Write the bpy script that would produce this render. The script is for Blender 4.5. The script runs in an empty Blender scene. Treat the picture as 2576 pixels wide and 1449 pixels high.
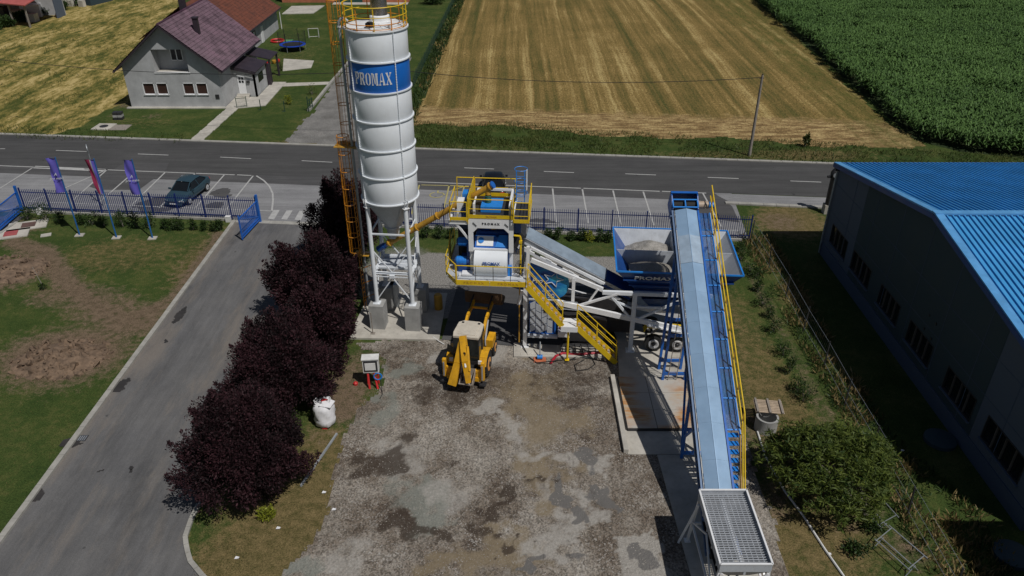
import bpy, math, random
import numpy as np
from mathutils import Vector, Matrix
from mathutils.geometry import tessellate_polygon
random.seed(7); R = np.random.RandomState(11)
S = bpy.context.scene
# ------------------------------------------------------------ camera, sky, sun
H = 26.0; F = 1950.0; PITCH = math.atan(1154.5 / F)
cam = bpy.data.objects.new('camera', bpy.data.cameras.new('camera'))
S.collection.objects.link(cam); S.camera = cam
cam.location = (0, 0, H); cam.rotation_euler = (math.pi / 2 - PITCH, 0, 0)
cam.data.sensor_width = 36; cam.data.lens = 36 * F / 2576
cam.data.clip_start = 0.5; cam.data.clip_end = 3000
W = bpy.data.worlds.new('World'); S.world = W; W.use_nodes = True
nt = W.node_tree; nt.nodes.clear()
wo = nt.nodes.new('ShaderNodeOutputWorld'); bg = nt.nodes.new('ShaderNodeBackground')
sk = nt.nodes.new('ShaderNodeTexSky'); sk.sky_type = 'NISHITA'; sk.sun_disc = False
SUN = Vector((2.87, -3.04, 6.65)).normalized()
sk.sun_elevation = math.asin(SUN.z); sk.sun_rotation = math.atan2(SUN.x, SUN.y)
bg.inputs[1].default_value = 0.05
nt.links.new(sk.outputs[0], bg.inputs[0]); nt.links.new(bg.outputs[0], wo.inputs[0])
sl = bpy.data.lights.new('sun', 'SUN'); sl.energy = 5.0; sl.angle = math.radians(0.5); sl.color = (1, 0.965, 0.92)
so = bpy.data.objects.new('sun', sl); S.collection.objects.link(so)
so.rotation_euler = SUN.to_track_quat('Z', 'Y').to_euler()
S.view_settings.view_transform = 'Standard'; S.view_settings.look = 'None'
S.view_settings.gamma = 1; S.view_settings.use_curve_mapping = False; S.view_settings.exposure = -0.78

# ------------------------------------------------------------ survey helpers: photo point -> place in the world
cp, sp = math.cos(PITCH), math.sin(PITCH)
def ray(u, v): return (u - 1288, F * cp + (724.5 - v) * sp, -F * sp + (724.5 - v) * cp)
def G(u, v, z=0.0):
    r = ray(u, v); t = (z - H) / r[2]; return (r[0] * t, r[1] * t)
def zy(u, v, Y):
    r = ray(u, v); t = Y / r[1]; return (r[0] * t, H + r[2] * t)
# ------------------------------------------------------------ noise on arrays
def vnoise(x, y, s, seed):
    r = np.random.RandomState(seed).rand(256, 256)
    x = np.asarray(x, float) / s + 1000.37; y = np.asarray(y, float) / s + 1000.71
    i = np.floor(x).astype(int); j = np.floor(y).astype(int); fx = x - i; fy = y - j
    fx = fx * fx * (3 - 2 * fx); fy = fy * fy * (3 - 2 * fy); i %= 256; j %= 256; i1 = (i + 1) % 256; j1 = (j + 1) % 256
    return (r[i, j] * (1 - fx) + r[i1, j] * fx) * (1 - fy) + (r[i, j1] * (1 - fx) + r[i1, j1] * fx) * fy
def fnoise(x, y, s, seed): return (vnoise(x, y, s, seed) * .55 + vnoise(x, y, s / 2.1, seed + 1) * .28 + vnoise(x, y, s / 4.3, seed + 2) * .17)
def inpoly(px, py, poly):
    ins = np.zeros(px.shape, bool); n = len(poly)
    for k in range(n):
        x1, y1 = poly[k][:2]; x2, y2 = poly[(k + 1) % n][:2]
        c = ((y1 > py) != (y2 > py)); d = (y2 - y1) if y2 != y1 else 1e-9
        ins ^= c & (px < (x2 - x1) * (py - y1) / d + x1)
    return ins
# ------------------------------------------------------------ object helpers
def link(o): S.collection.objects.link(o); return o
def tag(o, label=None, cat=None, group=None, kind=None):
    if label: o['label'] = label
    if cat: o['category'] = cat
    if group: o['group'] = group
    if kind: o['kind'] = kind
    return o
def empty(name, loc, rz=0, label=None, cat=None, group=None):
    o = bpy.data.objects.new(name, None); o.empty_display_size = .3; link(o)
    o.location = loc; o.rotation_euler = (0, 0, rz); return tag(o, label, cat, group)
def copy_tree(o, parent=None):
    c = o.copy(); link(c); c.parent = parent
    for ch in list(o.children): copy_tree(ch, c)
    return c
def meshobj(name, me, parent=None, loc=None, rot=None):
    o = bpy.data.objects.new(name, me); link(o); o.parent = parent
    if loc is not None: o.location = loc
    if rot is not None: o.rotation_euler = rot
    return o
def npmesh(name, verts, faces, m, attrs=None):
    me = bpy.data.meshes.new(name); n = len(verts); k = faces.shape[1]; f = len(faces)
    me.vertices.add(n); me.vertices.foreach_set('co', np.asarray(verts, np.float32).ravel())
    me.loops.add(f * k); me.loops.foreach_set('vertex_index', faces.astype(np.int32).ravel())
    me.polygons.add(f); me.polygons.foreach_set('loop_start', np.arange(0, f * k, k, dtype=np.int32))
    me.polygons.foreach_set('loop_total', np.full(f, k, np.int32))
    me.update(calc_edges=True)
    for an, arr in (attrs or {}).items():
        a = me.attributes.new(an, 'FLOAT', 'POINT'); a.data.foreach_set('value', np.asarray(arr, np.float32))
    if m: me.materials.append(m)
    return me
class MB:
    def __init__(s): s.v = []; s.f = []
    def add(s, vs, fs):
        b = len(s.v); s.v += [tuple(v) for v in vs]; s.f += [tuple(i + b for i in f) for f in fs]; return s
    def box(s, c, d, rz=0, rot=None):
        x, y, z = d[0] / 2, d[1] / 2, d[2] / 2
        M = rot if rot is not None else Matrix.Rotation(rz, 3, 'Z')
        vs = [M @ Vector((a * x, b * y, e * z)) + Vector(c) for a in (-1, 1) for b in (-1, 1) for e in (-1, 1)]
        return s.add(vs, [(0, 1, 3, 2), (4, 6, 7, 5), (0, 4, 5, 1), (2, 3, 7, 6), (0, 2, 6, 4), (1, 5, 7, 3)])
    def bb(s, a, b):
        return s.box([(a[i] + b[i]) / 2 for i in range(3)], [abs(a[i] - b[i]) for i in range(3)])
    def beam(s, p, q, w, h, up=(0, 0, 1)):
        p, q = Vector(p), Vector(q); d = q - p
        if d.length < 1e-6: return s
        Y = d.normalized(); X = Y.cross(Vector(up))
        if X.length < 1e-3: X = Y.cross(Vector((0, 1, 0)))
        X.normalize(); Z = X.cross(Y)
        M = Matrix((X, Y, Z)).transposed(); return s.box((p + q) / 2, (w, d.length, h), rot=M)
    def ibeam(s, p, q, w, h, up=(0, 0, 1), t=.02):
        p, q = Vector(p), Vector(q); Y = (q - p).normalized(); X = Y.cross(Vector(up))
        if X.length < 1e-3: X = Y.cross(Vector((0, 1, 0)))
        X.normalize(); Z = X.cross(Y); o = Z * (h / 2 - t / 2)
        s.beam(p + o, q + o, w, t, up); s.beam(p - o, q - o, w, t, up); s.beam(p, q, t, h - 2 * t, up); return s
    def tube(s, p, q, r, n=8, r2=None, cap=True):
        p, q = Vector(p), Vector(q); r2 = r if r2 is None else r2
        Y = (q - p).normalized(); X = Y.cross(Vector((0, 0, 1)))
        if X.length < 1e-3: X = Vector((1, 0, 0))
        X.normalize(); Z = X.cross(Y); vs = []
        for c, rr in ((p, r), (q, r2)):
            for k in range(n):
                a = 2 * math.pi * k / n; vs.append(c + X * math.cos(a) * rr + Z * math.sin(a) * rr)
        fs = [(k, (k + 1) % n, n + (k + 1) % n, n + k) for k in range(n)]
        if cap: fs += [tuple(range(n))[::-1], tuple(range(n, 2 * n))]
        return s.add(vs, fs)
    def path(s, pts, r, n=6):
        for a, b in zip(pts, pts[1:]): s.tube(a, b, r, n)
        return s
    def lathe(s, prof, n=32, c=(0, 0, 0), a0=0, a1=2 * math.pi):
        full = abs(a1 - a0 - 2 * math.pi) < 1e-6; m = n if full else n + 1; vs = []; fs = []
        for r, z in prof:
            for k in range(m):
                a = a0 + (a1 - a0) * k / n; vs.append((c[0] + r * math.cos(a), c[1] + r * math.sin(a), c[2] + z))
        for i in range(len(prof) - 1):
            for k in range(n):
                k2 = (k + 1) % m; fs.append((i * m + k, i * m + k2, (i + 1) * m + k2, (i + 1) * m + k))
        return s.add(vs, fs)
    def ring(s, c, r, rt, n=32, m=6, a0=0, a1=2 * math.pi):
        pr = [(r + rt * math.cos(2 * math.pi * j / m), rt * math.sin(2 * math.pi * j / m)) for j in range(m + 1)]
        return s.lathe(pr, n, c, a0, a1)
    def plate(s, pts, th, nrm=None):
        """flat polygon given thickness along its normal (or nrm)"""
        P = [Vector(p) for p in pts]; n = len(P)
        N = Vector((0, 0, 0))
        for i in range(n):
            a, b = P[i], P[(i + 1) % n]; N += a.cross(b)
        N = Vector(nrm) if nrm else N
        N.normalize(); Q = [p + N * th for p in P]
        fs = [tuple(range(n))[::-1], tuple(range(n, 2 * n))] + [(i, (i + 1) % n, n + (i + 1) % n, n + i) for i in range(n)]
        return s.add(P + Q, fs)
    def holed(s, outer, holes, th, mp):
        """2D outline with holes, mapped by mp(a,b,t) where t is 0..th"""
        loops = [outer] + holes; tri = tessellate_polygon([[Vector((p[0], p[1], 0)) for p in l] for l in loops])
        flat = [p for l in loops for p in l]; n = len(flat)
        vs = [mp(p[0], p[1], 0) for p in flat] + [mp(p[0], p[1], th) for p in flat]
        fs = [tuple(t) for t in tri] + [tuple(i + n for i in t)[::-1] for t in tri]; b = 0
        for l in loops:
            k = len(l); fs += [(b + i, b + (i + 1) % k, n + b + (i + 1) % k, n + b + i) for i in range(k)]; b += k
        return s.add(vs, fs)
    def mesh(s, name, m, smooth=False):
        me = bpy.data.meshes.new(name); me.from_pydata(s.v, [], s.f); me.materials.append(m)
        if smooth: me.polygons.foreach_set('use_smooth', [True] * len(me.polygons)); 
        me.update(); return me
    def build(s, name, m, parent=None, smooth=False, loc=None, rz=None):
        me = s.mesh(name, m, smooth)
        if smooth:
            import bmesh
            bm = bmesh.new(); bm.from_mesh(me); bmesh.ops.recalc_face_normals(bm, faces=bm.faces)
            for e in bm.edges:
                if len(e.link_faces) == 2 and e.calc_face_angle(0) > .6: e.smooth = False
            bm.to_mesh(me); bm.free()
        return meshobj(name, me, parent, loc, (0, 0, rz) if rz else None)
def off(fn, pts): return [fn(*p) for p in pts]
# ------------------------------------------------------------ materials
MAT = {}
def nodes(name):
    m = bpy.data.materials.new(name); m.use_nodes = True; n = m.node_tree.nodes; l = m.node_tree.links
    return m, n, l, n['Principled BSDF']
def noise(n, l, scale, detail=4, rough=.6, vec=None):
    t = n.new('ShaderNodeTexNoise'); t.inputs['Scale'].default_value = scale; t.inputs['Detail'].default_value = detail
    t.inputs['Roughness'].default_value = rough
    if vec is not None: l.new(vec, t.inputs['Vector'])
    return t.outputs['Fac']
def ramp(n, l, fac, stops):
    r = n.new('ShaderNodeValToRGB'); cr = r.color_ramp
    while len(cr.elements) < len(stops): cr.elements.new(.5)
    for e, (p, c) in zip(cr.elements, stops):
        e.position = p; e.color = (c, c, c, 1) if isinstance(c, (int, float)) else (*c, 1)
    l.new(fac, r.inputs[0]); return r.outputs[0]
def mixc(n, l, fac, a, b, mode='MIX'):
    x = n.new('ShaderNodeMix'); x.data_type = 'RGBA'; x.blend_type = mode
    for s_, v in ((0, fac), (6, a), (7, b)):
        if hasattr(v, 'is_linked'): l.new(v, x.inputs[s_])
        elif s_ == 0: x.inputs[0].default_value = v
        else: x.inputs[s_].default_value = (*v, 1)
    return x.outputs[2]
def math_(n, l, op, a, b=0.0, clamp=False):
    x = n.new('ShaderNodeMath'); x.operation = op; x.use_clamp = clamp
    for i, v in enumerate((a, b)):
        if hasattr(v, 'is_linked'): l.new(v, x.inputs[i])
        else: x.inputs[i].default_value = v
    return x.outputs[0]
def coord(n, l, kind='Object', scale=(1, 1, 1), rz=0):
    c = n.new('ShaderNodeTexCoord'); mp = n.new('ShaderNodeMapping'); l.new(c.outputs[kind], mp.inputs[0])
    mp.inputs['Scale'].default_value = scale; mp.inputs['Rotation'].default_value = (0, 0, rz); return mp.outputs[0]
def world(n, l, scale=(1, 1, 1), rz=0):
    c = n.new('ShaderNodeNewGeometry'); mp = n.new('ShaderNodeMapping'); l.new(c.outputs['Position'], mp.inputs[0])
    mp.inputs['Scale'].default_value = scale; mp.inputs['Rotation'].default_value = (0, 0, rz); return mp.outputs[0]
def bump(n, l, p, h, st=.3, dist=.05):
    b = n.new('ShaderNodeBump'); b.inputs['Strength'].default_value = st; b.inputs['Distance'].default_value = dist
    l.new(h, b.inputs['Height']); l.new(b.outputs[0], p.inputs['Normal'])
def paint(name, col, rough=.4, metal=0, var=.12, scale=1.5, dirt=.25, dirtc=(.16, .13, .1), bst=.05, spec=.5):
    m, n, l, p = nodes(name); w = world(n, l)
    f = noise(n, l, scale, 5, .65, w)
    a = tuple(c * (1 - var) for c in col); b = tuple(min(1, c * (1 + var)) for c in col)
    c = ramp(n, l, f, [(.35, a), (.65, b)])
    d = ramp(n, l, noise(n, l, scale * 4.5, 8, .75, world(n, l, (1, 1, .35))), [(.5, 0), (.78, dirt)])
    l.new(mixc(n, l, d, c, dirtc), p.inputs['Base Color'])
    r = ramp(n, l, f, [(.3, max(.05, rough - .08)), (.7, min(1, rough + .12))]); l.new(r, p.inputs['Roughness'])
    p.inputs['Metallic'].default_value = metal; p.inputs['Specular IOR Level'].default_value = spec
    if bst: bump(n, l, p, noise(n, l, scale * 6, 4, .6, w), bst, .02)
    MAT[name] = m; return m
def ground_mat(name, cols, scales, rough=.95, bst=.5, stretch=(1, 1, 1), rz=0, spk=None):
    """layered noise: cols = list of (low, high, scale, weight)"""
    m, n, l, p = nodes(name); w = world(n, l, stretch, rz); c = None
    c = ramp(n, l, noise(n, l, scales[0], 6, .7, w), [(.32, cols[0]), (.5, cols[1]), (.68, cols[2])])
    fine = noise(n, l, scales[1], 3, .7, world(n, l))
    c = mixc(n, l, 1.0, c, ramp(n, l, fine, [(.3, .55), (.7, 1.5)]), 'MULTIPLY')
    if spk:
        v = n.new('ShaderNodeTexVoronoi'); v.inputs['Scale'].default_value = spk[0]; l.new(world(n, l), v.inputs['Vector'])
        c = mixc(n, l, ramp(n, l, v.outputs['Color'], [(spk[1], 0), (spk[1] + .12, spk[2])]), c, spk[3])
    l.new(c, p.inputs['Base Color']); p.inputs['Roughness'].default_value = rough
    p.inputs['Specular IOR Level'].default_value = .15
    bump(n, l, p, fine, bst, .06); MAT[name] = m; return m
def attr(n, name):
    a = n.new('ShaderNodeAttribute'); a.attribute_name = name; return a.outputs['Fac']

white = paint('white_paint', (.8, .81, .82), .35, var=.04, dirt=.18)
silo_m = paint('silo_white', (.76, .795, .83), .38, var=.03, dirt=.22, dirtc=(.5, .5, .49), scale=.8)
blue = paint('blue_paint', (.012, .12, .46), .38, var=.12, dirt=.14)
blue_b = paint('bright_blue_paint', (.02, .22, .66), .4, var=.1, dirt=.12)
navy = paint('navy_paint', (.01, .06, .24), .4, var=.1, dirt=.15)
fence_m = paint('fence_blue', (.006, .022, .14), .45, var=.15, dirt=.05)
gate_m = paint('gate_blue', (.012, .12, .5), .45, var=.15, dirt=.05)
yellow = paint('yellow_paint', (.74, .5, .012), .42, var=.1, dirt=.25)
orange = paint('orange_paint', (.66, .25, .012), .5, var=.15, dirt=.35, dirtc=(.3, .1, .02))
jyel = paint('digger_yellow', (.7, .36, .012), .45, var=.18, dirt=.65, dirtc=(.25, .14, .06))
ochre = paint('ochre_paint', (.5, .27, .03), .5, var=.15, dirt=.3)
galv = paint('galvanised_steel', (.42, .45, .48), .42, metal=.5, var=.14, dirt=.2, scale=2)
hopper_m = paint('grey_hopper_steel', (.5, .53, .57), .5, metal=.1, var=.08, dirt=.3)
dark = paint('dark_steel', (.03, .03, .033), .5, var=.2, dirt=.2)
black = paint('black_rubber', (.015, .015, .015), .8, var=.2, dirt=.25, dirtc=(.08, .07, .06))
rimw = paint('pale_wheel_rim', (.5, .5, .5), .5, dirt=.4)
rimo = paint('orange_wheel_rim', (.75, .36, .1), .55, dirt=.4)
concrete = paint('concrete', (.33, .33, .32), .9, var=.16, dirt=.35, dirtc=(.2, .19, .17), scale=1.2, bst=.2)
slabm = paint('concrete_slab', (.46, .435, .385), .92, var=.18, dirt=.45, dirtc=(.2, .17, .13), scale=.7, bst=.2)
kerbm = paint('kerb_concrete', (.34, .33, .3), .92, var=.15, dirt=.45, dirtc=(.2, .17, .13), scale=1.4, bst=.2)
red = paint('red_paint', (.5, .02, .02), .5, dirt=.25)
redhose = paint('red_hose', (.4, .012, .03), .45, dirt=.2)
wood = paint('weathered_wood', (.42, .33, .24), .85, var=.2, dirt=.4, scale=4)
woodpole = paint('grey_pole_wood', (.26, .23, .2), .9, var=.2, dirt=.3, scale=3)
purpflag = paint('purple_flag_cloth', (.12, .1, .46), .8, var=.12, dirt=0)
redflag = paint('red_flag_cloth', (.24, .015, .06), .8, var=.1, dirt=0)
whitecloth = paint('white_cloth', (.72, .72, .74), .85, var=.08, dirt=.2)
plastic_w = paint('white_plastic', (.7, .7, .68), .5, dirt=.15)
glass_d = paint('dark_glass', (.01, .012, .014), .08, var=.1, dirt=0, bst=0)
teal = paint('teal_car_paint', (.045, .09, .12), .22, metal=.35, var=.03, dirt=.03, bst=0)
carblack = paint('black_car_paint', (.008, .008, .01), .2, var=.05, dirt=.02, bst=0)
brick_m = paint('orange_brick', (.42, .15, .08), .9, var=.2, dirt=.3)
render_w = paint('grey_render', (.41, .415, .42), .92, var=.12, dirt=.4, dirtc=(.24, .24, .24), scale=.7, bst=.15)
tile_p = paint('purple_roof_tile', (.085, .035, .06), .34, var=.4, dirt=.5, spec=.55, dirtc=(.05, .03, .04), scale=.8, bst=0)
tile_r = paint('rust_roof_tile', (.12, .038, .022), .85, var=.35, dirt=.4, dirtc=(.16, .05, .03), scale=1.1)
roofdark = paint('dark_roof_sheet', (.035, .026, .035), .5, var=.15, dirt=.1)
shutter = paint('brown_shutter', (.045, .018, .012), .6, dirt=.1)
hall_blue = paint('blue_roof_sheet', (.06, .32, .64), .42, var=.1, dirt=.22, dirtc=(.2, .36, .52), scale=.5)
hall_trim = paint('blue_roof_trim', (.1, .32, .62), .4, var=.12, dirt=.35, dirtc=(.12, .22, .38))
hall_g = paint('hall_pale_panel', (.085, .11, .155), .75, var=.05, dirt=.08, scale=.3)
hall_d = paint('hall_green_panel', (.032, .056, .07), .75, var=.06, dirt=.05, scale=.3)
hallbase_m = paint('hall_plinth', (.065, .09, .14), .8, var=.05, dirt=.1)
rubble = paint('clay_clod', (.165, .112, .074), .95, var=.4, dirt=.4, scale=2.5, bst=.4)
gravel_l = ground_mat('pale_gravel', [(.22, .21, .19), (.33, .315, .29), (.42, .4, .37)], (3, 22), bst=.8)
gravel_s = ground_mat('sand_heap', [(.22, .205, .18), (.27, .25, .22), (.32, .295, .26)], (3, 30), bst=.5)
green_leaf_spot = None

def leaf_mat(name, dark_c, light_c, trans=.15, rough=.6):
    m, n, l, p = nodes(name)
    c = mixc(n, l, attr(n, 'tint'), dark_c, light_c)
    l.new(c, p.inputs['Base Color']); p.inputs['Roughness'].default_value = rough; p.inputs['Specular IOR Level'].default_value = .3
    t = n.new('ShaderNodeBsdfTranslucent'); l.new(c, t.inputs[0]); mx = n.new('ShaderNodeMixShader'); mx.inputs[0].default_value = trans
    l.new(p.outputs[0], mx.inputs[1]); l.new(t.outputs[0], mx.inputs[2]); l.new(mx.outputs[0], n['Material Output'].inputs[0])
    MAT[name] = m; return m
plum_l = leaf_mat('plum_leaves', (.007, .0035, .0045), (.05, .016, .022), .06, .75)
green_l = leaf_mat('green_leaves', (.018, .045, .008), (.14, .175, .03), .2)
shrub_l = leaf_mat('shrub_leaves', (.012, .028, .008), (.05, .092, .018))
corn_l = leaf_mat('corn_leaves', (.022, .055, .014), (.125, .225, .06), .22)
grass_l = leaf_mat('grass_blades', (.03, .05, .012), (.11, .13, .03), .2)
dry_l = leaf_mat('dry_grass_blades', (.12, .085, .03), (.36, .27, .12), .2)
lime_l = leaf_mat('lime_leaves', (.10, .12, .01), (.3, .32, .03))

# ------------------------------------------------------------ ground
def base_mat():
    m, n, l, p = nodes('lawn'); w = world(n, l)
    big = noise(n, l, .35, 6, .7, w); fine = noise(n, l, 14, 3, .75, w); mid = noise(n, l, 2.2, 6, .75, w)
    lawn = ramp(n, l, math_(n, l, 'ADD', math_(n, l, 'MULTIPLY', big, .6), math_(n, l, 'MULTIPLY', mid, .4)), [(.36, (.03, .055, .014)), (.5, (.052, .078, .02)), (.62, (.1, .105, .034))])
    dry = ramp(n, l, mid, [(.35, (.085, .075, .028)), (.65, (.2, .15, .07))])
    dirt = ramp(n, l, mid, [(.3, (.095, .068, .044)), (.7, (.21, .155, .105))])
    straw = ramp(n, l, math_(n, l, 'ADD', math_(n, l, 'MULTIPLY', noise(n, l, 1.3, 8, .85, world(n, l, (1, .4, 1), .5)), .5), math_(n, l, 'MULTIPLY', noise(n, l, .2, 7, .75, world(n, l, (1.6, .45, 1), -.75)), .5)), [(.43, (.065, .08, .02)), (.475, (.14, .13, .036)), (.515, (.27, .21, .065)), (.58, (.5, .39, .17))])
    grv = ramp(n, l, noise(n, l, 9, 4, .85, w), [(.3, (.12, .115, .105)), (.7, (.36, .345, .32))])
    c = lawn
    for an, col, amp in (('dry', dry, 1.3), ('straw', straw, .45), ('dirt', dirt, 1.5), ('gravel', grv, .6)):
        f = math_(n, l, 'ADD', attr(n, an), math_(n, l, 'MULTIPLY', math_(n, l, 'SUBTRACT', mid, .5), amp))
        f2 = math_(n, l, 'ADD', f, math_(n, l, 'MULTIPLY', math_(n, l, 'SUBTRACT', fine, .5), .5))
        c = mixc(n, l, ramp(n, l, f2, [(.3, 0), (.72, 1)]), c, col)
    c = mixc(n, l, 1.0, c, ramp(n, l, fine, [(.3, .5), (.7, 1.55)]), 'MULTIPLY')
    l.new(c, p.inputs['Base Color']); p.inputs['Roughness'].default_value = 1; p.inputs['Specular IOR Level'].default_value = .1
    bump(n, l, p, fine, .7, .08); return m
lawn_m = base_mat()
def blobs(X, Y, lst):
    o = np.zeros(X.shape)
    for (cx, cy, rx, ry, rot, st) in lst:
        c, s_ = math.cos(rot), math.sin(rot); dx = X - cx; dy = Y - cy
        d = np.sqrt(((dx * c + dy * s_) / rx) ** 2 + ((-dx * s_ + dy * c) / ry) ** 2)
        o = np.maximum(o, st * np.clip(1.6 - d, 0, 1))
    return o
def bl(u, v, ru, rv, rot=0, st=1):   # patch of ground surveyed at u,v
    x, y = G(u, v); x2, _ = G(u + ru, v); _, y2 = G(u, v - rv); return (x, y, abs(x2 - x), abs(y2 - y), rot, st)
gx = np.arange(-110, 110.1, .5); gy = np.arange(8, 175.1, .5)
X, Y = np.meshgrid(gx, gy); nx, ny = len(gx), len(gy)
idx = np.arange(nx * ny).reshape(ny, nx)
fq = np.stack([idx[:-1, :-1], idx[:-1, 1:], idx[1:, 1:], idx[1:, :-1]], -1).reshape(-1, 4)
nz = fnoise(X, Y, 6, 3)
dirt_a = blobs(X, Y, [bl(40, 680, 75, 55), bl(160, 740, 95, 30, .3, .85), bl(250, 770, 130, 45, -.5, .9), bl(330, 810, 90, 40, 0, .85), bl(150, 900, 170, 75),
    bl(480, 740, 60, 60, 0, .7), bl(480, 660, 40, 60, .0, .5), bl(880, 960, 60, 70, 0, .95), bl(870, 1020, 50, 45, 0, .9), bl(930, 900, 60, 30, 0, .8), bl(800, 1100, 50, 30, 0, .5),
    bl(2120, 600, 60, 40, 0, .5), bl(1960, 560, 60, 26, 0, .7), bl(2000, 900, 22, 300, 0, .75), bl(2290, 1390, 60, 50, 0, .8), bl(2140, 1320, 60, 40, 0, .5),
    bl(330, 262, 40, 10, 0, .8), bl(385, 292, 26, 8, 0, .6), bl(290, 290, 18, 5, 0, .7), bl(1900, 1100, 50, 90, 0, .8), bl(1940, 1250, 50, 60, 0, .8), bl(40, 575, 70, 25, 0, .7)])
dirt_a = dirt_a * (.35 + .65 * nz)
def track(X, Y, pts, w):
    o = np.full(X.shape, 99.)
    for (a, b) in zip(pts, pts[1:]):
        dx, dy = b[0] - a[0], b[1] - a[1]; t = np.clip(((X - a[0]) * dx + (Y - a[1]) * dy) / (dx * dx + dy * dy), 0, 1); o = np.minimum(o, np.hypot(X - a[0] - t * dx, Y - a[1] - t * dy))
    return np.clip(1.35 - o / w, 0, 1)
dirt_a = np.maximum(dirt_a, .85 * track(X + nz, Y + nz, [G(*q) for q in [(60, 600), (120, 620), (190, 690), (260, 760), (350, 790), (430, 760)]], 1.0))
dirt_a = np.maximum(dirt_a, .7 * track(X + nz, Y + nz, [G(*q) for q in [(575, 580), (500, 700), (430, 780)]], .8))
dry_a = blobs(X, Y, [bl(560, 650, 120, 70, 0, .7), bl(300, 640, 170, 45, 0, .55), bl(760, 1300, 220, 160, 0, .85), bl(640, 1400, 150, 80, 0, .95), bl(800, 1150, 90, 80, 0, .7), bl(700, 250, 200, 20, 0, .2),
    bl(1930, 980, 90, 240, 0, .7), bl(2050, 1380, 170, 110, 0, .75), bl(2000, 760, 60, 60, 0, .4), bl(1180, 372, 300, 8, 0, .4), bl(780, 360, 200, 6, 0, .6),
    bl(1960, 390, 320, 14, 0, .55), bl(740, 140, 60, 30, 0, .3), bl(1990, 560, 90, 40, 0, .8), bl(350, 310, 110, 14, 0, .35)]) * (.6 + .8 * nz)
sL = [G(-300, 330), (-110, 70), (-110, 175), (-52, 175), G(500, -60), G(430, 40), G(335, 170), G(330, 250), G(215, 310), G(140, 335), G(0, 335)]
sC = [G(1030, 318), G(1062, 230), G(1090, 160), (-9.6, 175), (45.5, 175), G(1905, 0), G(2160, 240), G(2335, 372), G(1700, 352), G(1250, 322)]
qx = X + (nz - .5) * 3; qy = Y + (fnoise(X, Y, 4, 9) - .5) * 3
straw_a = inpoly(qx, qy, sL).astype(float)
grav_a = blobs(X, Y, [bl(1000, 690, 90, 60, 0, .9)])
gp = [G(1060, 640), G(1540, 648), G(1580, 720), G(1500, 800), G(1060, 800), G(900, 700)]
grav_a = np.maximum(grav_a, inpoly(qx * .6 + X * .4, qy * .6 + Y * .4, gp) * 1.0)
gv = npmesh('ground', np.stack([X, Y, np.zeros_like(X) + (fnoise(X, Y, 3, 21) - .5) * .0], -1).reshape(-1, 3), fq, lawn_m,
    dict(dirt=dirt_a.ravel(), dry=dry_a.ravel(), straw=straw_a.ravel(), gravel=grav_a.ravel()))
tag(meshobj('ground', gv), 'green and dry grass ground around the yard, road and houses', kind='structure')
mb = MB(); mb.add([(-1500, -800, -.06), (1500, -800, -.06), (1500, 2200, -.06), (-1500, 2200, -.06)], [(0, 1, 2, 3)])
tag(mb.build('terrain', MAT.setdefault('far', ground_mat('far_grass', [(.05, .07, .02), (.08, .09, .03), (.15, .13, .05)], (.05, 1.5)))), 'farmland reaching to the horizon beyond the fields', kind='structure')

def grid_sheet(name, poly, z, m, res, amp=.3, ns=1.2, seed=1, attrs=None, label=None, zf=None):
    xs = [p[0] for p in poly]; ys = [p[1] for p in poly]
    gx = np.arange(min(xs) - amp, max(xs) + amp, res); gy = np.arange(min(ys) - amp, max(ys) + amp, res)
    X, Y = np.meshgrid(gx, gy); cx = (X[:-1, :-1] + res / 2); cy = (Y[:-1, :-1] + res / 2)
    keep = inpoly(cx + (fnoise(cx, cy, ns, seed) - .5) * 2 * amp, cy + (fnoise(cx, cy, ns, seed + 50) - .5) * 2 * amp, poly)
    idx = np.arange(X.size).reshape(X.shape)
    q = np.stack([idx[:-1, :-1], idx[:-1, 1:], idx[1:, 1:], idx[1:, :-1]], -1)[keep]
    used, inv = np.unique(q, return_inverse=True); Z = np.full(X.shape, z) if zf is None else zf(X, Y) + z
    V = np.stack([X, Y, Z], -1).reshape(-1, 3)[used]
    at = {k: f(V[:, 0], V[:, 1]) for k, f in (attrs or {}).items()}
    me = npmesh(name, V, inv.reshape(-1, 4), m, at); o = meshobj(name, me); tag(o, label, kind='structure'); return o
def sheet(name, poly, z, m, label=None):
    mb = MB(); mb.add([(p[0], p[1], z) for p in poly], [tuple(range(len(poly)))]); o = mb.build(name, m)
    return tag(o, label, kind='structure')

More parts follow.
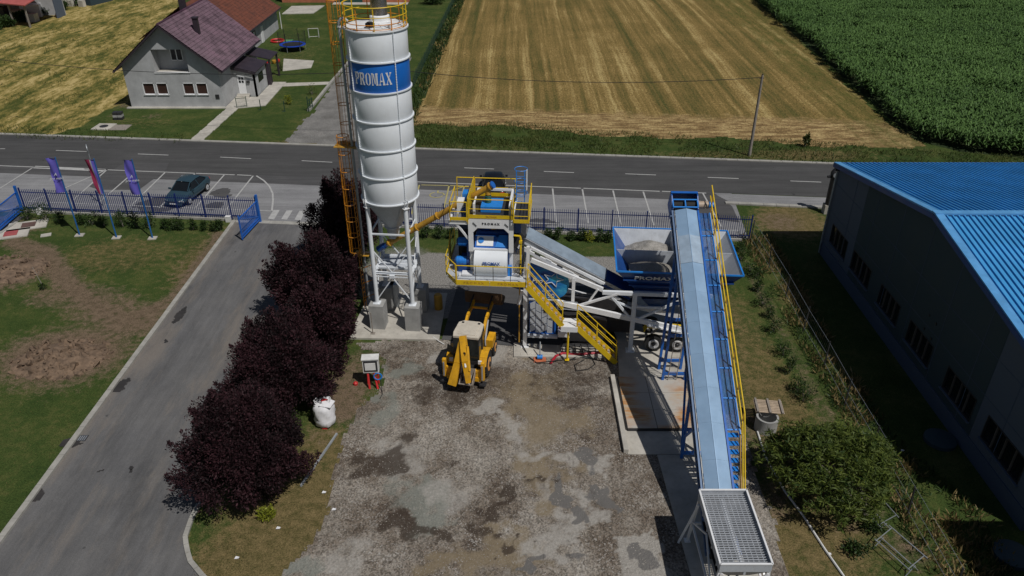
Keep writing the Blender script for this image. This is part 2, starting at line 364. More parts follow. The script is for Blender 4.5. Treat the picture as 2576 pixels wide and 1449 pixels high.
# stubble field with combine rows running away from the road
def stubble():
    m, n, l, p = nodes('stubble'); g = n.new('ShaderNodeNewGeometry'); sx = n.new('ShaderNodeSeparateXYZ'); l.new(g.outputs['Position'], sx.inputs[0])
    wob = noise(n, l, .06, 3, .6, g.outputs['Position'])
    x = math_(n, l, 'ADD', sx.outputs[0], math_(n, l, 'MULTIPLY', wob, .9))
    cmb = n.new('ShaderNodeCombineXYZ'); l.new(x, cmb.inputs[0]); l.new(math_(n, l, 'MULTIPLY', sx.outputs[1], .018), cmb.inputs[1])
    rows = noise(n, l, .45, 6, .7, cmb.outputs[0])
    pat = noise(n, l, .11, 6, .75, world(n, l, (1, .8, 1))); fine = noise(n, l, 5, 4, .85, world(n, l, (1, .5, 1)))
    s = math_(n, l, 'ADD', math_(n, l, 'MULTIPLY', rows, .65), math_(n, l, 'ADD', math_(n, l, 'MULTIPLY', pat, .2), math_(n, l, 'MULTIPLY', fine, .18)))
    c = ramp(n, l, s, [(.42, (.085, .085, .026)), (.485, (.16, .12, .04)), (.54, (.24, .165, .058)), (.61, (.42, .32, .135))])
    hd = math_(n, l, 'ADD', attr(n, 'head'), math_(n, l, 'MULTIPLY', math_(n, l, 'SUBTRACT', noise(n, l, .5, 5, .8, world(n, l)), .5), 1.1))
    hc = ramp(n, l, noise(n, l, 1.1, 6, .85, world(n, l, (.35, 1.3, 1))), [(.4, (.15, .095, .042)), (.5, (.28, .19, .085)), (.6, (.48, .36, .17))])
    c = mixc(n, l, ramp(n, l, hd, [(.4, 0), (.65, 1)]), c, hc)
    gm = math_(n, l, 'ADD', attr(n, 'green'), math_(n, l, 'MULTIPLY', math_(n, l, 'SUBTRACT', noise(n, l, .9, 6, .85, world(n, l, (1, .3, 1))), .5), 1.3))
    c = mixc(n, l, ramp(n, l, gm, [(.45, 0), (.8, .85)]), c, (.07, .085, .02))
    c = mixc(n, l, 1.0, c, ramp(n, l, fine, [(.3, .6), (.7, 1.4)]), 'MULTIPLY')
    l.new(c, p.inputs['Base Color']); p.inputs['Roughness'].default_value = 1; p.inputs['Specular IOR Level'].default_value = .1
    bump(n, l, p, fine, .7, .12); return m
def head_f(x, y): return np.clip((85 - y - .1 * x) / 7.0, 0, 1)
def green_f(x, y): return np.clip((x - 24) / 20, 0, .62) + np.clip((-6 - x) / 6, 0, .25)
grid_sheet('stubble_field', sC, .01, stubble(), .3, 1.7, 5, 5, dict(head=head_f, green=green_f), 'harvested stubble field with pale straw rows beyond the road')

# asphalt
def asphalt(name, lo, hi, tyre=0, warm=(.17, .145, .12)):
    m, n, l, p = nodes(name); w = world(n, l)
    c = ramp(n, l, noise(n, l, .3, 6, .7, w), [(.3, lo), (.7, hi)])
    st = noise(n, l, 1.0, 6, .75, world(n, l, (1.1, .12, 1), -.05) if tyre else world(n, l, (.1, 1.2, 1), .09))
    c = mixc(n, l, 1.0, c, ramp(n, l, st, [(.3, .74), (.7, 1.25)]), 'MULTIPLY')
    if tyre:
        d = noise(n, l, .42, 7, .7, world(n, l, (1, .22, 1), -.12)); c = mixc(n, l, ramp(n, l, d, [(.5, 0), (.64, .7)]), c, warm)
        d2 = noise(n, l, .3, 7, .75, world(n, l, (1, .3, 1), .1)); c = mixc(n, l, ramp(n, l, d2, [(.52, 0), (.66, .55)]), c, tuple(v * .6 for v in lo))
    c = mixc(n, l, 1.0, c, ramp(n, l, noise(n, l, 26, 3, .8, w), [(.3, .78), (.7, 1.22)]), 'MULTIPLY')
    sp_ = noise(n, l, 1.7, 2, .5, w); c = mixc(n, l, ramp(n, l, sp_, [(.73, 0), (.76, .6)]), c, tuple(v * .4 for v in lo))
    l.new(c, p.inputs['Base Color']); p.inputs['Roughness'].default_value = .85; p.inputs['Specular IOR Level'].default_value = .25
    bump(n, l, p, noise(n, l, 40, 3, .7, w), .2, .02); return m
road_m = asphalt('road_asphalt', (.062, .062, .062), (.078, .077, .077))
drive_m = asphalt('driveway_asphalt', (.105, .105, .108), (.145, .142, .14), 1, (.2, .175, .15))
bay_m = asphalt('parking_concrete', (.2, .2, .205), (.26, .26, .265))
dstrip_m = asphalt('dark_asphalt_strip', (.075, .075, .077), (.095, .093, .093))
def far_edge(x): return 68.62 - .0992 * x
def near_edge(x): return 61.05 - .098 * x
def fence_y(x): return 52.25 - .0895 * x
xs = np.linspace(-110, 110, 45)
sheet('road', [(x, far_edge(x)) for x in (-110, 110)] + [(x, near_edge(x)) for x in (110, -110)], .02, road_m, 'grey two lane asphalt road crossing the scene')
sheet('parking_area', [(-60, near_edge(-60)), (18.2, near_edge(18.2)), (17.4, fence_y(17.4) + .1), (-21.7, fence_y(-21.7) + .2), (-60, fence_y(-60) + .2)], .016, bay_m, 'pale parking area between the road and the blue fence')
sheet('pavement', [(16.9, 59.3), (60, 55.1), (60, 52.7), (16.9, 57.55)], .02, bay_m, 'light pavement strip beside the road near the hall')
# darker asphalt wedge along the road between road and bays
sheet('asphalt_strip', [(-60, near_edge(-60)), (16.6, near_edge(16.6)), (17.6, near_edge(16.6) - 1.8), (-60, near_edge(-60) - 1.75)], .024, dstrip_m, 'dark asphalt strip between road and parking bays')
sheet('asphalt_wedge', [G(*q) for q in [(425, 410), (418, 428), (350, 478), (250, 478), (225, 470), (262, 440), (315, 410)]], .028, dstrip_m, 'dark wedge of asphalt between parking bays')
sheet('asphalt_corner', [G(*q) for q in [(1793, 484), (1842, 520), (1860, 560), (1750, 545), (1770, 484)]], .028, dstrip_m, 'dark asphalt corner at the end of the parking bays')
for (u, v, a, b) in [(560, 485, 26, 13), (540, 517, 24, 9), (400, 515, 60, 20), (1215, 560, 20, 12), (1360, 560, 40, 12)]:
    x, y, rx, ry, _, _ = bl(u, v, a, b)
    grid_sheet('wet_patch', [(x + rx * math.cos(t), y + ry * math.sin(t)) for t in np.linspace(0, 6.28, 14)[:-1]], .03, dstrip_m, .12, .5, .8, int(u), label='dark damp patch on the parking area')
# driveway
kx = lambda y: -21.72 + (y - 22.8) * .0112
drive_poly = [(kx(8), 8), (kx(54), 54), (-21.2, fence_y(-21) + .25), (-13.4, fence_y(-13.4) + .2), (-13.6, 45), (-13.85, 26)] + [G(*q) for q in [(520, 1233), (482, 1308), (465.7, 1355.6), (477.5, 1412), (508, 1449), (600, 1540)]] + [(-9, 14), (-2, 11), (-2, 8)]
sheet('driveway', drive_poly, .012, drive_m, 'worn grey asphalt driveway leading down from the gate')
sheet('driveway_left', [G(*q) for q in [(0, 545), (62, 545), (0, 590), (-200, 750), (-300, 700)]], .013, dstrip_m, 'corner of a second asphalt driveway at far left')
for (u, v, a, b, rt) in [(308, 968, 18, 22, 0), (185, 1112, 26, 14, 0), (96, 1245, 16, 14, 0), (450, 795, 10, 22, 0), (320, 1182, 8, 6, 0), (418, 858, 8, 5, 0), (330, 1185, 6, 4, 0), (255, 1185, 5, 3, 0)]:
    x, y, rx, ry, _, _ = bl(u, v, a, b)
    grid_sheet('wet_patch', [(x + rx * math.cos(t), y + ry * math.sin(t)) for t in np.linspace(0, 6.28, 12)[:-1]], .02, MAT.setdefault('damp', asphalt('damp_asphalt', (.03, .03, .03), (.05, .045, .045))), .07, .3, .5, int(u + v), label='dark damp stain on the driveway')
# gravel drive beside the house
grid_sheet('gravel_drive', [(-21.9, 71.4), (-21.2, 81), (-21.3, 92), (-20.5, 104), (-13.5, 104), (-13.2, 90), (-12.6, 80), (-12.3, 70.1)], .012,
    ground_mat('drive_gravel', [(.14, .135, .125), (.19, .185, .175), (.25, .24, .225)], (.6, 12), bst=.7), .25, .35, 1.2, 8, label='grey gravel drive beside the house garden')
# the yard
def yard_mat():
    m, n, l, p = nodes('yard_gravel'); w = world(n, l)
    big = noise(n, l, .13, 6, .7, w); b2 = noise(n, l, .42, 8, .78, world(n, l, (1, .8, 1)))
    base = ramp(n, l, math_(n, l, 'ADD', math_(n, l, 'MULTIPLY', big, .45), math_(n, l, 'MULTIPLY', b2, .55)),
        [(.4, (.09, .07, .054)), (.47, (.15, .125, .1)), (.52, (.215, .19, .16)), (.6, (.3, .275, .24))])
    v = n.new('ShaderNodeTexVoronoi'); v.inputs['Scale'].default_value = 15; l.new(w, v.inputs['Vector'])
    sp1 = ramp(n, l, v.outputs['Color'], [(.2, .6), (.8, 1.42)]); c = mixc(n, l, 1.0, base, sp1, 'MULTIPLY')
    v2 = n.new('ShaderNodeTexVoronoi'); v2.inputs['Scale'].default_value = 17; l.new(w, v2.inputs['Vector'])
    sel = ramp(n, l, v2.outputs['Color'], [(.72, 0), (.8, .75)])
    msk = ramp(n, l, noise(n, l, .4, 5, .7, w), [(.42, 0), (.6, 1)])
    c = mixc(n, l, math_(n, l, 'MULTIPLY', sel, msk), c, (.42, .4, .37))
    crisp = noise(n, l, 2.6, 8, .85, w); b3 = noise(n, l, .5, 7, .8, world(n, l, (1, 1, 1), .7))
    def msk(at_, lo=.3, hi=.82, top=.85, amp=1.6, b=1.0): return ramp(n, l, math_(n, l, 'ADD', attr(n, at_), math_(n, l, 'ADD', math_(n, l, 'MULTIPLY', math_(n, l, 'SUBTRACT', crisp, .5), amp), math_(n, l, 'MULTIPLY', math_(n, l, 'SUBTRACT', b3, .5), b))), [(lo, 0), (hi, top)])
    c = mixc(n, l, msk('tan', .3, .9, .75), c, mixc(n, l, crisp, (.15, .115, .07), (.29, .235, .155)))
    c = mixc(n, l, msk('green', .35, .9, .7), c, (.2, .215, .19))
    c = mixc(n, l, msk('pale'), c, ramp(n, l, noise(n, l, 7, 6, .8, w), [(.3, (.24, .225, .2)), (.7, (.44, .42, .385))]))
    c = mixc(n, l, msk('cem', .42, .62, .9, 1.0, .6), c, (.135, .13, .125))
    c = mixc(n, l, msk('wet', .4, .75, .85), c, (.05, .037, .028))
    l.new(c, p.inputs['Base Color']); p.inputs['Roughness'].default_value = .95; p.inputs['Specular IOR Level'].default_value = .15
    bump(n, l, p, v.outputs['Distance'], .5, .06); return m
yard_poly = [G(*q) for q in [(885, 862), (962, 900), (960, 960), (905, 1020), (870, 1075), (835, 1200), (800, 1330), (715, 1449), (660, 1560)]] + [(-3, 10), (12.2, 10)] + [G(*q) for q in [(1975, 1449), (1955, 1330), (1905, 1230), (1890, 1130), (1800, 1000), (1745, 880), (1590, 850), (1100, 850)]]
def warp(x, y, a, sc, sd): return x + (fnoise(x, y, sc, sd) - .5) * a + (fnoise(x, y, sc * .3, sd + 7) - .5) * a * .4, y + (fnoise(x, y, sc, sd + 30) - .5) * a + (fnoise(x, y, sc * .3, sd + 37) - .5) * a * .4
def bf(lst, a=3.2, sc=1.5, sd=500): return lambda x, y: blobs(*warp(x, y, a, sc, sd), lst)
palef = bf([bl(1125, 905, 24, 14), bl(1250, 1035, 22, 30, .3), bl(1275, 1095, 24, 34), bl(1345, 1140, 60, 14, .2), bl(1440, 1165, 40, 22), bl(1430, 1330, 44, 26), bl(1540, 1190, 26, 18), bl(1395, 1385, 60, 34), bl(1500, 1290, 40, 20), bl(1010, 1160, 60, 40, 0, .75), bl(1160, 1240, 60, 50, 0, .7), bl(860, 1400, 50, 40, 0, .7), bl(1230, 885, 36, 40, 0, .9), bl(1350, 1240, 40, 30, 0, .6)])
rectf = lambda x, y: inpoly(*warp(x, y, .9, .7, 511), [G(*q) for q in [(1556, 1352), (1668, 1350), (1675, 1449), (1690, 1500), (1570, 1500)]]).astype(float) * .95
palef2 = lambda x, y: np.maximum(palef(x, y), rectf(x, y))
greenf = bf([bl(1045, 1240, 60, 40), bl(1065, 1290, 80, 34), bl(965, 1030, 44, 30), bl(1000, 915, 34, 20), bl(790, 1420, 60, 30), bl(1000, 1200, 40, 30, 0, .8)], sd=530)
cemf = bf([bl(1478, 1160, 26, 16), bl(1525, 1228, 20, 14), bl(1535, 1262, 34, 20), bl(1425, 1250, 18, 30), bl(1440, 1290, 22, 20), bl(1450, 1395, 30, 14), bl(1620, 1400, 34, 12), bl(1335, 1400, 40, 10)], 2.2, sd=560)
wetf = bf([bl(1270, 1282, 24, 20, 0, 1.3), bl(1090, 1335, 26, 22, 0, 1.2), bl(1010, 1350, 60, 30), bl(1220, 1345, 34, 22), bl(1290, 1370, 30, 12), bl(975, 1150, 50, 34), bl(1360, 1215, 20, 14), bl(1130, 1000, 60, 50, 0, .7), bl(1450, 960, 130, 60, 0, .6), bl(1180, 960, 120, 40, 0, .6), bl(1000, 880, 70, 24, 0, .6), bl(1130, 1185, 50, 20, 0, .6)], sd=590)
ruts = [[(1140, 950), (1120, 1090), (1150, 1230), (1230, 1449)], [(1240, 950), (1240, 1090), (1290, 1230), (1390, 1449)], [(1180, 1000), (1330, 1150), (1420, 1300), (1440, 1449)], [(1250, 990), (1420, 1130), (1530, 1290), (1560, 1449)], [(1100, 1000), (980, 1150), (900, 1300), (860, 1449)], [(1040, 960), (900, 1120), (840, 1300), (780, 1449)]]
wetf0 = wetf
def wetf(x, y):
    o = wetf0(x, y); wx, wy = warp(x, y, 1.0, 2.2, 700)
    for rt in ruts: o = np.maximum(o, .42 * track(wx, wy, [G(*q) for q in rt], .24))
    return o
tanf = bf([bl(1330, 960, 90, 40), bl(1400, 1060, 90, 50), bl(1370, 1180, 60, 60), bl(1330, 1000, 80, 40), bl(1250, 1400, 90, 50), bl(1150, 1420, 80, 40)], 4, sd=620)
grid_sheet('gravel_yard', yard_poly, .012, yard_mat(), .18, .5, 1.6, 13, dict(pale=palef2, wet=wetf, green=greenf, cem=cemf, tan=tanf), 'stained gravel yard in front of the concrete plant')
# concrete pads
def pad(name, pts, h, m, label):
    mb = MB(); mb.plate([(p[0], p[1], 0) for p in pts][::1], h, (0, 0, 1)); return tag(mb.build(name, m), label, kind='structure')
pad('concrete_pad', [(-9.7, 37.95), (-4.3, 37.75), (-4.2, 43.1), (-9.2, 43.3)], .12, slabm, 'concrete pad under the silo')
pad('concrete_pad', [(-4.15, 37.9), (5.2, 36.4), (5.4, 43.5), (-3.6, 44.2)], .05, dstrip_m, 'slab under the mixer platform, dark to deepen the shadow there')  # dark tone chosen to deepen the shade cast under the platform
pad('concrete_pad', [(.1, 36.1), (5.3, 36.0), (5.3, 36.9), (.1, 37.5)], .1, slabm, 'narrow concrete strip below the yellow stairs')
pad('concrete_pad', [(5.9, 34.1), (9.9, 34.0), (11.2, 34.4), (11.2, 43), (5.6, 43.3), (6.2, 38)], .1, slabm, 'concrete pad under the blue bins')
pad('concrete_pad', [(5.6, 28.1), (9.35, 28.1), (9.35, 34.3), (5.4, 34.25)], .05, slabm, 'long concrete pad under the rusty plates')
pad('concrete_pad', [(7.3, 19), (10.1, 19), (9.7, 28.05), (7.0, 28.05)], .06, slabm, 'concrete strip under the low end of the long conveyor')

# ------------------------------------------------------------ kerbs
def kerb(pts, w=.14, h=.12, step=1.0, label='pale kerb'):
    root = empty('kerb', (0, 0, 0)); tag(root, label, kind='structure')
    d = [0]
    for a, b in zip(pts, pts[1:]): d.append(d[-1] + math.hypot(b[0] - a[0], b[1] - a[1]))
    n = int(d[-1] / step); 
    def at(t):
        for i in range(len(pts) - 1):
            if t <= d[i + 1] or i == len(pts) - 2:
                f = (t - d[i]) / (d[i + 1] - d[i]); return (pts[i][0] + (pts[i + 1][0] - pts[i][0]) * f, pts[i][1] + (pts[i + 1][1] - pts[i][1]) * f)
    me = MB().box((0, 0, 0), (w, step - .02, h)).mesh('kerb_stone', kerbm)
    for k in range(n):
        a, b = at(k * step), at((k + 1) * step)
        meshobj('kerb_stone', me, root, ((a[0] + b[0]) / 2, (a[1] + b[1]) / 2, h / 2 + random.uniform(-.006, .006)), (0, 0, math.atan2(b[1] - a[1], b[0] - a[0]) - math.pi / 2 + random.uniform(-.008, .008)))
    return root
kerb([(kx(12), 12), (kx(54.3), 54.3)], .28, .12, 1.0, 'long pale kerb along the left side of the driveway')
kerb([(-13.75, 36), (-13.85, 26)] + [G(*q) for q in [(520, 1233), (482, 1308), (465.7, 1355.6), (477.5, 1412), (508, 1449), (560, 1500)]], .2, .12, .5, 'curved kerb at the end of the tree strip')
kerb([(-75, far_edge(-75) + .15), (75, far_edge(75) + .15)], .35, .1, 1.0, 'pale kerb along the far side of the road')
kerb([(17.2, 57.3), (45, 54.2)], .4, .12, 1.0, 'pale kerb edging the pavement by the hall')
kerb([(-50, fence_y(-50)), (-21.9, fence_y(-21.9))], .3, .18, 1.0, 'concrete footing under the left blue fence')
kerb([(-21.6, fence_y(-21.6) - .1), (-13, fence_y(-13) - .1)], .5, .03, 1.0, 'flush concrete sill across the open gateway')
kerb([(-13, fence_y(-13)), (17.3, fence_y(17.3))], .3, .18, 1.0, 'concrete footing under the right blue fence')
kerb([(-21.75, 81), (-21.45, 92), (-21.0, 103)], .3, .25, 1.0, 'pale low wall between house lawn and gravel drive')
kerb([G(0, 590), G(62, 548)], .2, .12, 1.0, 'short kerb beside the far left driveway')

# ------------------------------------------------------------ painted markings
mark = paint('road_marking', (.42, .42, .41), .8, var=.1, dirt=.5, dirtc=(.18, .18, .18), scale=3)
ymark = paint('yellow_marking', (.42, .37, .14), .8, var=.1, dirt=.5, dirtc=(.16, .16, .15), scale=3)
def line(a, b, w, m=mark, z=.034, name='road_marking', label='worn painted line'):
    mb = MB(); d = Vector((b[0] - a[0], b[1] - a[1])).normalized(); nrm = Vector((-d.y, d.x)) * w / 2
    mb.add([(a[0] + nrm.x, a[1] + nrm.y, z), (a[0] - nrm.x, a[1] - nrm.y, z), (b[0] - nrm.x, b[1] - nrm.y, z), (b[0] + nrm.x, b[1] + nrm.y, z)], [(0, 1, 2, 3)])
    return tag(mb.build(name, m), label, kind='structure')
for (u1, v1, u2, v2) in [(0, 375, 13, 375), (141, 379, 218, 382), (347, 388, 424, 391), (554, 396, 632, 400), (759, 405, 836, 409), (1168, 423, 1243, 426), (1368, 432, 1444, 435), (1573, 438, 1650, 441), (1780, 447, 1858, 450), (1988, 456, 2066, 459), (-140, 369, -65, 372)]:
    line(G(u1, v1), G(u2, v2), .13, label='white centre dash on the road')
for (x1, x2) in [(-49, -41), (-38, -24), (-24, -22.5), (-8.3, -2), (-2, 6), (6, 12.5), (12.5, 16.3)]:
    line((x1, near_edge(x1) - .15), (x2 - .2, near_edge(x2) - .15), .14, label='white edge line between road and parking')
line(G(85, 421), G(262, 429), .55, label='wide white edge strip on the left')
for q in [((85, 421), (-40, 500)), ((270, 427), (150, 480)), ((150, 480), (75, 507)), ((270, 427), (180, 508)), ((330, 440), (246, 513)), ((416, 434), (332, 516)), ((492, 436), (400, 524)),
          ((565, 440), (492, 523)), ((637, 443), (570, 527)), ((1390, 475), (1399, 560)), ((1465, 477), (1480, 563)), ((1542, 480), (1562, 566)), ((1618, 483), (1645, 568)), ((1700, 484), (1735, 570)), ((1768, 487), (1815, 572))]:
    line(G(*q[0]), G(*q[1]), .13, label='white parking bay line')
line(G(70, 508), G(684, 532), .12, label='white line closing the left parking bays')
line(G(1090, 552), G(1520, 569), .12, label='white line closing the right parking bays')
line(G(1520, 569), G(1860, 581), .12, label='white line closing the last parking bays')
arc = [G(*q) for q in [(645, 443), (664, 455), (678, 470), (686, 487), (687, 505), (684, 532)]]
for a, b in zip(arc, arc[1:]): line(a, b, .14, label='curved white line at the gate entrance')
d9 = lambda x, y: ((x / 4.83 + 900) / 1.5652, (y / 4.83 + 820) / 1.5652)
for q in [[(855, 40), (975, 40), (865, 222), (750, 205)], [(1105, 48), (1220, 48), (1110, 225), (1000, 215)], [(1350, 55), (1465, 60), (1370, 240), (1255, 222)], [(1595, 60), (1700, 65), (1610, 250), (1500, 235)]]:
    mb = MB(); mb.add([(*G(*d9(*p)), .034) for p in q], [(0, 1, 2, 3)]); tag(mb.build('crosswalk_bar', mark), 'white crossing bar in front of the gate', kind='structure')
for q in [((1055, 466), (1035, 540)), ((1130, 467), (1112, 545)), ((1168, 468), (1150, 548)), ((1135, 480), (1168, 470)), ((1120, 515), (1160, 500)), ((1060, 466), (1180, 469))]:
    line(G(*q[0]), G(*q[1]), .12, ymark, label='faded yellow line of the disabled bay')
# wheelchair symbol in the disabled bay
wc = [(.3, .9), (.3, .35), (.75, .35), (1.0, -.15)]; ox, oy = G(1092, 490)
for a, b in zip(wc, wc[1:]): line((ox + a[0] * .9, oy + a[1] * .9), (ox + b[0] * .9, oy + b[1] * .9), .12, ymark, label='faded yellow wheelchair symbol')
cc = [(math.cos(t) * .55, math.sin(t) * .55 - .1) for t in np.linspace(1.9, 6.0, 9)]
for a, b in zip(cc, cc[1:]): line((ox + .2 + a[0], oy + a[1]), (ox + .2 + b[0], oy + b[1]), .1, ymark, label='faded yellow wheelchair symbol')

# ------------------------------------------------------------ lettering
def text_me(txt, size, m, ext=.006, shear=0, bold=.0):
    cu = bpy.data.curves.new('lettering', 'FONT'); cu.body = txt; cu.size = size; cu.extrude = ext; cu.offset = bold
    cu.align_x = 'CENTER'; cu.align_y = 'CENTER'; cu.shear = shear; cu.resolution_u = 2
    o = bpy.data.objects.new('tmp_text', cu); S.collection.objects.link(o)
    me = bpy.data.meshes.new_from_object(o.evaluated_get(bpy.context.evaluated_depsgraph_get()))
    bpy.data.objects.remove(o); me.name = 'lettering'; me.materials.clear(); me.materials.append(m); return me
def text(txt, size, m, parent, loc, rot=(math.pi / 2, 0, 0), sx=1, **k):
    o = meshobj('lettering', text_me(txt, size, m, **k), parent, loc, rot); o.scale = (sx, 1, 1); return o
GL = {'P': [(0, 0, .42, .1), (0, .9, .42, 1), (.08, .1, .34, .47), (.08, .53, .34, .9), (.42, .86, .78, 1), (.68, .56, .95, .94), (.42, .42, .78, .56)],
      'R': [(0, 0, .4, .1), (0, .9, .4, 1), (.07, .1, .32, .9), (.4, .86, .74, 1), (.64, .56, .9, .94), (.4, .44, .74, .56), [(.45, .44), (.7, .44), (1.0, .0), (.7, .0)]],
      'O': [(.0, .2, .28, .8), (.66, .2, .94, .8), [(.0, .8), (.28, .8), (.44, 1), (.25, .97)], [(.5, 1), (.66, .8), (.94, .8), (.7, .97)], [(.0, .2), (.25, .03), (.44, 0), (.28, .2)], [(.5, 0), (.7, .03), (.94, .2), (.66, .2)]],
      'M': [(0, 0, .26, .09), (.06, .09, .2, .9), (0, .9, .3, 1), (.72, .9, 1.1, 1), (.78, .09, 1.04, .9), (.72, 0, 1.1, .09), [(.24, .95), (.44, .95), (.58, .2), (.5, .1)], [(.62, .1), (.54, .1), (.66, .95), (.76, .95)]],
      'A': [(-.02, 0, .3, .09), (.62, 0, 1.04, .09), [(.08, .09), (.18, .09), (.46, .95), (.38, .95)], [(.52, 1), (.66, 1), (.98, .09), (.68, .09)], (.28, .28, .6, .38)],
      'X': [(0, 0, .34, .09), (.64, 0, 1.02, .09), (0, .91, .4, 1), (.66, .91, 1.0, 1), [(.06, .91), (.34, .91), (.94, .09), (.66, .09)], [(.76, .91), (.88, .91), (.66, .6), (.58, .64)], [(.1, .09), (.2, .09), (.44, .42), (.38, .5)]]}
def wrap_word(word, mapf, m, parent, width, height, gap=.16):
    mb = MB(); total = sum(max(p[2] if len(p) == 4 and not isinstance(p[0], tuple) else max(q[0] for q in p) for p in GL[c]) + gap for c in word) - gap
    x = 0; k = width / total
    for c in word:
        wc_ = 0
        for p in GL[c]:
            q = [(p[0], p[1]), (p[2], p[1]), (p[2], p[3]), (p[0], p[3])] if not isinstance(p[0], tuple) else p
            wc_ = max(wc_, max(a[0] for a in q)); pts = [mapf((x + a[0]) * k - width / 2, (a[1] - .5) * height, 0) for a in q] + [mapf((x + a[0]) * k - width / 2, (a[1] - .5) * height, .006) for a in q]
            mb.add(pts, [(0, 1, 2, 3), (7, 6, 5, 4), (0, 4, 5, 1), (1, 5, 6, 2), (2, 6, 7, 3), (3, 7, 4, 0)])
        x += wc_ + gap
    return mb.build('lettering', m, parent)
letter_w = paint('letter_white', (.66, .68, .7), .5, var=.03, dirt=.05); letter_b = paint('letter_blue', (.02, .08, .3), .5, dirt=.05)
letter_k = paint('letter_black', (.02, .02, .025), .5, dirt=.05)

# ------------------------------------------------------------ SILO
silo = empty('cement_silo', (-6.85, 40.25, 0), -.1, 'tall white cement silo with a blue band on four legs and concrete blocks', 'silo')
RS = 1.56; zs = [8.3, 9.83, 11.38, 12.93, 14.48, 16.02, 17.5]
for a, b in zip(zs, zs[1:]):
    col = blue_b if abs(a - 14.48) < .01 else silo_m
    MB().lathe([(RS - .01, a), (RS, a + .02), (RS, b - .02), (RS - .01, b)], 64).build('shell_ring', col, silo, True)
bandm = paint('silo_blue_band', (.008, .13, .5), .4, var=.06, dirt=.06)
for o in silo.children:
    if o.data.materials[0] == blue_b: o.data.materials[0] = bandm; o['label'] = 'blue shell ring with white lettering'
for z in zs: MB().lathe([(RS, z - .05), (RS + .075, z - .045), (RS + .075, z + .015), (RS, z + .02)], 64).build('flange', silo_m, silo, True)
for k in range(4):
    a = -math.pi / 4 + k * math.pi / 2
    for z0, z1 in zip(zs, zs[1:]):
        mb = MB(); c, s_ = math.cos(a), math.sin(a)
        mb.box((c * (RS + .03), s_ * (RS + .03), (z0 + z1) / 2), (.08, .03, z1 - z0 - .09), rz=a)
        for q in np.arange(z0 + .12, z1 - .08, .13): mb.box((c * (RS + .05), s_ * (RS + .05), q), (.05, .06, .03), rz=a)
        mb.build('seam_flange', silo_m, silo)
MB().lathe([(RS, 17.5), (RS - .06, 17.56), (.5, 17.68), (0, 17.69)], 48).build('roof', white, silo, True)
cone = MB(); cone.lathe([(RS - .02, 8.25), (.42, 6.35), (.36, 6.0), (.3, 5.62)], 40); cone.build('cone', hopper_m, silo, True)
cr_ = MB(); cr_.lathe([(.5, 6.32), (.5, 6.4), (.4, 6.4)], 32)
for k in range(5):
    a = k * 1.2566 + .3; cr_.beam((math.cos(a) * (RS - .03), math.sin(a) * (RS - .03), 8.24), (math.cos(a) * .44, math.sin(a) * .44, 6.37), .03, .04)
cr_.build('cone_rib', hopper_m, silo)
LR = 1.52
lp = [(LR * math.cos(-math.pi / 4 - math.pi / 2 + k * math.pi / 2), LR * math.sin(-math.pi / 4 - math.pi / 2 + k * math.pi / 2)) for k in range(4)]
for (x, y) in lp:
    MB().tube((x, y, 1.72), (x, y, 8.0), .125, 16).build('leg', silo_m, silo, True)
    m_ = MB(); m_.box((x, y, 1.74), (.42, .42, .04)); m_.tube((x, y, 1.76), (x, y, 1.8), .17, 12); m_.build('base_plate', silo_m, silo)
    ux, uy = x / LR, y / LR; m_ = MB()
    for s_ in (-1, 1):
        m_.plate([(x + ux * .18 - uy * .1 * s_, y + uy * .18 + ux * .1 * s_, 8.45), (x - ux * .05 - uy * .1 * s_, y - uy * .05 + ux * .1 * s_, 8.45), (x - ux * .1 - uy * .1 * s_, y - uy * .1 + ux * .1 * s_, 7.95), (x + ux * .12 - uy * .1 * s_, y + uy * .12 + ux * .1 * s_, 7.95)], .02)
    m_.box((x, y, 7.98), (.36, .36, .03), rz=math.atan2(y, x)); m_.build('bracket', white, silo)
    mb = MB(); mb.plate([(x - .44, y - .44, 0), (x + .44, y - .44, 0), (x + .44, y + .44, 0), (x - .44, y + .44, 0)], 1.72, (0, 0, 1)); mb.build('concrete_block', concrete, silo)
def L4(i): return Vector((*lp[i % 4], 0))
for i in range(4):
    A, B = L4(i), L4(i + 1); z = lambda v, h: v + Vector((0, 0, h)); M_ = (A + B) / 2
    MB().beam(z(A, 6.3), z(B, 6.3), .07, .09).build('cross_beam', silo_m, silo)
    MB().ibeam(z(A, 3.8), z(B, 3.8), .1, .14).build('cross_beam', silo_m, silo)
    MB().beam(z(A, 3.55), z(B, 3.55), .05, .05).build('cross_beam', silo_m, silo)
    for P in (A, B):
        MB().beam(z(P, 1.9), z(M_, 3.5), .055, .055).build('brace', silo_m, silo)
        MB().beam(z(P, 5.3), z(M_, 3.85), .055, .055).build('brace', silo_m, silo)
    MB().box(z(M_, 3.62), (.3, .3, .18), rz=0).build('gusset', silo_m, silo)
fl = MB(); fl.bb((-.95, -.5, 3.72), (.95, 1.0, 3.78)); fl.build('service_floor', hopper_m, silo)
for k in range(4): MB().bb((-.98, -.5 + k * .47, 3.79), (.98, -.42 + k * .47, 3.86)).build('floor_beam', silo_m, silo)
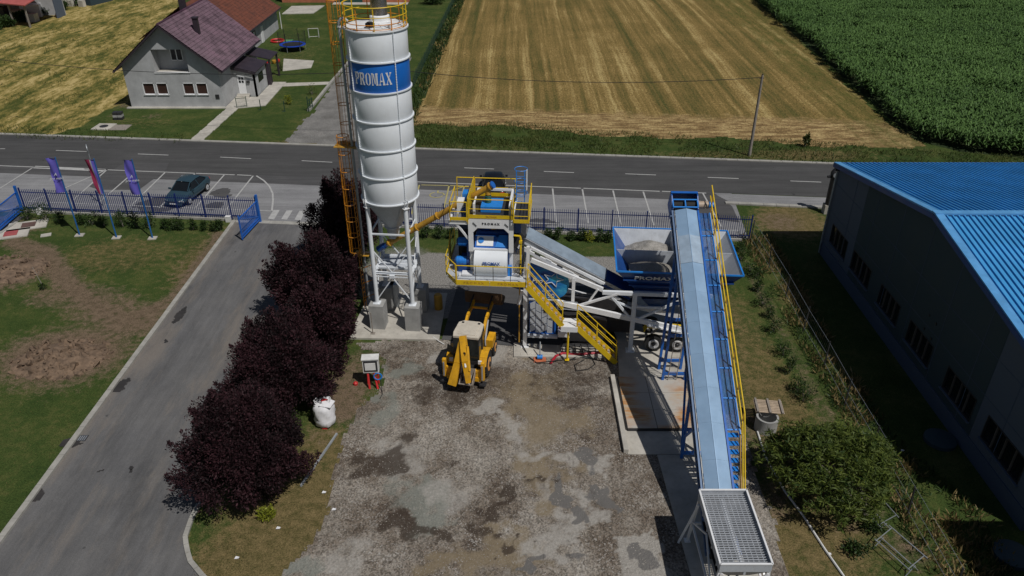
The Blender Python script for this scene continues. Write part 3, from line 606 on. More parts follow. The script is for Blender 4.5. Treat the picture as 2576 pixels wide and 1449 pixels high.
# roof guard rail, filter, hatch
for z, r in ((18.62, .028), (18.15, .02), (17.82, .02), (17.6, .02)): MB().ring((0, 0, z), RS + .02, r, 48, 6).build('guard_ring', yellow if z > 18 else orange, silo, True)
for k in range(11):
    a = k * 2 * math.pi / 11 + .35; MB().beam((RS * math.cos(a), RS * math.sin(a), 17.52), (RS * math.cos(a), RS * math.sin(a), 18.64), .045, .045).build('guard_post', orange if k % 2 else yellow, silo)
MB().lathe([(.5, 17.62), (.5, 17.9), (.42, 17.95)], 32, (.1, .5, 0)).build('filter_collar', white, silo, True)
fl = paint('filter_steel', (.3, .29, .3), .22, metal=.8, var=.3, dirt=.3, scale=3)
MB().lathe([(.42, 17.95), (.42, 18.95)], 32, (.1, .5, 0)).build('dust_filter', fl, silo, True)
MB().lathe([(.4, 18.95), (.56, 18.97), (.56, 19.5), (.3, 19.7), (0, 19.72)], 32, (.1, .5, 0)).build('filter_cap', navy, silo, True)
MB().lathe([(.2, 17.55), (.2, 17.68)], 20, (.0, -1.05, 0)).build('hatch_neck', white, silo, True)
MB().lathe([(.22, 17.66), (.235, 17.82), (.12, 17.9), (0, 17.9)], 20, (.0, -1.05, 0)).build('hatch', black, silo, True)
pv = MB(); pv.box((.95, -.85, 17.68), (.22, .18, .16)); pv.build('relief_valve', white, silo)
for k in range(6):
    a = k * 1.047; MB().beam((.55 * math.cos(a), .55 * math.sin(a), 17.69), (1.45 * math.cos(a), 1.45 * math.sin(a), 17.58), .03, .02).build('roof_rib', white, silo)
# filling pipe with elbow
pp = MB(); pa = [(-1.45, .1, 17.66), (-1.62, .08, 17.8), (-1.8, .06, 17.78), (-1.92, .05, 17.6), (-1.92, .05, 1.2)]; pp.path(pa, .07, 10); pp.build('filling_pipe', galv, silo, True)
for z in (17.3, 14, 10.9, 7.7, 4.5): MB().beam((-1.92, .05, z), (-1.5, .02, z), .04, .04).build('pipe_bracket', galv, silo)
MB().lathe([(.1, 0), (.1, .1)], 16, (-1.92, .05, 17.36)).build('pipe_collar', white, silo, True)
# ladders
def ladder(x, y, z0, z1, m, cage=True, w=.42, cr=.36):
    mb = MB(); mb.beam((x, y - w / 2, z0), (x, y + w / 2 - w, z0 + .01), .01, .01)
    for s_ in (-1, 1): MB().beam((x, y + s_ * w / 2, z0), (x, y + s_ * w / 2, z1), .035, .03).build('ladder_rail', m, silo)
    r = MB()
    for z in np.arange(z0 + .2, z1, .3): r.tube((x, y - w / 2, z), (x, y + w / 2, z), .014, 5)
    tag(r.build('ladder_rungs', m, silo), kind=None)
    if cage:
        for z in np.arange(z0 + .1, z1 + .01, (z1 - z0 - .1) / max(1, round((z1 - z0) / 1.1))):
            MB().ring((x - .3, y, z), cr, .022, 20, 5).build('cage_hoop', m, silo)
        for k in range(7):
            a = math.pi / 2 + .25 + k * (math.pi - .5) / 6
            MB().beam((x - .3 + cr * math.cos(a), y + cr * math.sin(a), z0), (x - .3 + cr * math.cos(a), y + cr * math.sin(a), z1), .018, .01).build('cage_strap', m, silo)
ladder(-2.15, .15, 4.4, 11.6, orange, cr=.32)
ladder(-2.0, .55, 11.0, 18.6, orange, cage=True, cr=.3)
ladder(-2.2, .1, .6, 4.4, orange, cage=False)
MB().bb((-2.9, -.2, 11.02), (-1.65, .8, 11.06)).build('rest_platform', ochre, silo)
MB().bb((-2.5, -.15, 4.3), (-1.6, .5, 4.34)).build('rest_platform', ochre, silo)
for z in (1.4, 2.4, 3.4): MB().beam((-2.2, -.11, z), (-1.2, -.4, z + .6), .04, .04).build('ladder_bracket', orange, silo)
def cyl(a, h, t):
    an = a / RS; r = RS + .013 + t; return (r * math.sin(an), -r * math.cos(an), 15.22 + h)
wrap_word('PROMAX', cyl, letter_w, silo, 1.98, .62)
sp_ = MB(); sp_.beam((-1.25, -2.0, .12), (-1.25, -2.0, 1.6), .05, .05); sp_.box((-1.25, -2.0, .14), (.25, .2, .05)); o = sp_.build('post', woodpole, silo)
tk = MB(); tk.lathe([(.0, 0), (.26, 0), (.26, .95), (.2, 1.05), (0, 1.05)], 20); tk = tk.build('drum', ochre, None, True, loc=(-4.6, 41.2, .1))
tag(tk, 'dull yellow drum behind the right silo block', 'drum')
cb = MB(); cb.bb((-.3, -.25, 0), (.3, .25, 1.6)); cbx = cb.build('cabinet', galv, None, loc=(-7.4, 41.6, .12)); tag(cbx, 'grey steel cabinet between the silo legs', 'cabinet')

# ------------------------------------------------------------ SCREW CONVEYOR
sc = empty('screw_conveyor', (-6.9, 40.25, 5.3), 0, 'ochre tube screw conveyor rising from the silo cone to the mixer deck', 'screw conveyor')
a_, b_ = Vector((-.35, .05, -.15)), Vector((5.85, -1.85, 4.35)); d_ = (b_ - a_).normalized()
MB().tube(a_, b_, .165, 16).build('tube', ochre, sc, True)
for t in (.02, .3, .5, .72, .98):
    c = a_.lerp(b_, t); MB().tube(c - d_ * .03, c + d_ * .03, .23, 16).build('flange', ochre, sc, True)
MB().tube((0, 0, 0), (0, 0, .5), .2, 12).build('inlet', ochre, sc, True)
MB().tube(a_, a_ - d_ * .28, .14, 14).build('gearbox', navy, sc, True); MB().tube(a_ - d_ * .28, a_ - d_ * .8, .19, 16).build('motor', navy, sc, True)
MB().tube(b_, b_ + d_ * .06, .21, 16).build('end_cap', blue, sc, True)
MB().tube(b_ - d_ * .3, b_ - d_ * .3 + Vector((0, 0, -.4)), .15, 14).build('outlet', ochre, sc, True)
grn = paint('green_hose', (.01, .09, .07), .6, dirt=.1)
mb = MB(); q = b_ - d_ * .3
for k in range(7): mb.lathe([(.15, 0), (.185, .05), (.15, .1)], 14, (q.x, q.y, q.z - .45 - k * .1 - .1))
mb.build('flexible_hose', grn, sc, True)

# ------------------------------------------------------------ MOBILE CONCRETE PLANT
PL = empty('mobile_concrete_plant', (0, 36.9, 0), -.075, 'white and blue mobile concrete plant with mixer tower, feed belt, four bins and yellow stairs', 'concrete plant')
def V(x, Y, z): return (x, Y - 36.9, z)
def P(fn, name, m, smooth=False): mb = MB(); fn(mb); return mb.build(name, m, PL, smooth)
def beam(name, m, a, b, w, h): return MB().beam(V(*a), V(*b), w, h).build(name, m, PL)
def box(name, m, a, b): return MB().bb(V(*a), V(*b)).build(name, m, PL)
# lower platform
box('platform_floor', hopper_m, (-2.95, 36.02, 4.86), (.85, 36.75, 4.9))
box('platform_floor', hopper_m, (-3.6, 36.7, 4.86), (-2.2, 40.6, 4.9))
box('floor_beam', white, (-2.9, 36.7, 4.66), (.95, 36.9, 4.97))
box('floor_beam', white, (-2.9, 40.0, 4.6), (1.0, 40.2, 4.9))
box('floor_beam', white, (-2.6, 36.9, 4.6), (-2.4, 40, 4.84)); box('floor_beam', white, (.4, 36.9, 4.6), (.6, 40, 4.9))
box('toe_board', yellow, (-2.95, 35.96, 4.78), (-1.15, 36.0, 5.08)); box('toe_board', yellow, (-1.13, 35.96, 4.78), (.82, 36.0, 5.08))
text('P R O M A X', .2, ochre, PL, V(-2.0, 35.955, 4.93)); text('P R O M A X', .2, ochre, PL, V(-.15, 35.955, 4.93))
beam('toe_board', yellow, (-2.95, 35.98, 4.9), (-3.65, 37.0, 4.9), .03, .25); beam('toe_board', yellow, (-3.65, 37.0, 4.9), (-3.65, 40.4, 4.9), .03, .25)
def rails(pts, zf, m=yellow, h=1.05, mids=1, w=.05, step=99):
    for a, b in zip(pts, pts[1:]):
        mb = MB(); mb.tube(V(*a, zf + h), V(*b, zf + h), w / 2 + .003, 6)
        for k in range(mids): mb.tube(V(*a, zf + h * (k + 1) / (mids + 1)), V(*b, zf + h * (k + 1) / (mids + 1)), w / 2 - .006, 6)
        mb.build('guard_rail', m, PL)
    for a in pts: MB().beam(V(*a, zf - .02), V(*a, zf + h + .02), w, w).build('guard_post', m, PL)
rails([(-2.93, 36.0), (.82, 36.0)], 4.9, mids=0); rails([(-2.97, 36.02), (-3.64, 37.0), (-3.64, 40.4)], 4.9, h=1.1)
for x in (-1.9, -.95, -.02): beam('guard_post', dark, (x, 36.03, 4.95), (x, 36.03, 5.95), .03, .03)
box('platform_floor', dark, (-3.62, 37.0, 4.8), (-2.9, 40.4, 4.85))
MB().plate([V(-3.66, 38.2, 4.95), V(-3.66, 38.9, 4.95), V(-3.66, 38.9, 6.6), V(-3.66, 38.2, 6.0)], .03).build('side_plate', yellow, PL)
# mixer drum: quarter curved cover and body
prof = [(36.72, 4.98), (36.55, 5.25), (36.5, 5.6), (36.58, 5.95), (36.8, 6.22), (37.1, 6.36)]
mb = MB(); vs = []
for y, z in prof + [(37.1, 4.98)]:
    for x in (-2.05, -.25): vs.append(V(x, y, z))
n = len(prof) + 1; mb.add(vs, [(2 * i, 2 * i + 1, (2 * i + 3) % (2 * n), (2 * i + 2) % (2 * n)) for i in range(n)] + [tuple(range(0, 2 * n, 2)), tuple(range(1, 2 * n, 2))[::-1]])
mb.build('mixer_cover', silo_m, PL, True)
bl_ = MB()
for z_, y_ in ((5.35, 36.53), (5.75, 36.52)):
    for x in np.arange(-1.95, -.3, .2): bl_.box(V(x, y_, z_), (.025, .03, .025))
tag(bl_.build('cover_bolts', hopper_m, PL), kind='stuff')
text('PROMAX', .24, letter_b, PL, V(-1.1, 36.48, 5.85), (math.pi / 2 - .15, 0, 0), sx=.95, bold=.008)
mb = MB(); mb.plate([V(-2.05, 37.12, 5.0), V(-2.05, 37.12, 6.4), V(-2.05, 37.6, 6.9), V(-2.05, 39.4, 6.9), V(-2.05, 39.8, 6.3), V(-2.05, 39.8, 5.0)], 1.8, (1, 0, 0)); mb.build('mixer_body', blue, PL)
box('mixer_rim', white, (-2.1, 37.06, 6.36), (-.2, 37.16, 6.46))
mb = MB(); mb.plate([V(-1.95, 37.25, 6.53), V(-1.05, 37.25, 6.53), V(-1.05, 37.62, 6.95), V(-1.95, 37.62, 6.95)], .05, (0, -.76, .65)); mb.build('inspection_hatch', white, PL)
mb = MB(); mb.tube(V(-1.72, 37.42, 6.78), V(-1.72, 37.38, 6.82), .16, 18); mb.build('hatch_disc', blue_b, PL)
MB().plate([V(-.95, 37.2, 6.5), V(-.3, 37.2, 6.5), V(-.3, 37.7, 6.98), V(-.75, 37.7, 6.98)], .04, (0, -.7, .7)).build('mixer_flap', blue_b, PL)
for (y, z) in ((37.4, 5.5), (38.3, 6.2)):
    MB().tube(V(-3.1, y, z), V(-2.55, y, z), .24, 16).build('drive_motor', blue_b, PL, True)
    m_ = MB()
    for k in range(6): m_.tube(V(-3.05 + k * .08, y, z), V(-3.03 + k * .08, y, z), .27, 14)
    m_.build('cooling_fins', blue_b, PL); MB().tube(V(-2.55, y, z), V(-2.05, y, z), .17, 12).build('gearbox', navy, PL, True)
    MB().tube(V(-3.18, y, z), V(-3.1, y, z), .2, 16).build('fan_cover', navy, PL, True)
box('motor_base', navy, (-3.0, 37.2, 4.9), (-2.3, 39, 5.2)); box('motor_guard', navy, (-2.5, 37.3, 5.2), (-2.08, 38.6, 6.5))
box('motor_housing', dark, (-3.2, 38.9, 4.95), (-2.3, 40.0, 6.7))
# discharge chute
mb = MB(); mb.plate([V(-2.0, 37.3, 4.9), V(-.3, 37.3, 4.9), V(-.6, 37.6, 4.1), V(-1.7, 37.6, 4.1)], 1.2, (0, 1, 0)); mb.build('discharge_chute', navy, PL)
# portal frame
def mp(a, b, t): return V(a, 37.0 + t, b)
MB().holed([(-2.35, 6.3), (-2.35, 8.25), (.07, 8.25), (.07, 6.3), (-.18, 6.3), (-.18, 7.45), (-.45, 7.72), (-1.85, 7.72), (-2.1, 7.45), (-2.1, 6.3)], [], .14, mp).build('portal_frame', white, PL)
for x in (-2.35, -.18): box('portal_leg', white, (x + .02, 37.2, 4.95), (x + .22, 37.4, 7.6)); 
for x in (-2.3, -.13): box('portal_leg', white, (x, 39.7, 4.95), (x + .2, 39.9, 8.2))
text('P R O M A X', .17, letter_k, PL, V(-1.14, 36.99, 7.98), bold=.006)
for s_ in (-1, 1): MB().beam(V(-1.14 + s_ * .75, 36.985, 7.85), V(-1.14 + s_ * .95, 36.985, 8.05) if s_ < 0 else V(-1.14 + s_ * .75, 36.985, 8.05), .02, .05, (0, 1, 0)).build('slot', dark, PL) if s_ < 0 else MB().beam(V(-.39, 36.985, 8.03), V(-.2, 36.985, 7.85), .02, .05, (0, 1, 0)).build('slot', dark, PL)
beam('deck_beam', white, (-2.4, 37.1, 8.16), (-2.4, 39.9, 8.16), .12, .16); beam('deck_beam', white, (.0, 37.1, 8.16), (.0, 39.9, 8.16), .12, .16)
beam('deck_beam', white, (-2.4, 39.8, 8.16), (.1, 39.8, 8.16), .12, .16)
# weigh hoppers under and on the deck
mb = MB(); mb.lathe([(.28, 6.95), (.5, 7.25), (.5, 8.1), (.45, 8.15), (0, 8.15)], 24, V(-1.5, 38.4, 0)); mb.build('weigh_hopper', navy, PL, True)
mb = MB(); mb.lathe([(.2, 6.95), (.42, 7.35), (.42, 8.0), (0, 8.0)], 24, V(-.65, 38.6, 0)); mb.build('weigh_hopper', navy, PL, True)
MB().tube(V(-1.2, 37.9, 7.3), V(-.3, 37.9, 7.5), .1, 10).build('water_pipe', ochre, PL, True)
box('mixer_lid', navy, (-2.0, 37.9, 6.92), (-.25, 39.6, 7.1))
mb = MB(); mb.plate([V(-1.75, 37.75, 8.3), V(-.7, 37.75, 8.3), V(-.6, 37.75, 8.62), V(-1.75, 37.75, 8.62)], 1.2, (0, 1, 0)); mb.build('cement_hopper', blue_b, PL)
box('white_frame', white, (-2.1, 37.5, 8.85), (-2.02, 39.4, 8.95)); box('white_frame', white, (-.2, 37.3, 8.25), (-.08, 39.4, 8.95)); box('white_frame', white, (-2.1, 39.4, 8.85), (-.1, 39.5, 8.97)); box('white_frame', white, (-2.12, 37.4, 8.25), (-2.0, 37.52, 8.95))
box('electric_box', white, (-3.0, 37.6, 8.25), (-2.65, 38.2, 8.95)); box('electric_box', blue_b, (-2.8, 38.3, 8.3), (-2.5, 38.9, 9.1)); box('electric_box', navy, (-2.75, 37.3, 7.9), (-2.5, 37.8, 8.6))
box('deck_floor', dark, (-2.3, 37.2, 8.24), (0, 39.9, 8.28))
# upper deck rails and plates
box('toe_board', yellow, (-2.3, 36.98, 8.3), (-.02, 37.0, 8.5)); text('PROMAX', .14, ochre, PL, V(-1.1, 36.975, 8.4))
box('toe_board', yellow, (-2.3, 39.9, 8.3), (-.02, 39.93, 8.5))
rails([(-2.3, 37.0), (-.02, 37.0)], 8.28, h=1.1); rails([(-2.3, 39.9), (-.02, 39.9)], 8.28, h=1.1); rails([(-2.33, 39.9), (-3.3, 39.9)], 8.28, h=1.1)
for ys in ((36.97, 38.3), (38.5, 39.95)):
    MB().plate([V(-2.36, ys[0], 7.95), V(-2.36, ys[1], 8.1), V(-2.36, ys[1], 9.45), V(-2.36, ys[0], 9.45)], .03, (1, 0, 0)).build('deck_side_plate', yellow, PL)
MB().plate([V(.03, 36.99, 8.1), V(.03, 37.6, 8.1), V(.03, 37.6, 9.3), V(.03, 36.99, 9.3)], .03, (1, 0, 0)).build('deck_side_plate', yellow, PL)
rails([(-3.3, 37.0), (-2.4, 37.0)], 8.1, h=1.1); rails([(-3.3, 37.0), (-3.3, 39.0)], 8.1, h=1.1); box('toe_board', yellow, (-3.3, 36.97, 8.15), (-2.42, 37.0, 8.33))
beam('deck_beam', white, (-3.4, 37.1, 7.98), (-2.35, 37.1, 7.98), .12, .2); beam('deck_beam', white, (-3.35, 37.1, 7.98), (-3.35, 39.2, 7.98), .12, .16); beam('brace', white, (-3.0, 37.12, 7.9), (-2.3, 37.12, 6.9), .1, .1)
# side landing with ladder
rails([(.1, 36.8), (.88, 36.8), (.88, 39.4)], 8.2, h=1.15, mids=2); box('toe_board', yellow, (.1, 36.76, 8.2), (.9, 36.79, 8.4)); box('toe_board', yellow, (.9, 36.8, 8.2), (.93, 39.4, 8.4))
box('deck_floor', dark, (.08, 36.82, 8.16), (.86, 39.4, 8.2)); text('PROMAX', .12, ochre, PL, V(.062, 37.3, 8.7), (math.pi / 2, 0, math.pi / 2))
for x in (.05, .5): beam('ladder_rail', blue_b, (x, 39.5, 5), (x, 39.5, 10.0), .05, .05)
mb = MB()
for z in np.arange(5.2, 9.9, .3): mb.tube(V(.05, 39.5, z), V(.5, 39.5, z), .015, 5)
mb.build('ladder_rungs', blue_b, PL)
for z in (8.6, 9.3, 10.0): P(lambda m: m.ring(V(.275, 39.85, z), .36, .02, 16, 4), 'cage_hoop', blue_b)
beam('ladder_rail', white, (.62, 39.5, 8.9), (.62, 39.5, 10.1), .06, .06)
# yellow air/water pipe on the right
mb = MB(); mb.path([V(.1, 37.0, 7.35), V(.42, 36.95, 7.35), V(.46, 36.95, 7.2), V(.46, 36.9, 5.0)], .055, 8); mb.build('water_pipe', yellow, PL, True)
box('valve', yellow, (.38, 36.85, 6.95), (.54, 37.02, 7.1)); box('control_box', navy, (.1, 37.3, 7.35), (.45, 37.6, 8.05))
hs = MB(); 
for k in range(5):
    hs.path([V(.35 + .05 * k, 36.75, 6.0), V(.1 + .1 * k, 36.6, 5.5), V(.4 + .05 * k, 36.65, 5.1), V(.55 - .1 * k, 36.6, 5.35), V(.35 + .05 * k, 36.75, 5.8)], .013, 5)
hs.build('hoses', black, PL)
box('service_cabinet', blue_b, (-.22, 36.75, 4.98), (-.02, 37.1, 5.5)); box('floor_plate', white, (.0, 36.75, 4.98), (.5, 37.0, 5.05)); box('floor_plate', white, (-2.75, 36.65, 4.98), (-2.15, 37.1, 5.06)); box('side_wall', dark, (.55, 37.3, 4.98), (.6, 38.6, 6.6))
box('stair_post', white, (.78, 36.85, 4.9), (.95, 37.02, 6.75))
# legs under the tower
box('support_leg', white, (.62, 37.05, .12), (.84, 37.25, 4.65)); box('foot_plate', white, (.5, 36.95, .1), (.96, 37.35, .15)); box('support_leg', white, (.6, 40.0, .12), (.82, 40.2, 4.65))
beam('hanging_strut', white, (.55, 36.95, 4.0), (.35, 36.9, 3.1), .14, .14)
box('support_leg', ochre, (.38, 36.95, .5), (.44, 37.0, 4.6))
# control container with chevron panels
box('control_cabin', navy, (.95, 37.45, .85), (2.5, 39.2, 3.1)); box('cabin_roof', hopper_m, (.9, 37.4, 3.1), (2.55, 39.3, 3.18)); box('cabin_skirt', hopper_m, (.88, 37.15, .72), (2.6, 37.4, .86))
for i in range(4):
    for j in range(4):
        x0 = 1.0 + i * .33; z0 = .95 + j * .5; s_ = .17 * (1 if i % 2 == 0 else -1)
        P(lambda m: m.plate([V(x0, 37.4, z0), V(x0 + .3, 37.4, z0 + s_), V(x0 + .3, 37.4, z0 + .44 + s_), V(x0, 37.4, z0 + .44)], .03, (0, 1, 0)), 'wall_panel', hopper_m)
box('cabin_window', glass_d, (1.78, 37.36, 2.35), (2.05, 37.4, 2.95)); box('cabin_stripe', blue, (.98, 37.39, .86), (2.5, 37.44, .93)); box('cabin_stripe', blue, (2.4, 37.38, .95), (2.5, 37.44, 3.05))
box('pump_box', white, (2.62, 37.2, .8), (3.3, 37.8, 1.15)); box('tank', dark, (2.9, 37.6, .3), (5.4, 39.6, 2.0))
P(lambda m: m.tube(V(2.65, 37.15, 1.5), V(2.9, 37.15, 1.4), .08, 10), 'valve', paint('magenta_tap', (.3, .03, .2), .5)); P(lambda m: m.tube(V(2.85, 37.1, 1.45), V(2.95, 37.1, 1.4), .1, 10), 'valve', blue)
# printed side banner with star
def banner():
    m, n_, l, p = nodes('banner_print'); c = n_.new('ShaderNodeTexCoord'); sx = n_.new('ShaderNodeSeparateXYZ'); l.new(c.outputs['Object'], sx.inputs[0])
    f = math_(n_, l, 'ADD', math_(n_, l, 'MULTIPLY', sx.outputs[0], .11), math_(n_, l, 'MULTIPLY', noise(n_, l, .9, 4, .6, coord(n_, l, 'Object', (1, 1, 2.5), .4)), .9))
    l.new(ramp(n_, l, f, [(.5, (.004, .03, .16)), (.62, (.005, .1, .42)), (.78, (.01, .22, .5)), (.9, (.05, .38, .58))]), p.inputs['Base Color']); p.inputs['Roughness'].default_value = .5; return m
ban = banner()
def mpb(a, b, t): return V(a, 37.45 + t, b)
arcp = [(2.4 + .75 * math.cos(t), 4.2 + .95 * math.sin(t)) for t in np.linspace(-1.35, 1.2, 9)]
MB().holed([(.98, 3.3), (1.6, 3.25)] + arcp + [(.98, 5.5)], [], .04, mpb).build('printed_banner', ban, PL)
mb = MB(); mb.plate([V(-1.9, 37.3, 4.45), V(.9, 37.3, 4.15), V(.9, 37.3, 3.65), V(-.4, 37.3, 4.1), V(-1.9, 37.3, 4.4)], .04, (0, 1, 0)); mb.build('printed_banner', ban, PL)
mb = MB()
for k in range(5):
    a0 = math.pi / 2 + k * 2.513 - .3; a1 = a0 + 2.513; c = (2.3, 4.55)
    mb.beam(V(c[0] + .55 * math.cos(a0), 37.43, c[1] + .42 * math.sin(a0)), V(c[0] + .55 * math.cos(a1), 37.43, c[1] + .42 * math.sin(a1)), .02, .05, (0, 1, 0)) if k % 2 == 0 else None
for k in range(10):
    ra = lambda i: (.62, .5) if i % 2 == 0 else (.28, .2)
    a0 = math.pi / 2 + k * math.pi / 5 - .3; a1 = a0 + math.pi / 5; r0, r1 = ra(k), ra(k + 1)
    mb.beam(V(2.25 + r0[0] * math.cos(a0), 37.42, 4.55 + r0[1] * math.sin(a0)), V(2.25 + r1[0] * math.cos(a1), 37.42, 4.55 + r1[1] * math.sin(a1)), .05, .02, (0, 1, 0))
mb = MB()
for k in range(10):
    ra = lambda i: (.6, .5) if i % 2 == 0 else (.26, .2)
    a0 = math.pi / 2 + k * math.pi / 5 - .3; a1 = a0 + math.pi / 5; r0, r1 = ra(k), ra(k + 1)
    mb.beam(V(2.25 + r0[0] * math.cos(a0), 37.42, 4.5 + r0[1] * math.sin(a0)), V(2.25 + r1[0] * math.cos(a1), 37.42, 4.5 + r1[1] * math.sin(a1)), .055, .02, (0, 0, 1))
mb.build('star_outline', letter_w, PL)
text('Pro', .42, letter_w, PL, V(1.35, 37.43, 4.35), (math.pi / 2, 0, 0), shear=.3); text('CLEAN', .16, letter_w, PL, V(1.9, 37.43, 3.72)); text('90', .42, letter_w, PL, V(2.15, 37.43, 3.4))
# truss arms and chassis
beam('chassis_beam', white, (2.5, 37.15, 3.2), (11.0, 37.15, 1.4), .16, .3); beam('chassis_beam', white, (2.5, 38.6, 3.2), (11.0, 38.6, 1.4), .16, .3)
beam('support_arm', white, (1.0, 37.3, 5.75), (5.0, 37.3, 4.05), .14, .24); beam('support_arm', white, (.95, 37.6, 6.35), (5.1, 37.6, 4.25), .1, .14)
box('post', white, (3.3, 37.2, 3.1), (3.48, 37.36, 4.75)); beam('brace', white, (3.75, 37.2, 3.0), (5.9, 37.1, 3.95), .12, .12); beam('brace', white, (4.2, 37.25, 3.1), (4.75, 37.25, 4.1), .1, .1); beam('brace', white, (2.5, 38.9, 5.0), (5.2, 39.8, 3.4), .1, .1)
box('support_leg', silo_m, (6.68, 37.05, .12), (6.92, 37.27, 4.0)); box('foot_plate', silo_m, (6.55, 36.95, .1), (7.05, 37.4, .15)); box('support_leg', silo_m, (6.68, 41.4, .12), (6.92, 41.6, 4.0)); box('support_leg', silo_m, (10.6, 37.05, .12), (10.8, 37.25, 4.0)); box('support_leg', silo_m, (10.6, 41.4, .12), (10.8, 41.6, 4.0))
beam('frame_beam', silo_m, (5.0, 37.16, 3.95), (11.0, 37.16, 3.95), .18, .2); beam('frame_beam', silo_m, (5.9, 41.5, 3.95), (11.0, 41.5, 3.95), .18, .2)
beam('brace', silo_m, (9.6, 37.14, 3.8), (6.9, 37.14, 2.2), .12, .12); beam('brace', silo_m, (5.5, 37.14, 3.75), (6.75, 37.14, 2.2), .12, .12); beam('brace', silo_m, (6.9, 37.14, 3.1), (8.3, 37.14, 3.1), .1, .1); beam('brace', silo_m, (5.2, 37.3, 3.6), (6.7, 37.3, 2.9), .1, .1)
# feed conveyor
feedc = paint('feed_cover_sheet', (.34, .42, .5), .35, metal=.35, var=.12, dirt=.15)
A_, B_ = Vector(V(.35, 38.8, 6.35)), Vector(V(6.6, 38.8, 2.9)); D_ = (B_ - A_)
def cvp(t, s_, h): return tuple(A_ + D_ * t + Vector((0, s_, 0)) + Vector((.48, 0, .87)) * h)
for s_, e in ((-.55, 1), (.55, 1)):
    MB().plate([cvp(0, s_, -.05), cvp(e, s_, -.05), cvp(e, s_ * 1.25, .4), cvp(0, s_ * 1.25, .4)], .02).build('side_sheet', galv, PL)
MB().plate([cvp(0, -.55, -.05), cvp(1, -.55, -.05), cvp(1, .55, -.05), cvp(0, .55, -.05)], .03).build('conveyor_belt', black, PL)
MB().plate([cvp(.02, -.6, .41), cvp(.74, -.6, .41), cvp(.74, .35, .62), cvp(.02, .35, .62)], .02).build('belt_cover', feedc, PL)
MB().plate([cvp(.02, -.6, .41), cvp(.74, -.6, .41), cvp(.74, -.66, .05), cvp(.02, -.66, .05)], .02).build('belt_cover_side', hopper_m, PL)
for s_ in (-.75, .6): MB().beam(cvp(0, s_, -.2), cvp(1, s_, -.2), .1, .18).build('truss_chord', white, PL)
for k in range(9):
    t = .04 + k * .1; MB().beam(cvp(t, -.78, -.08), cvp(t + .05, -.78, -.08), .06, .06).build('idler_bracket', dark if k % 2 else white, PL)
MB().plate([cvp(.745, -.6, .38), cvp(1, -.6, .38), cvp(1, .35, .6), cvp(.745, .35, .6)], .02).build('belt_cover', navy, PL)
MB().plate([cvp(.745, -.6, .38), cvp(1, -.6, .38), cvp(1, -.66, .02), cvp(.745, -.66, .02)], .02).build('belt_cover_side', navy, PL)
MB().tube(cvp(-.02, -.7, 0), cvp(-.02, .7, 0), .2, 14).build('head_pulley', black, PL, True)
MB().plate([cvp(-.05, -.75, -.4), cvp(.01, -.75, -.4), cvp(.01, -.7, .5), cvp(-.05, -.7, .6)], 1.4, (0, 1, 0)).build('head_box', dark, PL)
# bins
bx0, bx1, by0, by1, zt, zb = 5.7, 12.5, 37.2, 42.65, 5.25, 3.3
binm = hopper_m
def quadp(name, m, pts, th=.04, nrm=None): return MB().plate([V(*p) for p in pts], th, nrm).build(name, m, PL)
ix0, ix1, iy0, iy1 = 7.2, 11.1, 38.5, 41.6
for out, th in ((1, 0),):
    quadp('bin_wall', navy, [(bx0, by0, zt), (bx1, by0, zt), (ix1, iy0 - .3, zb), (ix0, iy0 - .3, zb)], .04)
    quadp('bin_wall', navy, [(bx1, by0, zt), (bx1, by1, zt), (ix1, iy1, zb), (ix1, iy0 - .3, zb)], .04)
    quadp('bin_wall', binm, [(bx1, by1, zt), (bx0, by1, zt), (ix0, iy1, zb), (ix1, iy1, zb)], .04)
    quadp('bin_wall', navy, [(bx0, by1, zt), (bx0, by0, zt), (ix0, iy0 - .3, zb), (ix0, iy1, zb)], .04)
e = .05
quadp('bin_lining', binm, [(bx0 + e, by0 + e, zt), (bx0 + e, by1 - e, zt), (ix0 + e, iy1, zb), (ix0 + e, iy0, zb)], .01); quadp('bin_lining', binm, [(bx1 - e, by1 - e, zt), (bx1 - e, by0 + e, zt), (ix1 - e, iy0, zb), (ix1 - e, iy1, zb)], .01)
quadp('bin_lining', binm, [(bx1 - e, by0 + e * 2, zt), (bx0 + e, by0 + e * 2, zt), (ix0, iy0 - .2, zb), (ix1, iy0 - .2, zb)], .01)
quadp('bin_floor', binm, [(ix0, iy0 - .3, zb), (ix1, iy0 - .3, zb), (ix1, iy1, zb), (ix0, iy1, zb)], .04, (0, 0, -1))
for a, b in (((bx0, by0), (bx1, by0)), ((bx1, by0), (bx1, by1)), ((bx1, by1), (bx0, by1)), ((bx0, by1), (bx0, by0))): beam('bin_rim', blue_b, (*a, zt + .03), (*b, zt + .03), .08, .08)
ym = 40.0; xm = 9.2
quadp('bin_divider', binm, [(bx0 + .08, ym, zt - .1), (bx1 - .08, ym, zt - .1), (ix1 + .1, ym, zb + .1), (ix0 - .1, ym, zb + .1)], .05); quadp('bin_divider', binm, [(xm, by0 + .1, zt + .02), (xm, by1 - .1, zt + .02), (xm, iy1, zb + .05), (xm, iy0, zb + .05)], .05)
for (x0, x1, y0, y1) in ((xm + .1, 12.3, 37.9, 39.9), (xm + .1, 12.3, 40.1, 42.0)): beam('bin_stay', binm, (11.5, y0, zt - .45), (11.5, y1, zt - .45), .16, .05)
for k in range(3): beam('wall_rib', navy, (6.1 + k * .35, 37.43 + k * .22, zt - .6 - k * .45), (12.1 - k * .35, 37.43 + k * .22, zt - .6 - k * .45), .12, .08)
text('PROMAX', .42, letter_w, PL, V(7.75, 37.25, zt - .38), (math.pi / 2 + .45, 0, 0), sx=1.25, bold=.008)
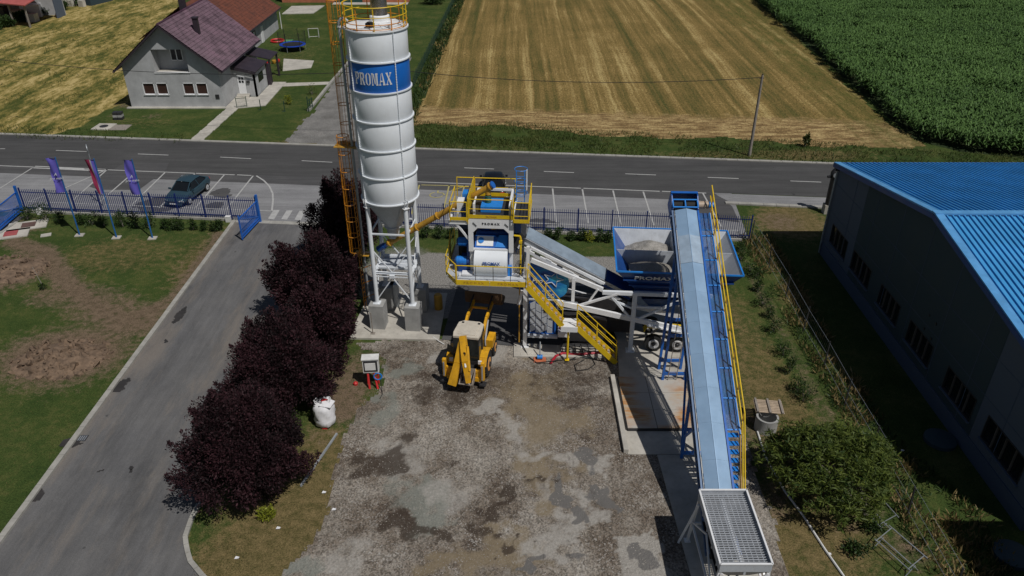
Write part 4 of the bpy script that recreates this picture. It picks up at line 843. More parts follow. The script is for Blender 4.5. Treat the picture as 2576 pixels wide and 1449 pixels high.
# discharge boots beneath bins
for (x, y) in ((8.2, 39.0), (10.1, 39.0), (8.2, 40.8), (10.1, 40.8)):
    mb = MB(); c = V(x, y, 0); mb.add([(c[0] - .9, c[1] - .75, 2.98), (c[0] + .9, c[1] - .75, 2.98), (c[0] + .9, c[1] + .75, 2.98), (c[0] - .9, c[1] + .75, 2.98), (c[0] - .3, c[1] - .25, 2.1), (c[0] + .3, c[1] - .25, 2.1), (c[0] + .3, c[1] + .25, 2.1), (c[0] - .3, c[1] + .25, 2.1)], [(0, 1, 5, 4), (1, 2, 6, 5), (2, 3, 7, 6), (3, 0, 4, 7), (4, 5, 6, 7)]); mb.build('discharge_boot', navy, PL)

# axles with wheels, mudguards
for k in range(3):
    x = 8.1 + k * 1.35; zc = .62
    for yy in (37.35, 39.2):
        w = MB(); w.tube(V(x, yy - .16, zc), V(x, yy + .16, zc), .5, 28); o = w.build('wheel', black, PL, True)
        r = MB(); r.lathe([(.0, 0), (.12, 0), (.2, .09), (.3, .1), (.3, .0)], 24); 
        me = r.mesh('rim', rimw, True); ro = meshobj('rim', me, o, V(x, yy - .15, zc), (math.pi / 2, 0, 0))
        hb = MB(); hb.lathe([(0, .1), (.1, .1), (.1, 0)], 12); meshobj('hub', hb.mesh('hub', dark, True), o, V(x, yy - .15, zc), (math.pi / 2, 0, 0))
    mg = MB(); pts = [(x - .62, 1.2), (x - .45, 1.5), (x + .45, 1.42), (x + .62, 1.05)]
    for a, b in zip(pts, pts[1:]): mg.beam(V(a[0], 37.35, a[1] + .28), V(b[0], 37.35, b[1] + .28), .5, .03)
    mg.build('mudguard', yellow, PL)
    mh = MB()
    for q_ in range(3):
        for w_ in range(2): mh.box(V(x - .25 + q_ * .2, 37.22 + w_ * .22, 1.795 - q_ * .015), (.07, .06, .02))
    mh.build('mudguard_slots', dark, PL)
    P(lambda m: m.tube(V(x, 37.4, zc), V(x, 39.2, zc), .08, 8), 'axle', dark)
beam('chassis_step', white, (7.6, 37.0, 2.0), (10.2, 37.0, 1.45), .12, .08)
box('under_tank', dark, (5.4, 38.0, .8), (7.0, 40.2, 2.3)); box('under_tank', dark, (2.6, 38.0, 2.2), (6.5, 39.4, 3.0))
# stairs
def flight(x0, z0, x1, z1, y0=35.9, y1=36.5):
    for y in (y0, y1):
        mb = MB(); mb.beam(V(x0, y, z0 - .12), V(x1, y, z1 - .12), .04, .3); mb.build('stringer', yellow, PL)
    nst = max(5, int((z0 - z1) / .28)); me = MB().box((0, 0, 0), (.2, y1 - y0 - .04, .03)).mesh('tread', ochre)
    me2 = MB().box((0, 0, 0), (.12, .42, .004)).mesh('tread_nosing', paint('worn_tread', (.34, .3, .24), .7, dirt=.4))
    for k in range(nst):
        f = (k + .5) / nst; p_ = V(x0 + (x1 - x0) * f, (y0 + y1) / 2, z0 + (z1 - z0) * f); meshobj('tread', me, PL, p_); meshobj('tread_nosing', me2, PL, (p_[0], p_[1], p_[2] + .018))
    for y in (y0, y1):
        mb = MB(); mb.tube(V(x0, y, z0 + 1.0), V(x1, y, z1 + 1.0), .026, 6); mb.build('handrail', yellow, PL)
        MB().tube(V(x0, y, z0 + .5), V(x1, y, z1 + .5), .022, 6).build('handrail', yellow, PL)
        for f in (0, .5, 1): MB().beam(V(x0 + (x1 - x0) * f, y, z0 + (z1 - z0) * f - .2), V(x0 + (x1 - x0) * f, y, z0 + (z1 - z0) * f + 1), .05, .05).build('stair_post', yellow, PL)
flight(.9, 4.95, 2.85, 2.55); flight(3.65, 2.5, 5.95, .2)
box('landing', white, (2.8, 35.85, 2.35), (3.68, 36.75, 2.42)); box('landing_edge', white, (2.78, 35.82, 2.1), (3.7, 35.86, 2.43))
for y in (35.9, 36.7): MB().tube(V(2.85, y, 3.55), V(3.65, y, 3.5), .026, 6).build('handrail', galv, PL)
MB().tube(V(3.2, 36.0, .1), V(3.2, 36.0, 2.3), .06, 10).build('landing_post', yellow, PL, True); box('foot_plate', yellow, (3.08, 35.88, .1), (3.32, 36.12, .13))
# material heaps in the bins
def heap(name, cx, cy, rx, ry, zb_, h, m, label, cat, clipx, clipy, seed):
    gx = np.arange(clipx[0], clipx[1] + .01, .12); gy = np.arange(clipy[0], clipy[1] + .01, .12); X, Y = np.meshgrid(gx, gy)
    d = np.sqrt(((X - cx) / rx) ** 2 + ((Y - cy) / ry) ** 2); Z = zb_ + h * np.clip(1 - d, 0, 1) ** .8 + (fnoise(X, Y, .5, seed) - .5) * .16
    idx = np.arange(X.size).reshape(X.shape); q = np.stack([idx[:-1, :-1], idx[:-1, 1:], idx[1:, 1:], idx[1:, :-1]], -1).reshape(-1, 4)
    c, s_ = math.cos(-.075), math.sin(-.075); yl = Y - 36.9; XX = X * c - yl * s_; YY = X * s_ + yl * c + 36.9
    o = meshobj(name, npmesh(name, np.stack([XX, YY, Z], -1).reshape(-1, 3), q, m)); return tag(o, label, cat, kind='stuff')
heap('gravel_heap', 7.9, 41.3, 2.4, 2.1, 3.9, 1.25, gravel_l, 'pale gravel heap in the back left bin', 'gravel', (6.35, 9.15), (40.1, 42.1), 61)
heap('sand_heap', 7.7, 38.7, 2.6, 2.0, 3.95, 1.1, gravel_s, 'grey sand heap in the front left bin', 'sand', (6.5, 9.15), (37.75, 39.9), 62)
heap('sand_heap', 9.8, 38.8, 1.8, 1.7, 3.6, 1.3, gravel_s, 'sand heap in the front right bin', 'sand', (9.3, 11.3), (38.0, 39.9), 63)
heap('gravel_heap', 9.9, 41.0, 1.8, 1.6, 3.6, 1.3, gravel_l, 'gravel heap in the back right bin', 'gravel', (9.3, 11.3), (40.1, 42.0), 64)

# ------------------------------------------------------------ LONG LOADING CONVEYOR
LC = empty('loading_conveyor', (8.56, 21.6, 0), 0, 'long inclined belt conveyor under a blue grey sheet cover with walkway', 'conveyor')
T = Vector((0, 0, .85)); Hd = Vector((.5, 15.4, 8.55)); LD = (Hd - T); Ln = LD.length; ld = LD / Ln; lx = ld.cross(Vector((0, 0, 1))).normalized(); lz = lx.cross(ld)
def C(t, x, h): return tuple(T + ld * t + lx * x + lz * h)
def cb_(name, m, a, b, w, h, up=None): return MB().beam(C(*a), C(*b), w, h, up or tuple(lz)).build(name, m, LC)
cover_m = paint('cover_sheet', (.27, .41, .58), .4, metal=.2, var=.05, dirt=.16, dirtc=(.36, .42, .48), scale=.9, bst=.02)
c0 = 1.95; cover_l = paint('pale_cover_sheet', (.34, .44, .55), .45, metal=.2, var=.1, dirt=.35, dirtc=(.42, .46, .5), scale=2); seg = (Ln - c0) / 9
for k in range(9):
    t0, t1 = c0 + k * seg, c0 + (k + 1) * seg - .004; hh = .02 if k == 7 else 0
    for s_ in (-1, 1):
        mb = MB(); mb.plate([C(t0, s_ * .56, .38 + hh), C(t1, s_ * .56, .38 + hh), C(t1, 0, .56 + hh), C(t0, 0, .56 + hh)], .012, tuple(lz)); mb.build('cover_panel', cover_m if k != 7 else cover_l, LC)
    MB().beam(C(t0, 0, .575 + hh), C(t1, 0, .575 + hh), .03, .02, tuple(lz)).build('ridge_strip', cover_m, LC)
    for s_ in (-.6, .6):
        MB().plate([C(t0, s_, -.15), C(t1, s_, -.15), C(t1, s_, .36), C(t0, s_, .36)], .015, tuple(lx)).build('side_sheet', galv if s_ < 0 else blue, LC)
mb = MB()
for k in range(60):
    t = c0 + k * (Ln - c0) / 60; mb.box(C(t, -.69, .0), (.03, .06, .06))
tag(mb.build('cover_bolts', dark, LC), kind='stuff')
sd = paint('conveyor_side', (.12, .19, .32), .5, metal=.2, dirt=.2)
for s_ in (-.66, .66): cb_('truss_chord', sd if s_ < 0 else blue, (-.2, s_, -.2), (Ln + .3, s_, -.2), .1, .16); cb_('truss_chord', sd if s_ < 0 else blue, (-.2, s_, .24), (Ln + .3, s_, .24), .1, .1)
for k in range(14):
    t = k * Ln / 13.5; cb_('truss_post', blue, (t, -.66, -.2), (t, -.66, .24), .06, .06, (0, 1, 0)); 
MB().plate([C(0, -.5, .1), C(Ln, -.5, .1), C(Ln, .5, .1), C(0, .5, .1)], .02, tuple(lz)).build('conveyor_belt', black, LC)
# walkway
wk0 = 5.15
def mesh_floor():
    m, n_, l, p = nodes('blue_grating'); w = world(n_, l)
    c = ramp(n_, l, noise(n_, l, 1.4, 5, .75, w), [(.35, (.012, .09, .36)), (.6, (.04, .2, .5)), (.75, (.12, .27, .48))])
    l.new(c, p.inputs['Base Color']); p.inputs['Roughness'].default_value = .5; return m
gm_ = mesh_floor(); npn = 8; sl_ = (Ln - wk0) / npn
for k in range(npn):
    g_ = MB()
    for q in np.arange(0, sl_ - .01, .045): g_.beam(C(wk0 + k * sl_ + q, .7, .18), C(wk0 + k * sl_ + q, 1.27, .18), .018, .02, tuple(lz))
    for q in np.linspace(.7, 1.27, 9): g_.beam(C(wk0 + k * sl_, q, .165), C(wk0 + (k + 1) * sl_, q, .165), .014, .03, tuple(lz))
    tag(g_.build('walkway_grating', gm_, LC), kind='stuff')
    MB().beam(C(wk0 + k * sl_, .64, .215), C(wk0 + k * sl_, 1.28, .215), .07, .03, tuple(lz)).build('walkway_crossbar', blue_b, LC)
cb_('walkway_stringer', blue_b, (wk0 - .2, 1.28, .16), (Ln, 1.28, .16), .05, .14); cb_('walkway_stringer', yellow, (wk0 - .2, 1.33, .14), (Ln, 1.33, .14), .02, .1)
for k in range(9):
    c = Vector(C(wk0, .96, .12)) + Vector((-.02 * k, -.12 - k * .235, -.16 - k * .275))
    for j in range(2):
        MB().box(c + Vector((0, -.07 + j * .15, 0)), (.56, .13, .03)).build('step', blue_b, LC)
sa_ = Vector(C(wk0, 1.3, .1)); sb_ = sa_ + Vector((-.1, -2.2, -2.6)); MB().beam(sa_, sb_, .03, .18).build('stair_stringer', ochre, LC); MB().beam(sa_ - Vector((.66, 0, 0)), sb_ - Vector((.66, 0, 0)), .03, .18).build('stair_stringer', blue, LC)
z3 = Vector((0, 0, 1))
def rp(t, h): v = Vector(C(t, 1.33, .15)); return tuple(v + z3 * h)
for h in (.5, 1.1): MB().tube(rp(wk0 - .1, h), rp(Ln + .6, h), .032, 7).build('handrail', yellow, LC)
for h in (.5, 1.1): MB().tube(tuple(sb_ + z3 * h), rp(wk0 - .1, h), .032, 7).build('handrail', yellow, LC)
MB().tube(tuple(sb_), tuple(sb_ + z3 * 1.1), .03, 7).build('rail_post', yellow, LC)
for k in range(9): t = wk0 + k * (Ln - wk0) / 8; MB().beam(rp(t, -.15), rp(t, 1.1), .05, .035).build('rail_post', ochre, LC)
# head station
for (x0, x1) in ((-.7, -.64), (.64, .7)):
    mb = MB(); mb.plate([C(Ln + .1, x0, -.5), C(Ln + 1.15, x0, -.6), C(Ln + 1.15, x0, .5), C(Ln + .8, x0, .62), C(Ln + .1, x0, .4)], .05, tuple(lx)); mb.build('head_side_plate', blue, LC)
MB().plate([C(Ln + 1.15, -.7, -.6), C(Ln + 1.15, .7, -.6), C(Ln + 1.15, .7, .5), C(Ln + 1.15, -.7, .5)], .04, tuple(ld)).build('head_hood', navy, LC)
MB().plate([C(Ln + .95, -.7, .6), C(Ln + .95, .7, .6), C(Ln + 1.15, .7, .52), C(Ln + 1.15, -.7, .52)], .04, tuple(lz)).build('head_hood', blue, LC)
MB().tube(C(Ln + .55, -.6, .1), C(Ln + .55, .6, .1), .28, 18).build('head_pulley', black, LC, True)
for t in (Ln + .12, Ln + .62): MB().beam(C(t, -.66, .5), C(t, .66, .5), .07, .06, tuple(lz)).build('head_frame', blue_b, LC)
for x in (-.64, 0, .64): MB().beam(C(Ln + .12, x, .5), C(Ln + .62, x, .5), .06, .06, tuple(lz)).build('head_frame', blue_b, LC)
mot = paint('beige_gearbox', (.45, .35, .26), .5, dirt=.5)
MB().tube(C(Ln + .5, .72, .25), C(Ln + .5, 1.25, .25), .2, 16).build('gearbox', mot, LC, True); MB().tube(C(Ln + .5, 1.25, .25), C(Ln + .5, 1.55, .25), .17, 16).build('motor', blue_b, LC, True)
MB().plate([C(Ln + .2, -.5, -.3), C(Ln + .9, -.5, -.3), C(Ln + .9, .5, -.3), C(Ln + .2, .5, -.3)], .03, tuple(lz)).build('scraper', galv, LC)
# supports
ft = [(7.9 - 8.98 + .55, 0)]
def frame(tf, feet_y, xs=(-.78, .62), topt=None):
    top = [C(tf, x, -.25) for x in (-.6, .6)]; bot = [(xs[0], feet_y, .1), (xs[1], feet_y, .1)]
    for a, b in zip(bot, top):
        MB().beam(a, b, .13, .13, (0, 1, 0)).build('leg', blue, LC)
    for f in (.08, .45, .75):
        a = Vector(bot[0]).lerp(Vector(top[0]), f); b = Vector(bot[1]).lerp(Vector(top[1]), f)
        MB().beam(a, b, .1, .16).build('cross_beam', blue, LC)
tY = lambda Y: (Y - 21.6) * Ln / 15.4
frame(tY(33.75), 33.75 - 21.6, (-.38, .82)); frame(tY(34.9), 34.9 - 21.6, (-.38, .82)); frame(tY(27.9), 27.8 - 21.6, (-.45, .75))
MB().beam((-.45, 6.2, .1), C(tY(29.6), -.6, -.25), .1, .1).build('brace', blue, LC); MB().beam((-.44, 6.3, 1.3), C(tY(26.4), -.6, -.25), .1, .1).build('brace', blue, LC)
lad = MB()
for x in (-.1, .35): lad.beam((x, 12.1, .2), (x + .2, 12.1, 6.2), .035, .035)
for z in np.arange(.4, 6.1, .33): lad.tube((-.1 + z * .033, 12.1, z), (.35 + z * .033, 12.1, z), .015, 5)
lad.build('access_ladder', woodpole, LC)
# tail boot
MB().tube(C(-.1, -.55, .0), C(-.1, .55, .0), .25, 14).build('tail_pulley', black, LC, True)

# ------------------------------------------------------------ RECEIVING HOPPER WITH GRATE
HP = empty('receiving_hopper', (8.53, 20.97, 0), 0, 'grey steel receiving hopper with a bar grate at the low end of the conveyor', 'hopper')
hx, hy, hz = .95, 1.84, 3.0; chute_m = paint('worn_darkened_chute_steel', (.12, .12, .125), .5, metal=.2, dirt=.5, var=.25)  # worn steel, its colour darkened to paint in depth below the grate
for (a, b) in (((-hx, -hy), (hx, -hy)), ((hx, -hy), (hx, hy)), ((hx, hy), (-hx, hy)), ((-hx, hy), (-hx, -hy))):
    mb = MB(); mb.beam((a[0], a[1], hz - .2), (b[0], b[1], hz - .2), .02, .4); mb.build('hopper_wall', hopper_m, HP); MB().beam((a[0], a[1], hz + .01), (b[0], b[1], hz + .01), .07, .05).build('rim', white, HP)
co = [(-hx, -hy), (hx, -hy), (hx, hy), (-hx, hy)]; ci = [(-.42, -1.3), (.42, -1.3), (.42, 1.3), (-.42, 1.3)]
for k in range(4):
    a, b = co[k], co[(k + 1) % 4]; c, d = ci[(k + 1) % 4], ci[k]
    MB().plate([(*a, hz - .4), (*b, hz - .4), (*c, 1.75), (*d, 1.75)], .015).build('hopper_chute', chute_m, HP)
gbar = MB().box((0, 0, 0), (2 * hx - .06, .02, .06)).mesh('grate_bar', hopper_m); gbar2 = MB().box((0, 0, 0), (.018, 2 * hy - .06, .05)).mesh('grate_bar', hopper_m)
for k in range(33): meshobj('grate_bar', gbar, HP, (0, -hy + .11 + k * .112, hz - .16))
for k in range(9): meshobj('grate_bar', gbar2, HP, (-hx + .19 + k * .19, 0, hz - .22))
MB().beam((0, -hy, hz - .5), (0, hy, hz - .5), .08, .14).build('centre_beam', hopper_m, HP)
MB().beam((-.4, -1.2, 1.78), (-.4, 1.3, 1.78), .8, .02).build('belt_below', black, HP)
for x, y in ((-hx, -hy), (hx, -hy), (hx, hy), (-hx, hy)):
    sx_ = .35 if x > 0 else -.35; MB().beam((x * .95, y * .95, hz - .4), (x * .95 + sx_ * .6, y * 1.0, 0.06), .1, .1, (0, 1, 0)).build('leg', white, HP); MB().box((x * .95 + sx_ * .6, y, .08), (.25, .25, .03)).build('foot_plate', white, HP)
for y in (-hy, hy): MB().beam((-hx - .15, y, 1.1), (hx + .15, y, 1.1), .08, .08).build('cross_beam', white, HP); MB().beam((-hx * .9, y, 2.5), (.2, y, 1.1), .06, .06).build('brace', white, HP); MB().beam((hx * .9, y, 2.5), (-.2, y, 1.1), .06, .06).build('brace', white, HP)
for x in (-hx - .1, hx + .1): MB().beam((x, -hy, 1.2), (x, hy, 1.2), .08, .08).build('cross_beam', white, HP); MB().beam((x, -hy, 1.2), (x * .95, 0, 2.5), .06, .06).build('brace', white, HP); MB().beam((x, hy, 1.2), (x * .95, 0, 2.5), .06, .06).build('brace', white, HP)
MB().beam((-hx - .05, hy * .8, 2.55), (-hx - .55, hy - .1, .06), .09, .09).build('leg', white, HP)
for k in range(5):
    y = -hy + .3 + k * .8; MB().bb((-hx - .05, y - .02, hz - .42), (-hx - .01, y + .02, hz - .02)).build('wall_rib', hopper_m, HP)

# ------------------------------------------------------------ RUSTY STEEL PLATES
def rust():
    m, n_, l, p = nodes('rusty_plate'); w = world(n_, l, (.18, 1.1, 1), .0)
    f = noise(n_, l, 2.4, 7, .75, w); c = ramp(n_, l, f, [(.36, (.52, .45, .36)), (.46, (.5, .38, .25)), (.54, (.5, .25, .09)), (.66, (.3, .11, .04))])
    b = ramp(n_, l, noise(n_, l, .45, 3, .5, world(n_, l)), [(.42, 0), (.58, 1)])
    l.new(mixc(n_, l, b, (.48, .45, .4), c), p.inputs['Base Color']); p.inputs['Roughness'].default_value = .7; p.inputs['Metallic'].default_value = .1; return m
rustm = rust()
SP = empty('steel_plate_ramp', (7.75, 31.9, 0), 0, 'rust streaked steel plates laid over the pit beside the conveyor leg', 'steel plates')
for (x0, x1) in ((-1.95, -.48), (-.45, 1.6)):
    for (y0, y1) in ((-2.1, -.72), (-.7, .7), (.72, 2.1)): MB().bb((x0, y0, .2), (x1, y1, .235)).build('rusty_plate', rustm, SP)
for x in (-1.95, -.5, 1.58): MB().bb((x - .05, -2.1, .05), (x + .05, 2.1, .195)).build('edge_beam', dark, SP)
for y in (-2.1, 2.1): MB().bb((-1.95, y - .05, .06), (1.6, y + .05, .19)).build('edge_beam', dark, SP)
kw = MB(); kw.bb((-2.35, -3.7, 0), (-2.12, 2.3, .25)); kw.build('concrete_edge', slabm, SP)

# ------------------------------------------------------------ HALL
HX = 21.95
hall = empty('industrial_hall', (HX, 36.2, 0), 0, 'big industrial hall with ribbed blue roof and dark gable wall', 'hall')
ye, yn, apex, ez = 48.9 - 36.2, 23.4 - 36.2, 8.9, 6.62
wins = [(45.06, 47.8), (41.2, 44.0), (37.1, 39.7), (33.15, 35.8), (28.8, 31.5), (24.65, 27.7)]
def rz_(y): return apex - (apex - ez) * abs(y) / ye - .02
def mph(a, b, t): return (t, a, b)
def wallseg(y0, y1, m):
    hs_ = [[(a - 36.2, 1.5), (b - 36.2, 1.5), (b - 36.2, 2.8), (a - 36.2, 2.8)] for a, b in wins if a - 36.2 > y0 and b - 36.2 < y1]
    top = [(y1, rz_(y1))] + ([(0, rz_(0))] if y0 < 0 < y1 else []) + [(y0, rz_(y0))]
    MB().holed([(y0, 0), (y1, 0)] + top, hs_, .25, mph).build('wall_panel', m, hall)
wallseg(44.15 - 36.2, ye, hall_g); wallseg(28.45 - 36.2, 44.13 - 36.2, hall_d); wallseg(yn, 28.43 - 36.2, hall_g)
for a, b in wins:
    a -= 36.2; b -= 36.2
    f = MB()
    for yy in (a, b): f.bb((-.02, yy - .03, 1.5), (.1, yy + .03, 2.8))
    for zz in (1.5, 2.8): f.bb((-.02, a, zz - .03), (.1, b, zz + .03))
    fo = f.build('window', dark, hall)
    wd = (b - a) / 4
    for k in range(4): MB().bb((.08, a + k * wd + .03, 1.53), (.1, a + (k + 1) * wd - .03, 2.77)).build('pane', glass_d, fo)
    fm = paint('window_bar', (.12, .1, .09), .6) if 'window_bar' not in MAT else MAT['window_bar']
    for k in (1, 2, 3): MB().bb((-.01, a + k * wd - .02, 1.5), (.09, a + k * wd + .02, 2.8)).build('mullion', fm, fo)
    MB().bb((-.12, a - .1, 1.42), (0, b + .1, 1.47)).build('sill', hall_g, fo)
xe = 16.0
MB().bb((.25, ye - .25, 0), (xe, ye, ez)).build('end_wall', hall_g, hall); MB().bb((.25, yn, 0), (xe, yn + .25, ez)).build('end_wall', hall_g, hall)
for s_ in (1, -1):
    y1 = (ye + .25) * s_; zz = apex - (apex - ez) * (ye + .25) / ye
    mb = MB(); mb.add([(-.25, 0, apex + .06), (xe, 0, apex + .06), (xe, y1, zz + .06), (-.25, y1, zz + .06), (-.25, 0, apex), (xe, 0, apex), (xe, y1, zz), (-.25, y1, zz)], [(0, 1, 2, 3), (4, 7, 6, 5), (0, 4, 5, 1), (1, 5, 6, 2), (2, 6, 7, 3), (3, 7, 4, 0)])
    mb.build('roof_sheet', hall_blue, hall)
    rb = MB(); rb.beam((0, 0, apex + .1), (0, y1, zz + .1), .06, .1); rme = rb.mesh('roof_rib', hall_blue)
    for k in range(int((xe - .3) / .3)): meshobj('roof_rib', rme, hall, (.3 + k * .3, 0, 0))
    MB().beam((-.08, .15 * s_, apex + .12), (-.08, y1, zz + .12), .42, .1).build('verge_trim', hall_trim, hall)
    MB().beam((-.3, 0, apex - .04), (-.3, y1, zz - .04), .03, .26).build('verge_board', navy, hall)
MB().bb((-.3, -.2, apex + .1), (xe, .2, apex + .2)).build('ridge_cap', hall_trim, hall)
MB().bb((-.06, yn, 0), (0, ye, .9)).build('plinth', hallbase_m, hall)
for k in range(1, 8):
    y = yn + k * (ye - yn) / 8; MB().bb((-.012, y - .02, .92), (.004, y + .02, rz_(y) - .05)).build('panel_joint', hallbase_m, hall)
for z in (3.4, 5.4): MB().bb((-.01, yn + .02, z - .015), (.003, ye - .02, z + .015)).build('panel_joint', hallbase_m, hall)
MB().tube((-.2, ye + .32, ez - .02), (xe, ye + .32, ez - .02), .09, 8).build('gutter', navy, hall)
MB().tube((-.12, ye - .15, .1), (-.12, ye - .15, ez - .2), .06, 8).build('downpipe', galv, hall); MB().bb((-.3, ye - .3, ez - .3), (-.02, ye, ez - .02)).build('rainwater_head', dark, hall)
for (u, v) in ((1160, 1055), (1200, 1105), (1130, 1135), (1170, 1195)):
    q = ray(u / 2.388 + 1852.8, v / 2.388 + 351.4); t = HX / q[0]; MB().bb((-.04, q[1] * t - 36.2 - .06, H + q[2] * t - .06), (0, q[1] * t - 36.2 + .06, H + q[2] * t + .06)).build('wall_vent', dark, hall)
h2 = empty('hall_annex', (HX - .05, 20.5, 0), 0, 'second dark block of the hall at the lower right corner of the photo', 'hall')
MB().bb((0, -12, 0), (16, 0, 7.0)).build('wall', hall_g, h2); MB().bb((-.2, -12, 7.0), (16, .2, 7.1)).build('roof_sheet', hall_blue, h2)
# dark column by the hall corner
pyx, pyy = G(2079, 536); pt = zy(2106, 416, pyy)[1]
PY = empty('capped_column', (pyx, pyy, 0), 0, 'tall dark column with a capped top on a pale plinth behind the hall corner', 'column')
MB().bb((-.3, -.25, 0), (.35, .35, .75)).build('plinth', slabm, PY); MB().tube((0, 0, .75), (0, 0, pt - .9), .27, 14).build('shaft', dark, PY, True)
MB().lathe([(.27, 0), (.34, .1), (.34, .35), (.2, .6), (0, .6)], 16, (0, 0, pt - .9)).build('cap', dark, PY, True); MB().bb((-.55, -.1, pt - 1.0), (.35, .1, pt - .85)).build('arm', dark, PY)
MB().tube((-.1, -.3, pt - .7), (-.1, -.36, pt - .7), .17, 14).build('disc', galv, PY); MB().tube((.36, -.1, .75), (.36, -.1, pt - 1), .045, 8).build('pipe', galv, PY)

# ------------------------------------------------------------ HOUSE
HO = empty('village_house', (-36.2, 82.3, 0), 0, 'grey rendered house with a shiny purple tiled roof and gable balcony', 'house')
x0, x1, hl = -5.0, 5.1, 13.2; ezh, apz = 4.55, 8.75
def mpf(a, b, t): return (a, t, b)
wsets = [(-3.3, -2.05), (-1.85, -.65), (1.0, 2.2), (2.4, 3.6)]
holes = [[(a, 1.45), (b, 1.45), (b, 2.7), (a, 2.7)] for a, b in wsets]
balc = [(-1.6, 3.8), (2.0, 3.8), (2.0, 6.2), (-1.6, 6.2)]
MB().holed([(x0, 0), (x1, 0), (x1, ezh), (.05, apz - .1), (x0, ezh)], holes + [balc], .25, mpf).build('front_wall', render_w, HO)
MB().bb((x0, .25, 0), (x0 + .25, hl, ezh)).build('side_wall', render_w, HO); MB().bb((x1 - .25, .25, 0), (x1, hl, ezh)).build('side_wall', render_w, HO); MB().bb((x0, hl, 0), (x1, hl + .25, ezh)).build('rear_wall', render_w, HO)
for (a, b) in wsets:
    f = MB()
    for xx in (a, b - .07): f.bb((xx, -.02, 1.45), (xx + .07, .12, 2.7))
    f.bb((a, -.02, 2.63), (b, .12, 2.7)); f.bb((a, -.02, 1.45), (b, .12, 1.52)); fo = f.build('window', white, HO)
    for k in range(9): MB().bb((a + .07, .1, 1.53 + k * .122), (b - .07, .12, 1.53 + k * .122 + .115)).build('shutter_slat', shutter, fo)
    MB().bb((a - .05, -.1, 1.4), (b + .05, .02, 1.445)).build('sill', white, fo)
bal = MB().bb((-1.6, 1.5, 3.7), (2.0, 1.6, 6.3)).build('balcony_wall', render_w, HO)
MB().bb((-1.7, .25, 3.7), (2.1, 1.5, 3.78)).build('balcony_floor', slabm, HO); MB().bb((-1.7, -.06, 3.72), (2.1, .28, 3.82)).build('balcony_sill', white, HO)
MB().bb((-1.7, .25, 3.7), (-1.6, 1.5, 6.3)).build('balcony_side', render_w, HO); MB().bb((2.0, .25, 3.7), (2.1, 1.5, 6.3)).build('balcony_side', render_w, HO); MB().bb((-1.7, .25, 6.2), (2.1, 1.5, 6.28)).build('balcony_ceiling', render_w, HO)
wf = MB()
for a, b in (((-.2, 4.7), (-.13, 6.0)), ((.38, 4.7), (.48, 6.0)), ((1.0, 4.7), (1.07, 6.0)), ((-.2, 4.7), (1.07, 4.77)), ((-.2, 5.93), (1.07, 6.0))): wf.bb((a[0], 1.42, a[1]), (b[0], 1.49, b[1]))
wo_ = wf.build('balcony_window', white, HO); MB().bb((-.13, 1.45, 4.77), (.38, 1.48, 5.93)).build('pane', glass_d, wo_); MB().bb((.48, 1.45, 4.77), (1.0, 1.48, 5.93)).build('pane', glass_d, wo_)
bd = MB().bb((1.93, .45, 3.85), (1.99, 1.2, 5.95)).build('balcony_door', white, HO); MB().bb((1.9, .55, 4.0), (1.92, 1.1, 5.85)).build('pane', glass_d, bd)
MB().bb((4.3, -.06, 1.0), (4.7, 0, 1.45)).build('meter_box', dark, HO)
# tiled roof: stepped metal-like tile relief
def tiled(name, P0, U, Vd, nu, nv, m, parent, wav=.0345, step=.05):
    P0, U, Vd = Vector(P0), Vector(U), Vector(Vd); N = U.cross(Vd).normalized(); N = N if N.z > 0 else -N
    su = 8; us = np.arange(nu * su + 1) / (nu * su); vsq = []
    for j in range(nv): vsq += [(j / nv, 0.0), ((j + 1) / nv, 1.0)]
    Uu, Vv = np.meshgrid(us, np.arange(len(vsq))); vv = np.array([a for a, _ in vsq])[Vv]; st = np.array([b for _, b in vsq])[Vv]
    h = wav * np.cos(Uu * nu * 2 * math.pi) + st * step + (np.random.RandomState(3).rand(nv)[Vv // 2] - .5) * .012
    Pn = np.array(P0)[None, None] + Uu[..., None] * np.array(U) + vv[..., None] * np.array(Vd) + h[..., None] * np.array(N)
    idx = np.arange(Uu.size).reshape(Uu.shape); qq = np.stack([idx[:-1, :-1], idx[:-1, 1:], idx[1:, 1:], idx[1:, :-1]], -1); q = qq[::2].reshape(-1, 4)
    P2 = Pn[1:-1].reshape(-1, Uu.shape[1], 3); i2 = np.arange(P2.shape[0] * P2.shape[1]).reshape(P2.shape[:2]); q2 = np.stack([i2[:-1, :-1], i2[:-1, 1:], i2[1:, 1:], i2[1:, :-1]], -1)[::2].reshape(-1, 4) + Uu.size
    Pn = np.concatenate([Pn.reshape(-1, 3), P2.reshape(-1, 3)]); q = np.concatenate([q, q2])
    me = npmesh(name, Pn.reshape(-1, 3), q, m); me.polygons.foreach_set('use_smooth', [True] * len(me.polygons)); return tag(meshobj(name, me, parent), kind='stuff')
ax = .05; er, el_ = 5.75, -5.65; zr = apz - (apz - ezh) * (er - ax) / (x1 - ax) + .12; zl = apz - (apz - ezh) * (ax - el_) / (ax - x0) + .12; zt_ = apz + .12
tiled('roof_tiles', (ax, -.75, zt_), (0, hl + 1.1, 0), (er - ax, 0, zr - zt_), 60, 20, tile_p, HO); tiled('roof_tiles', (ax, -.75, zt_), (0, hl + 1.1, 0), (el_ - ax, 0, zl - zt_), 60, 20, tile_p, HO)
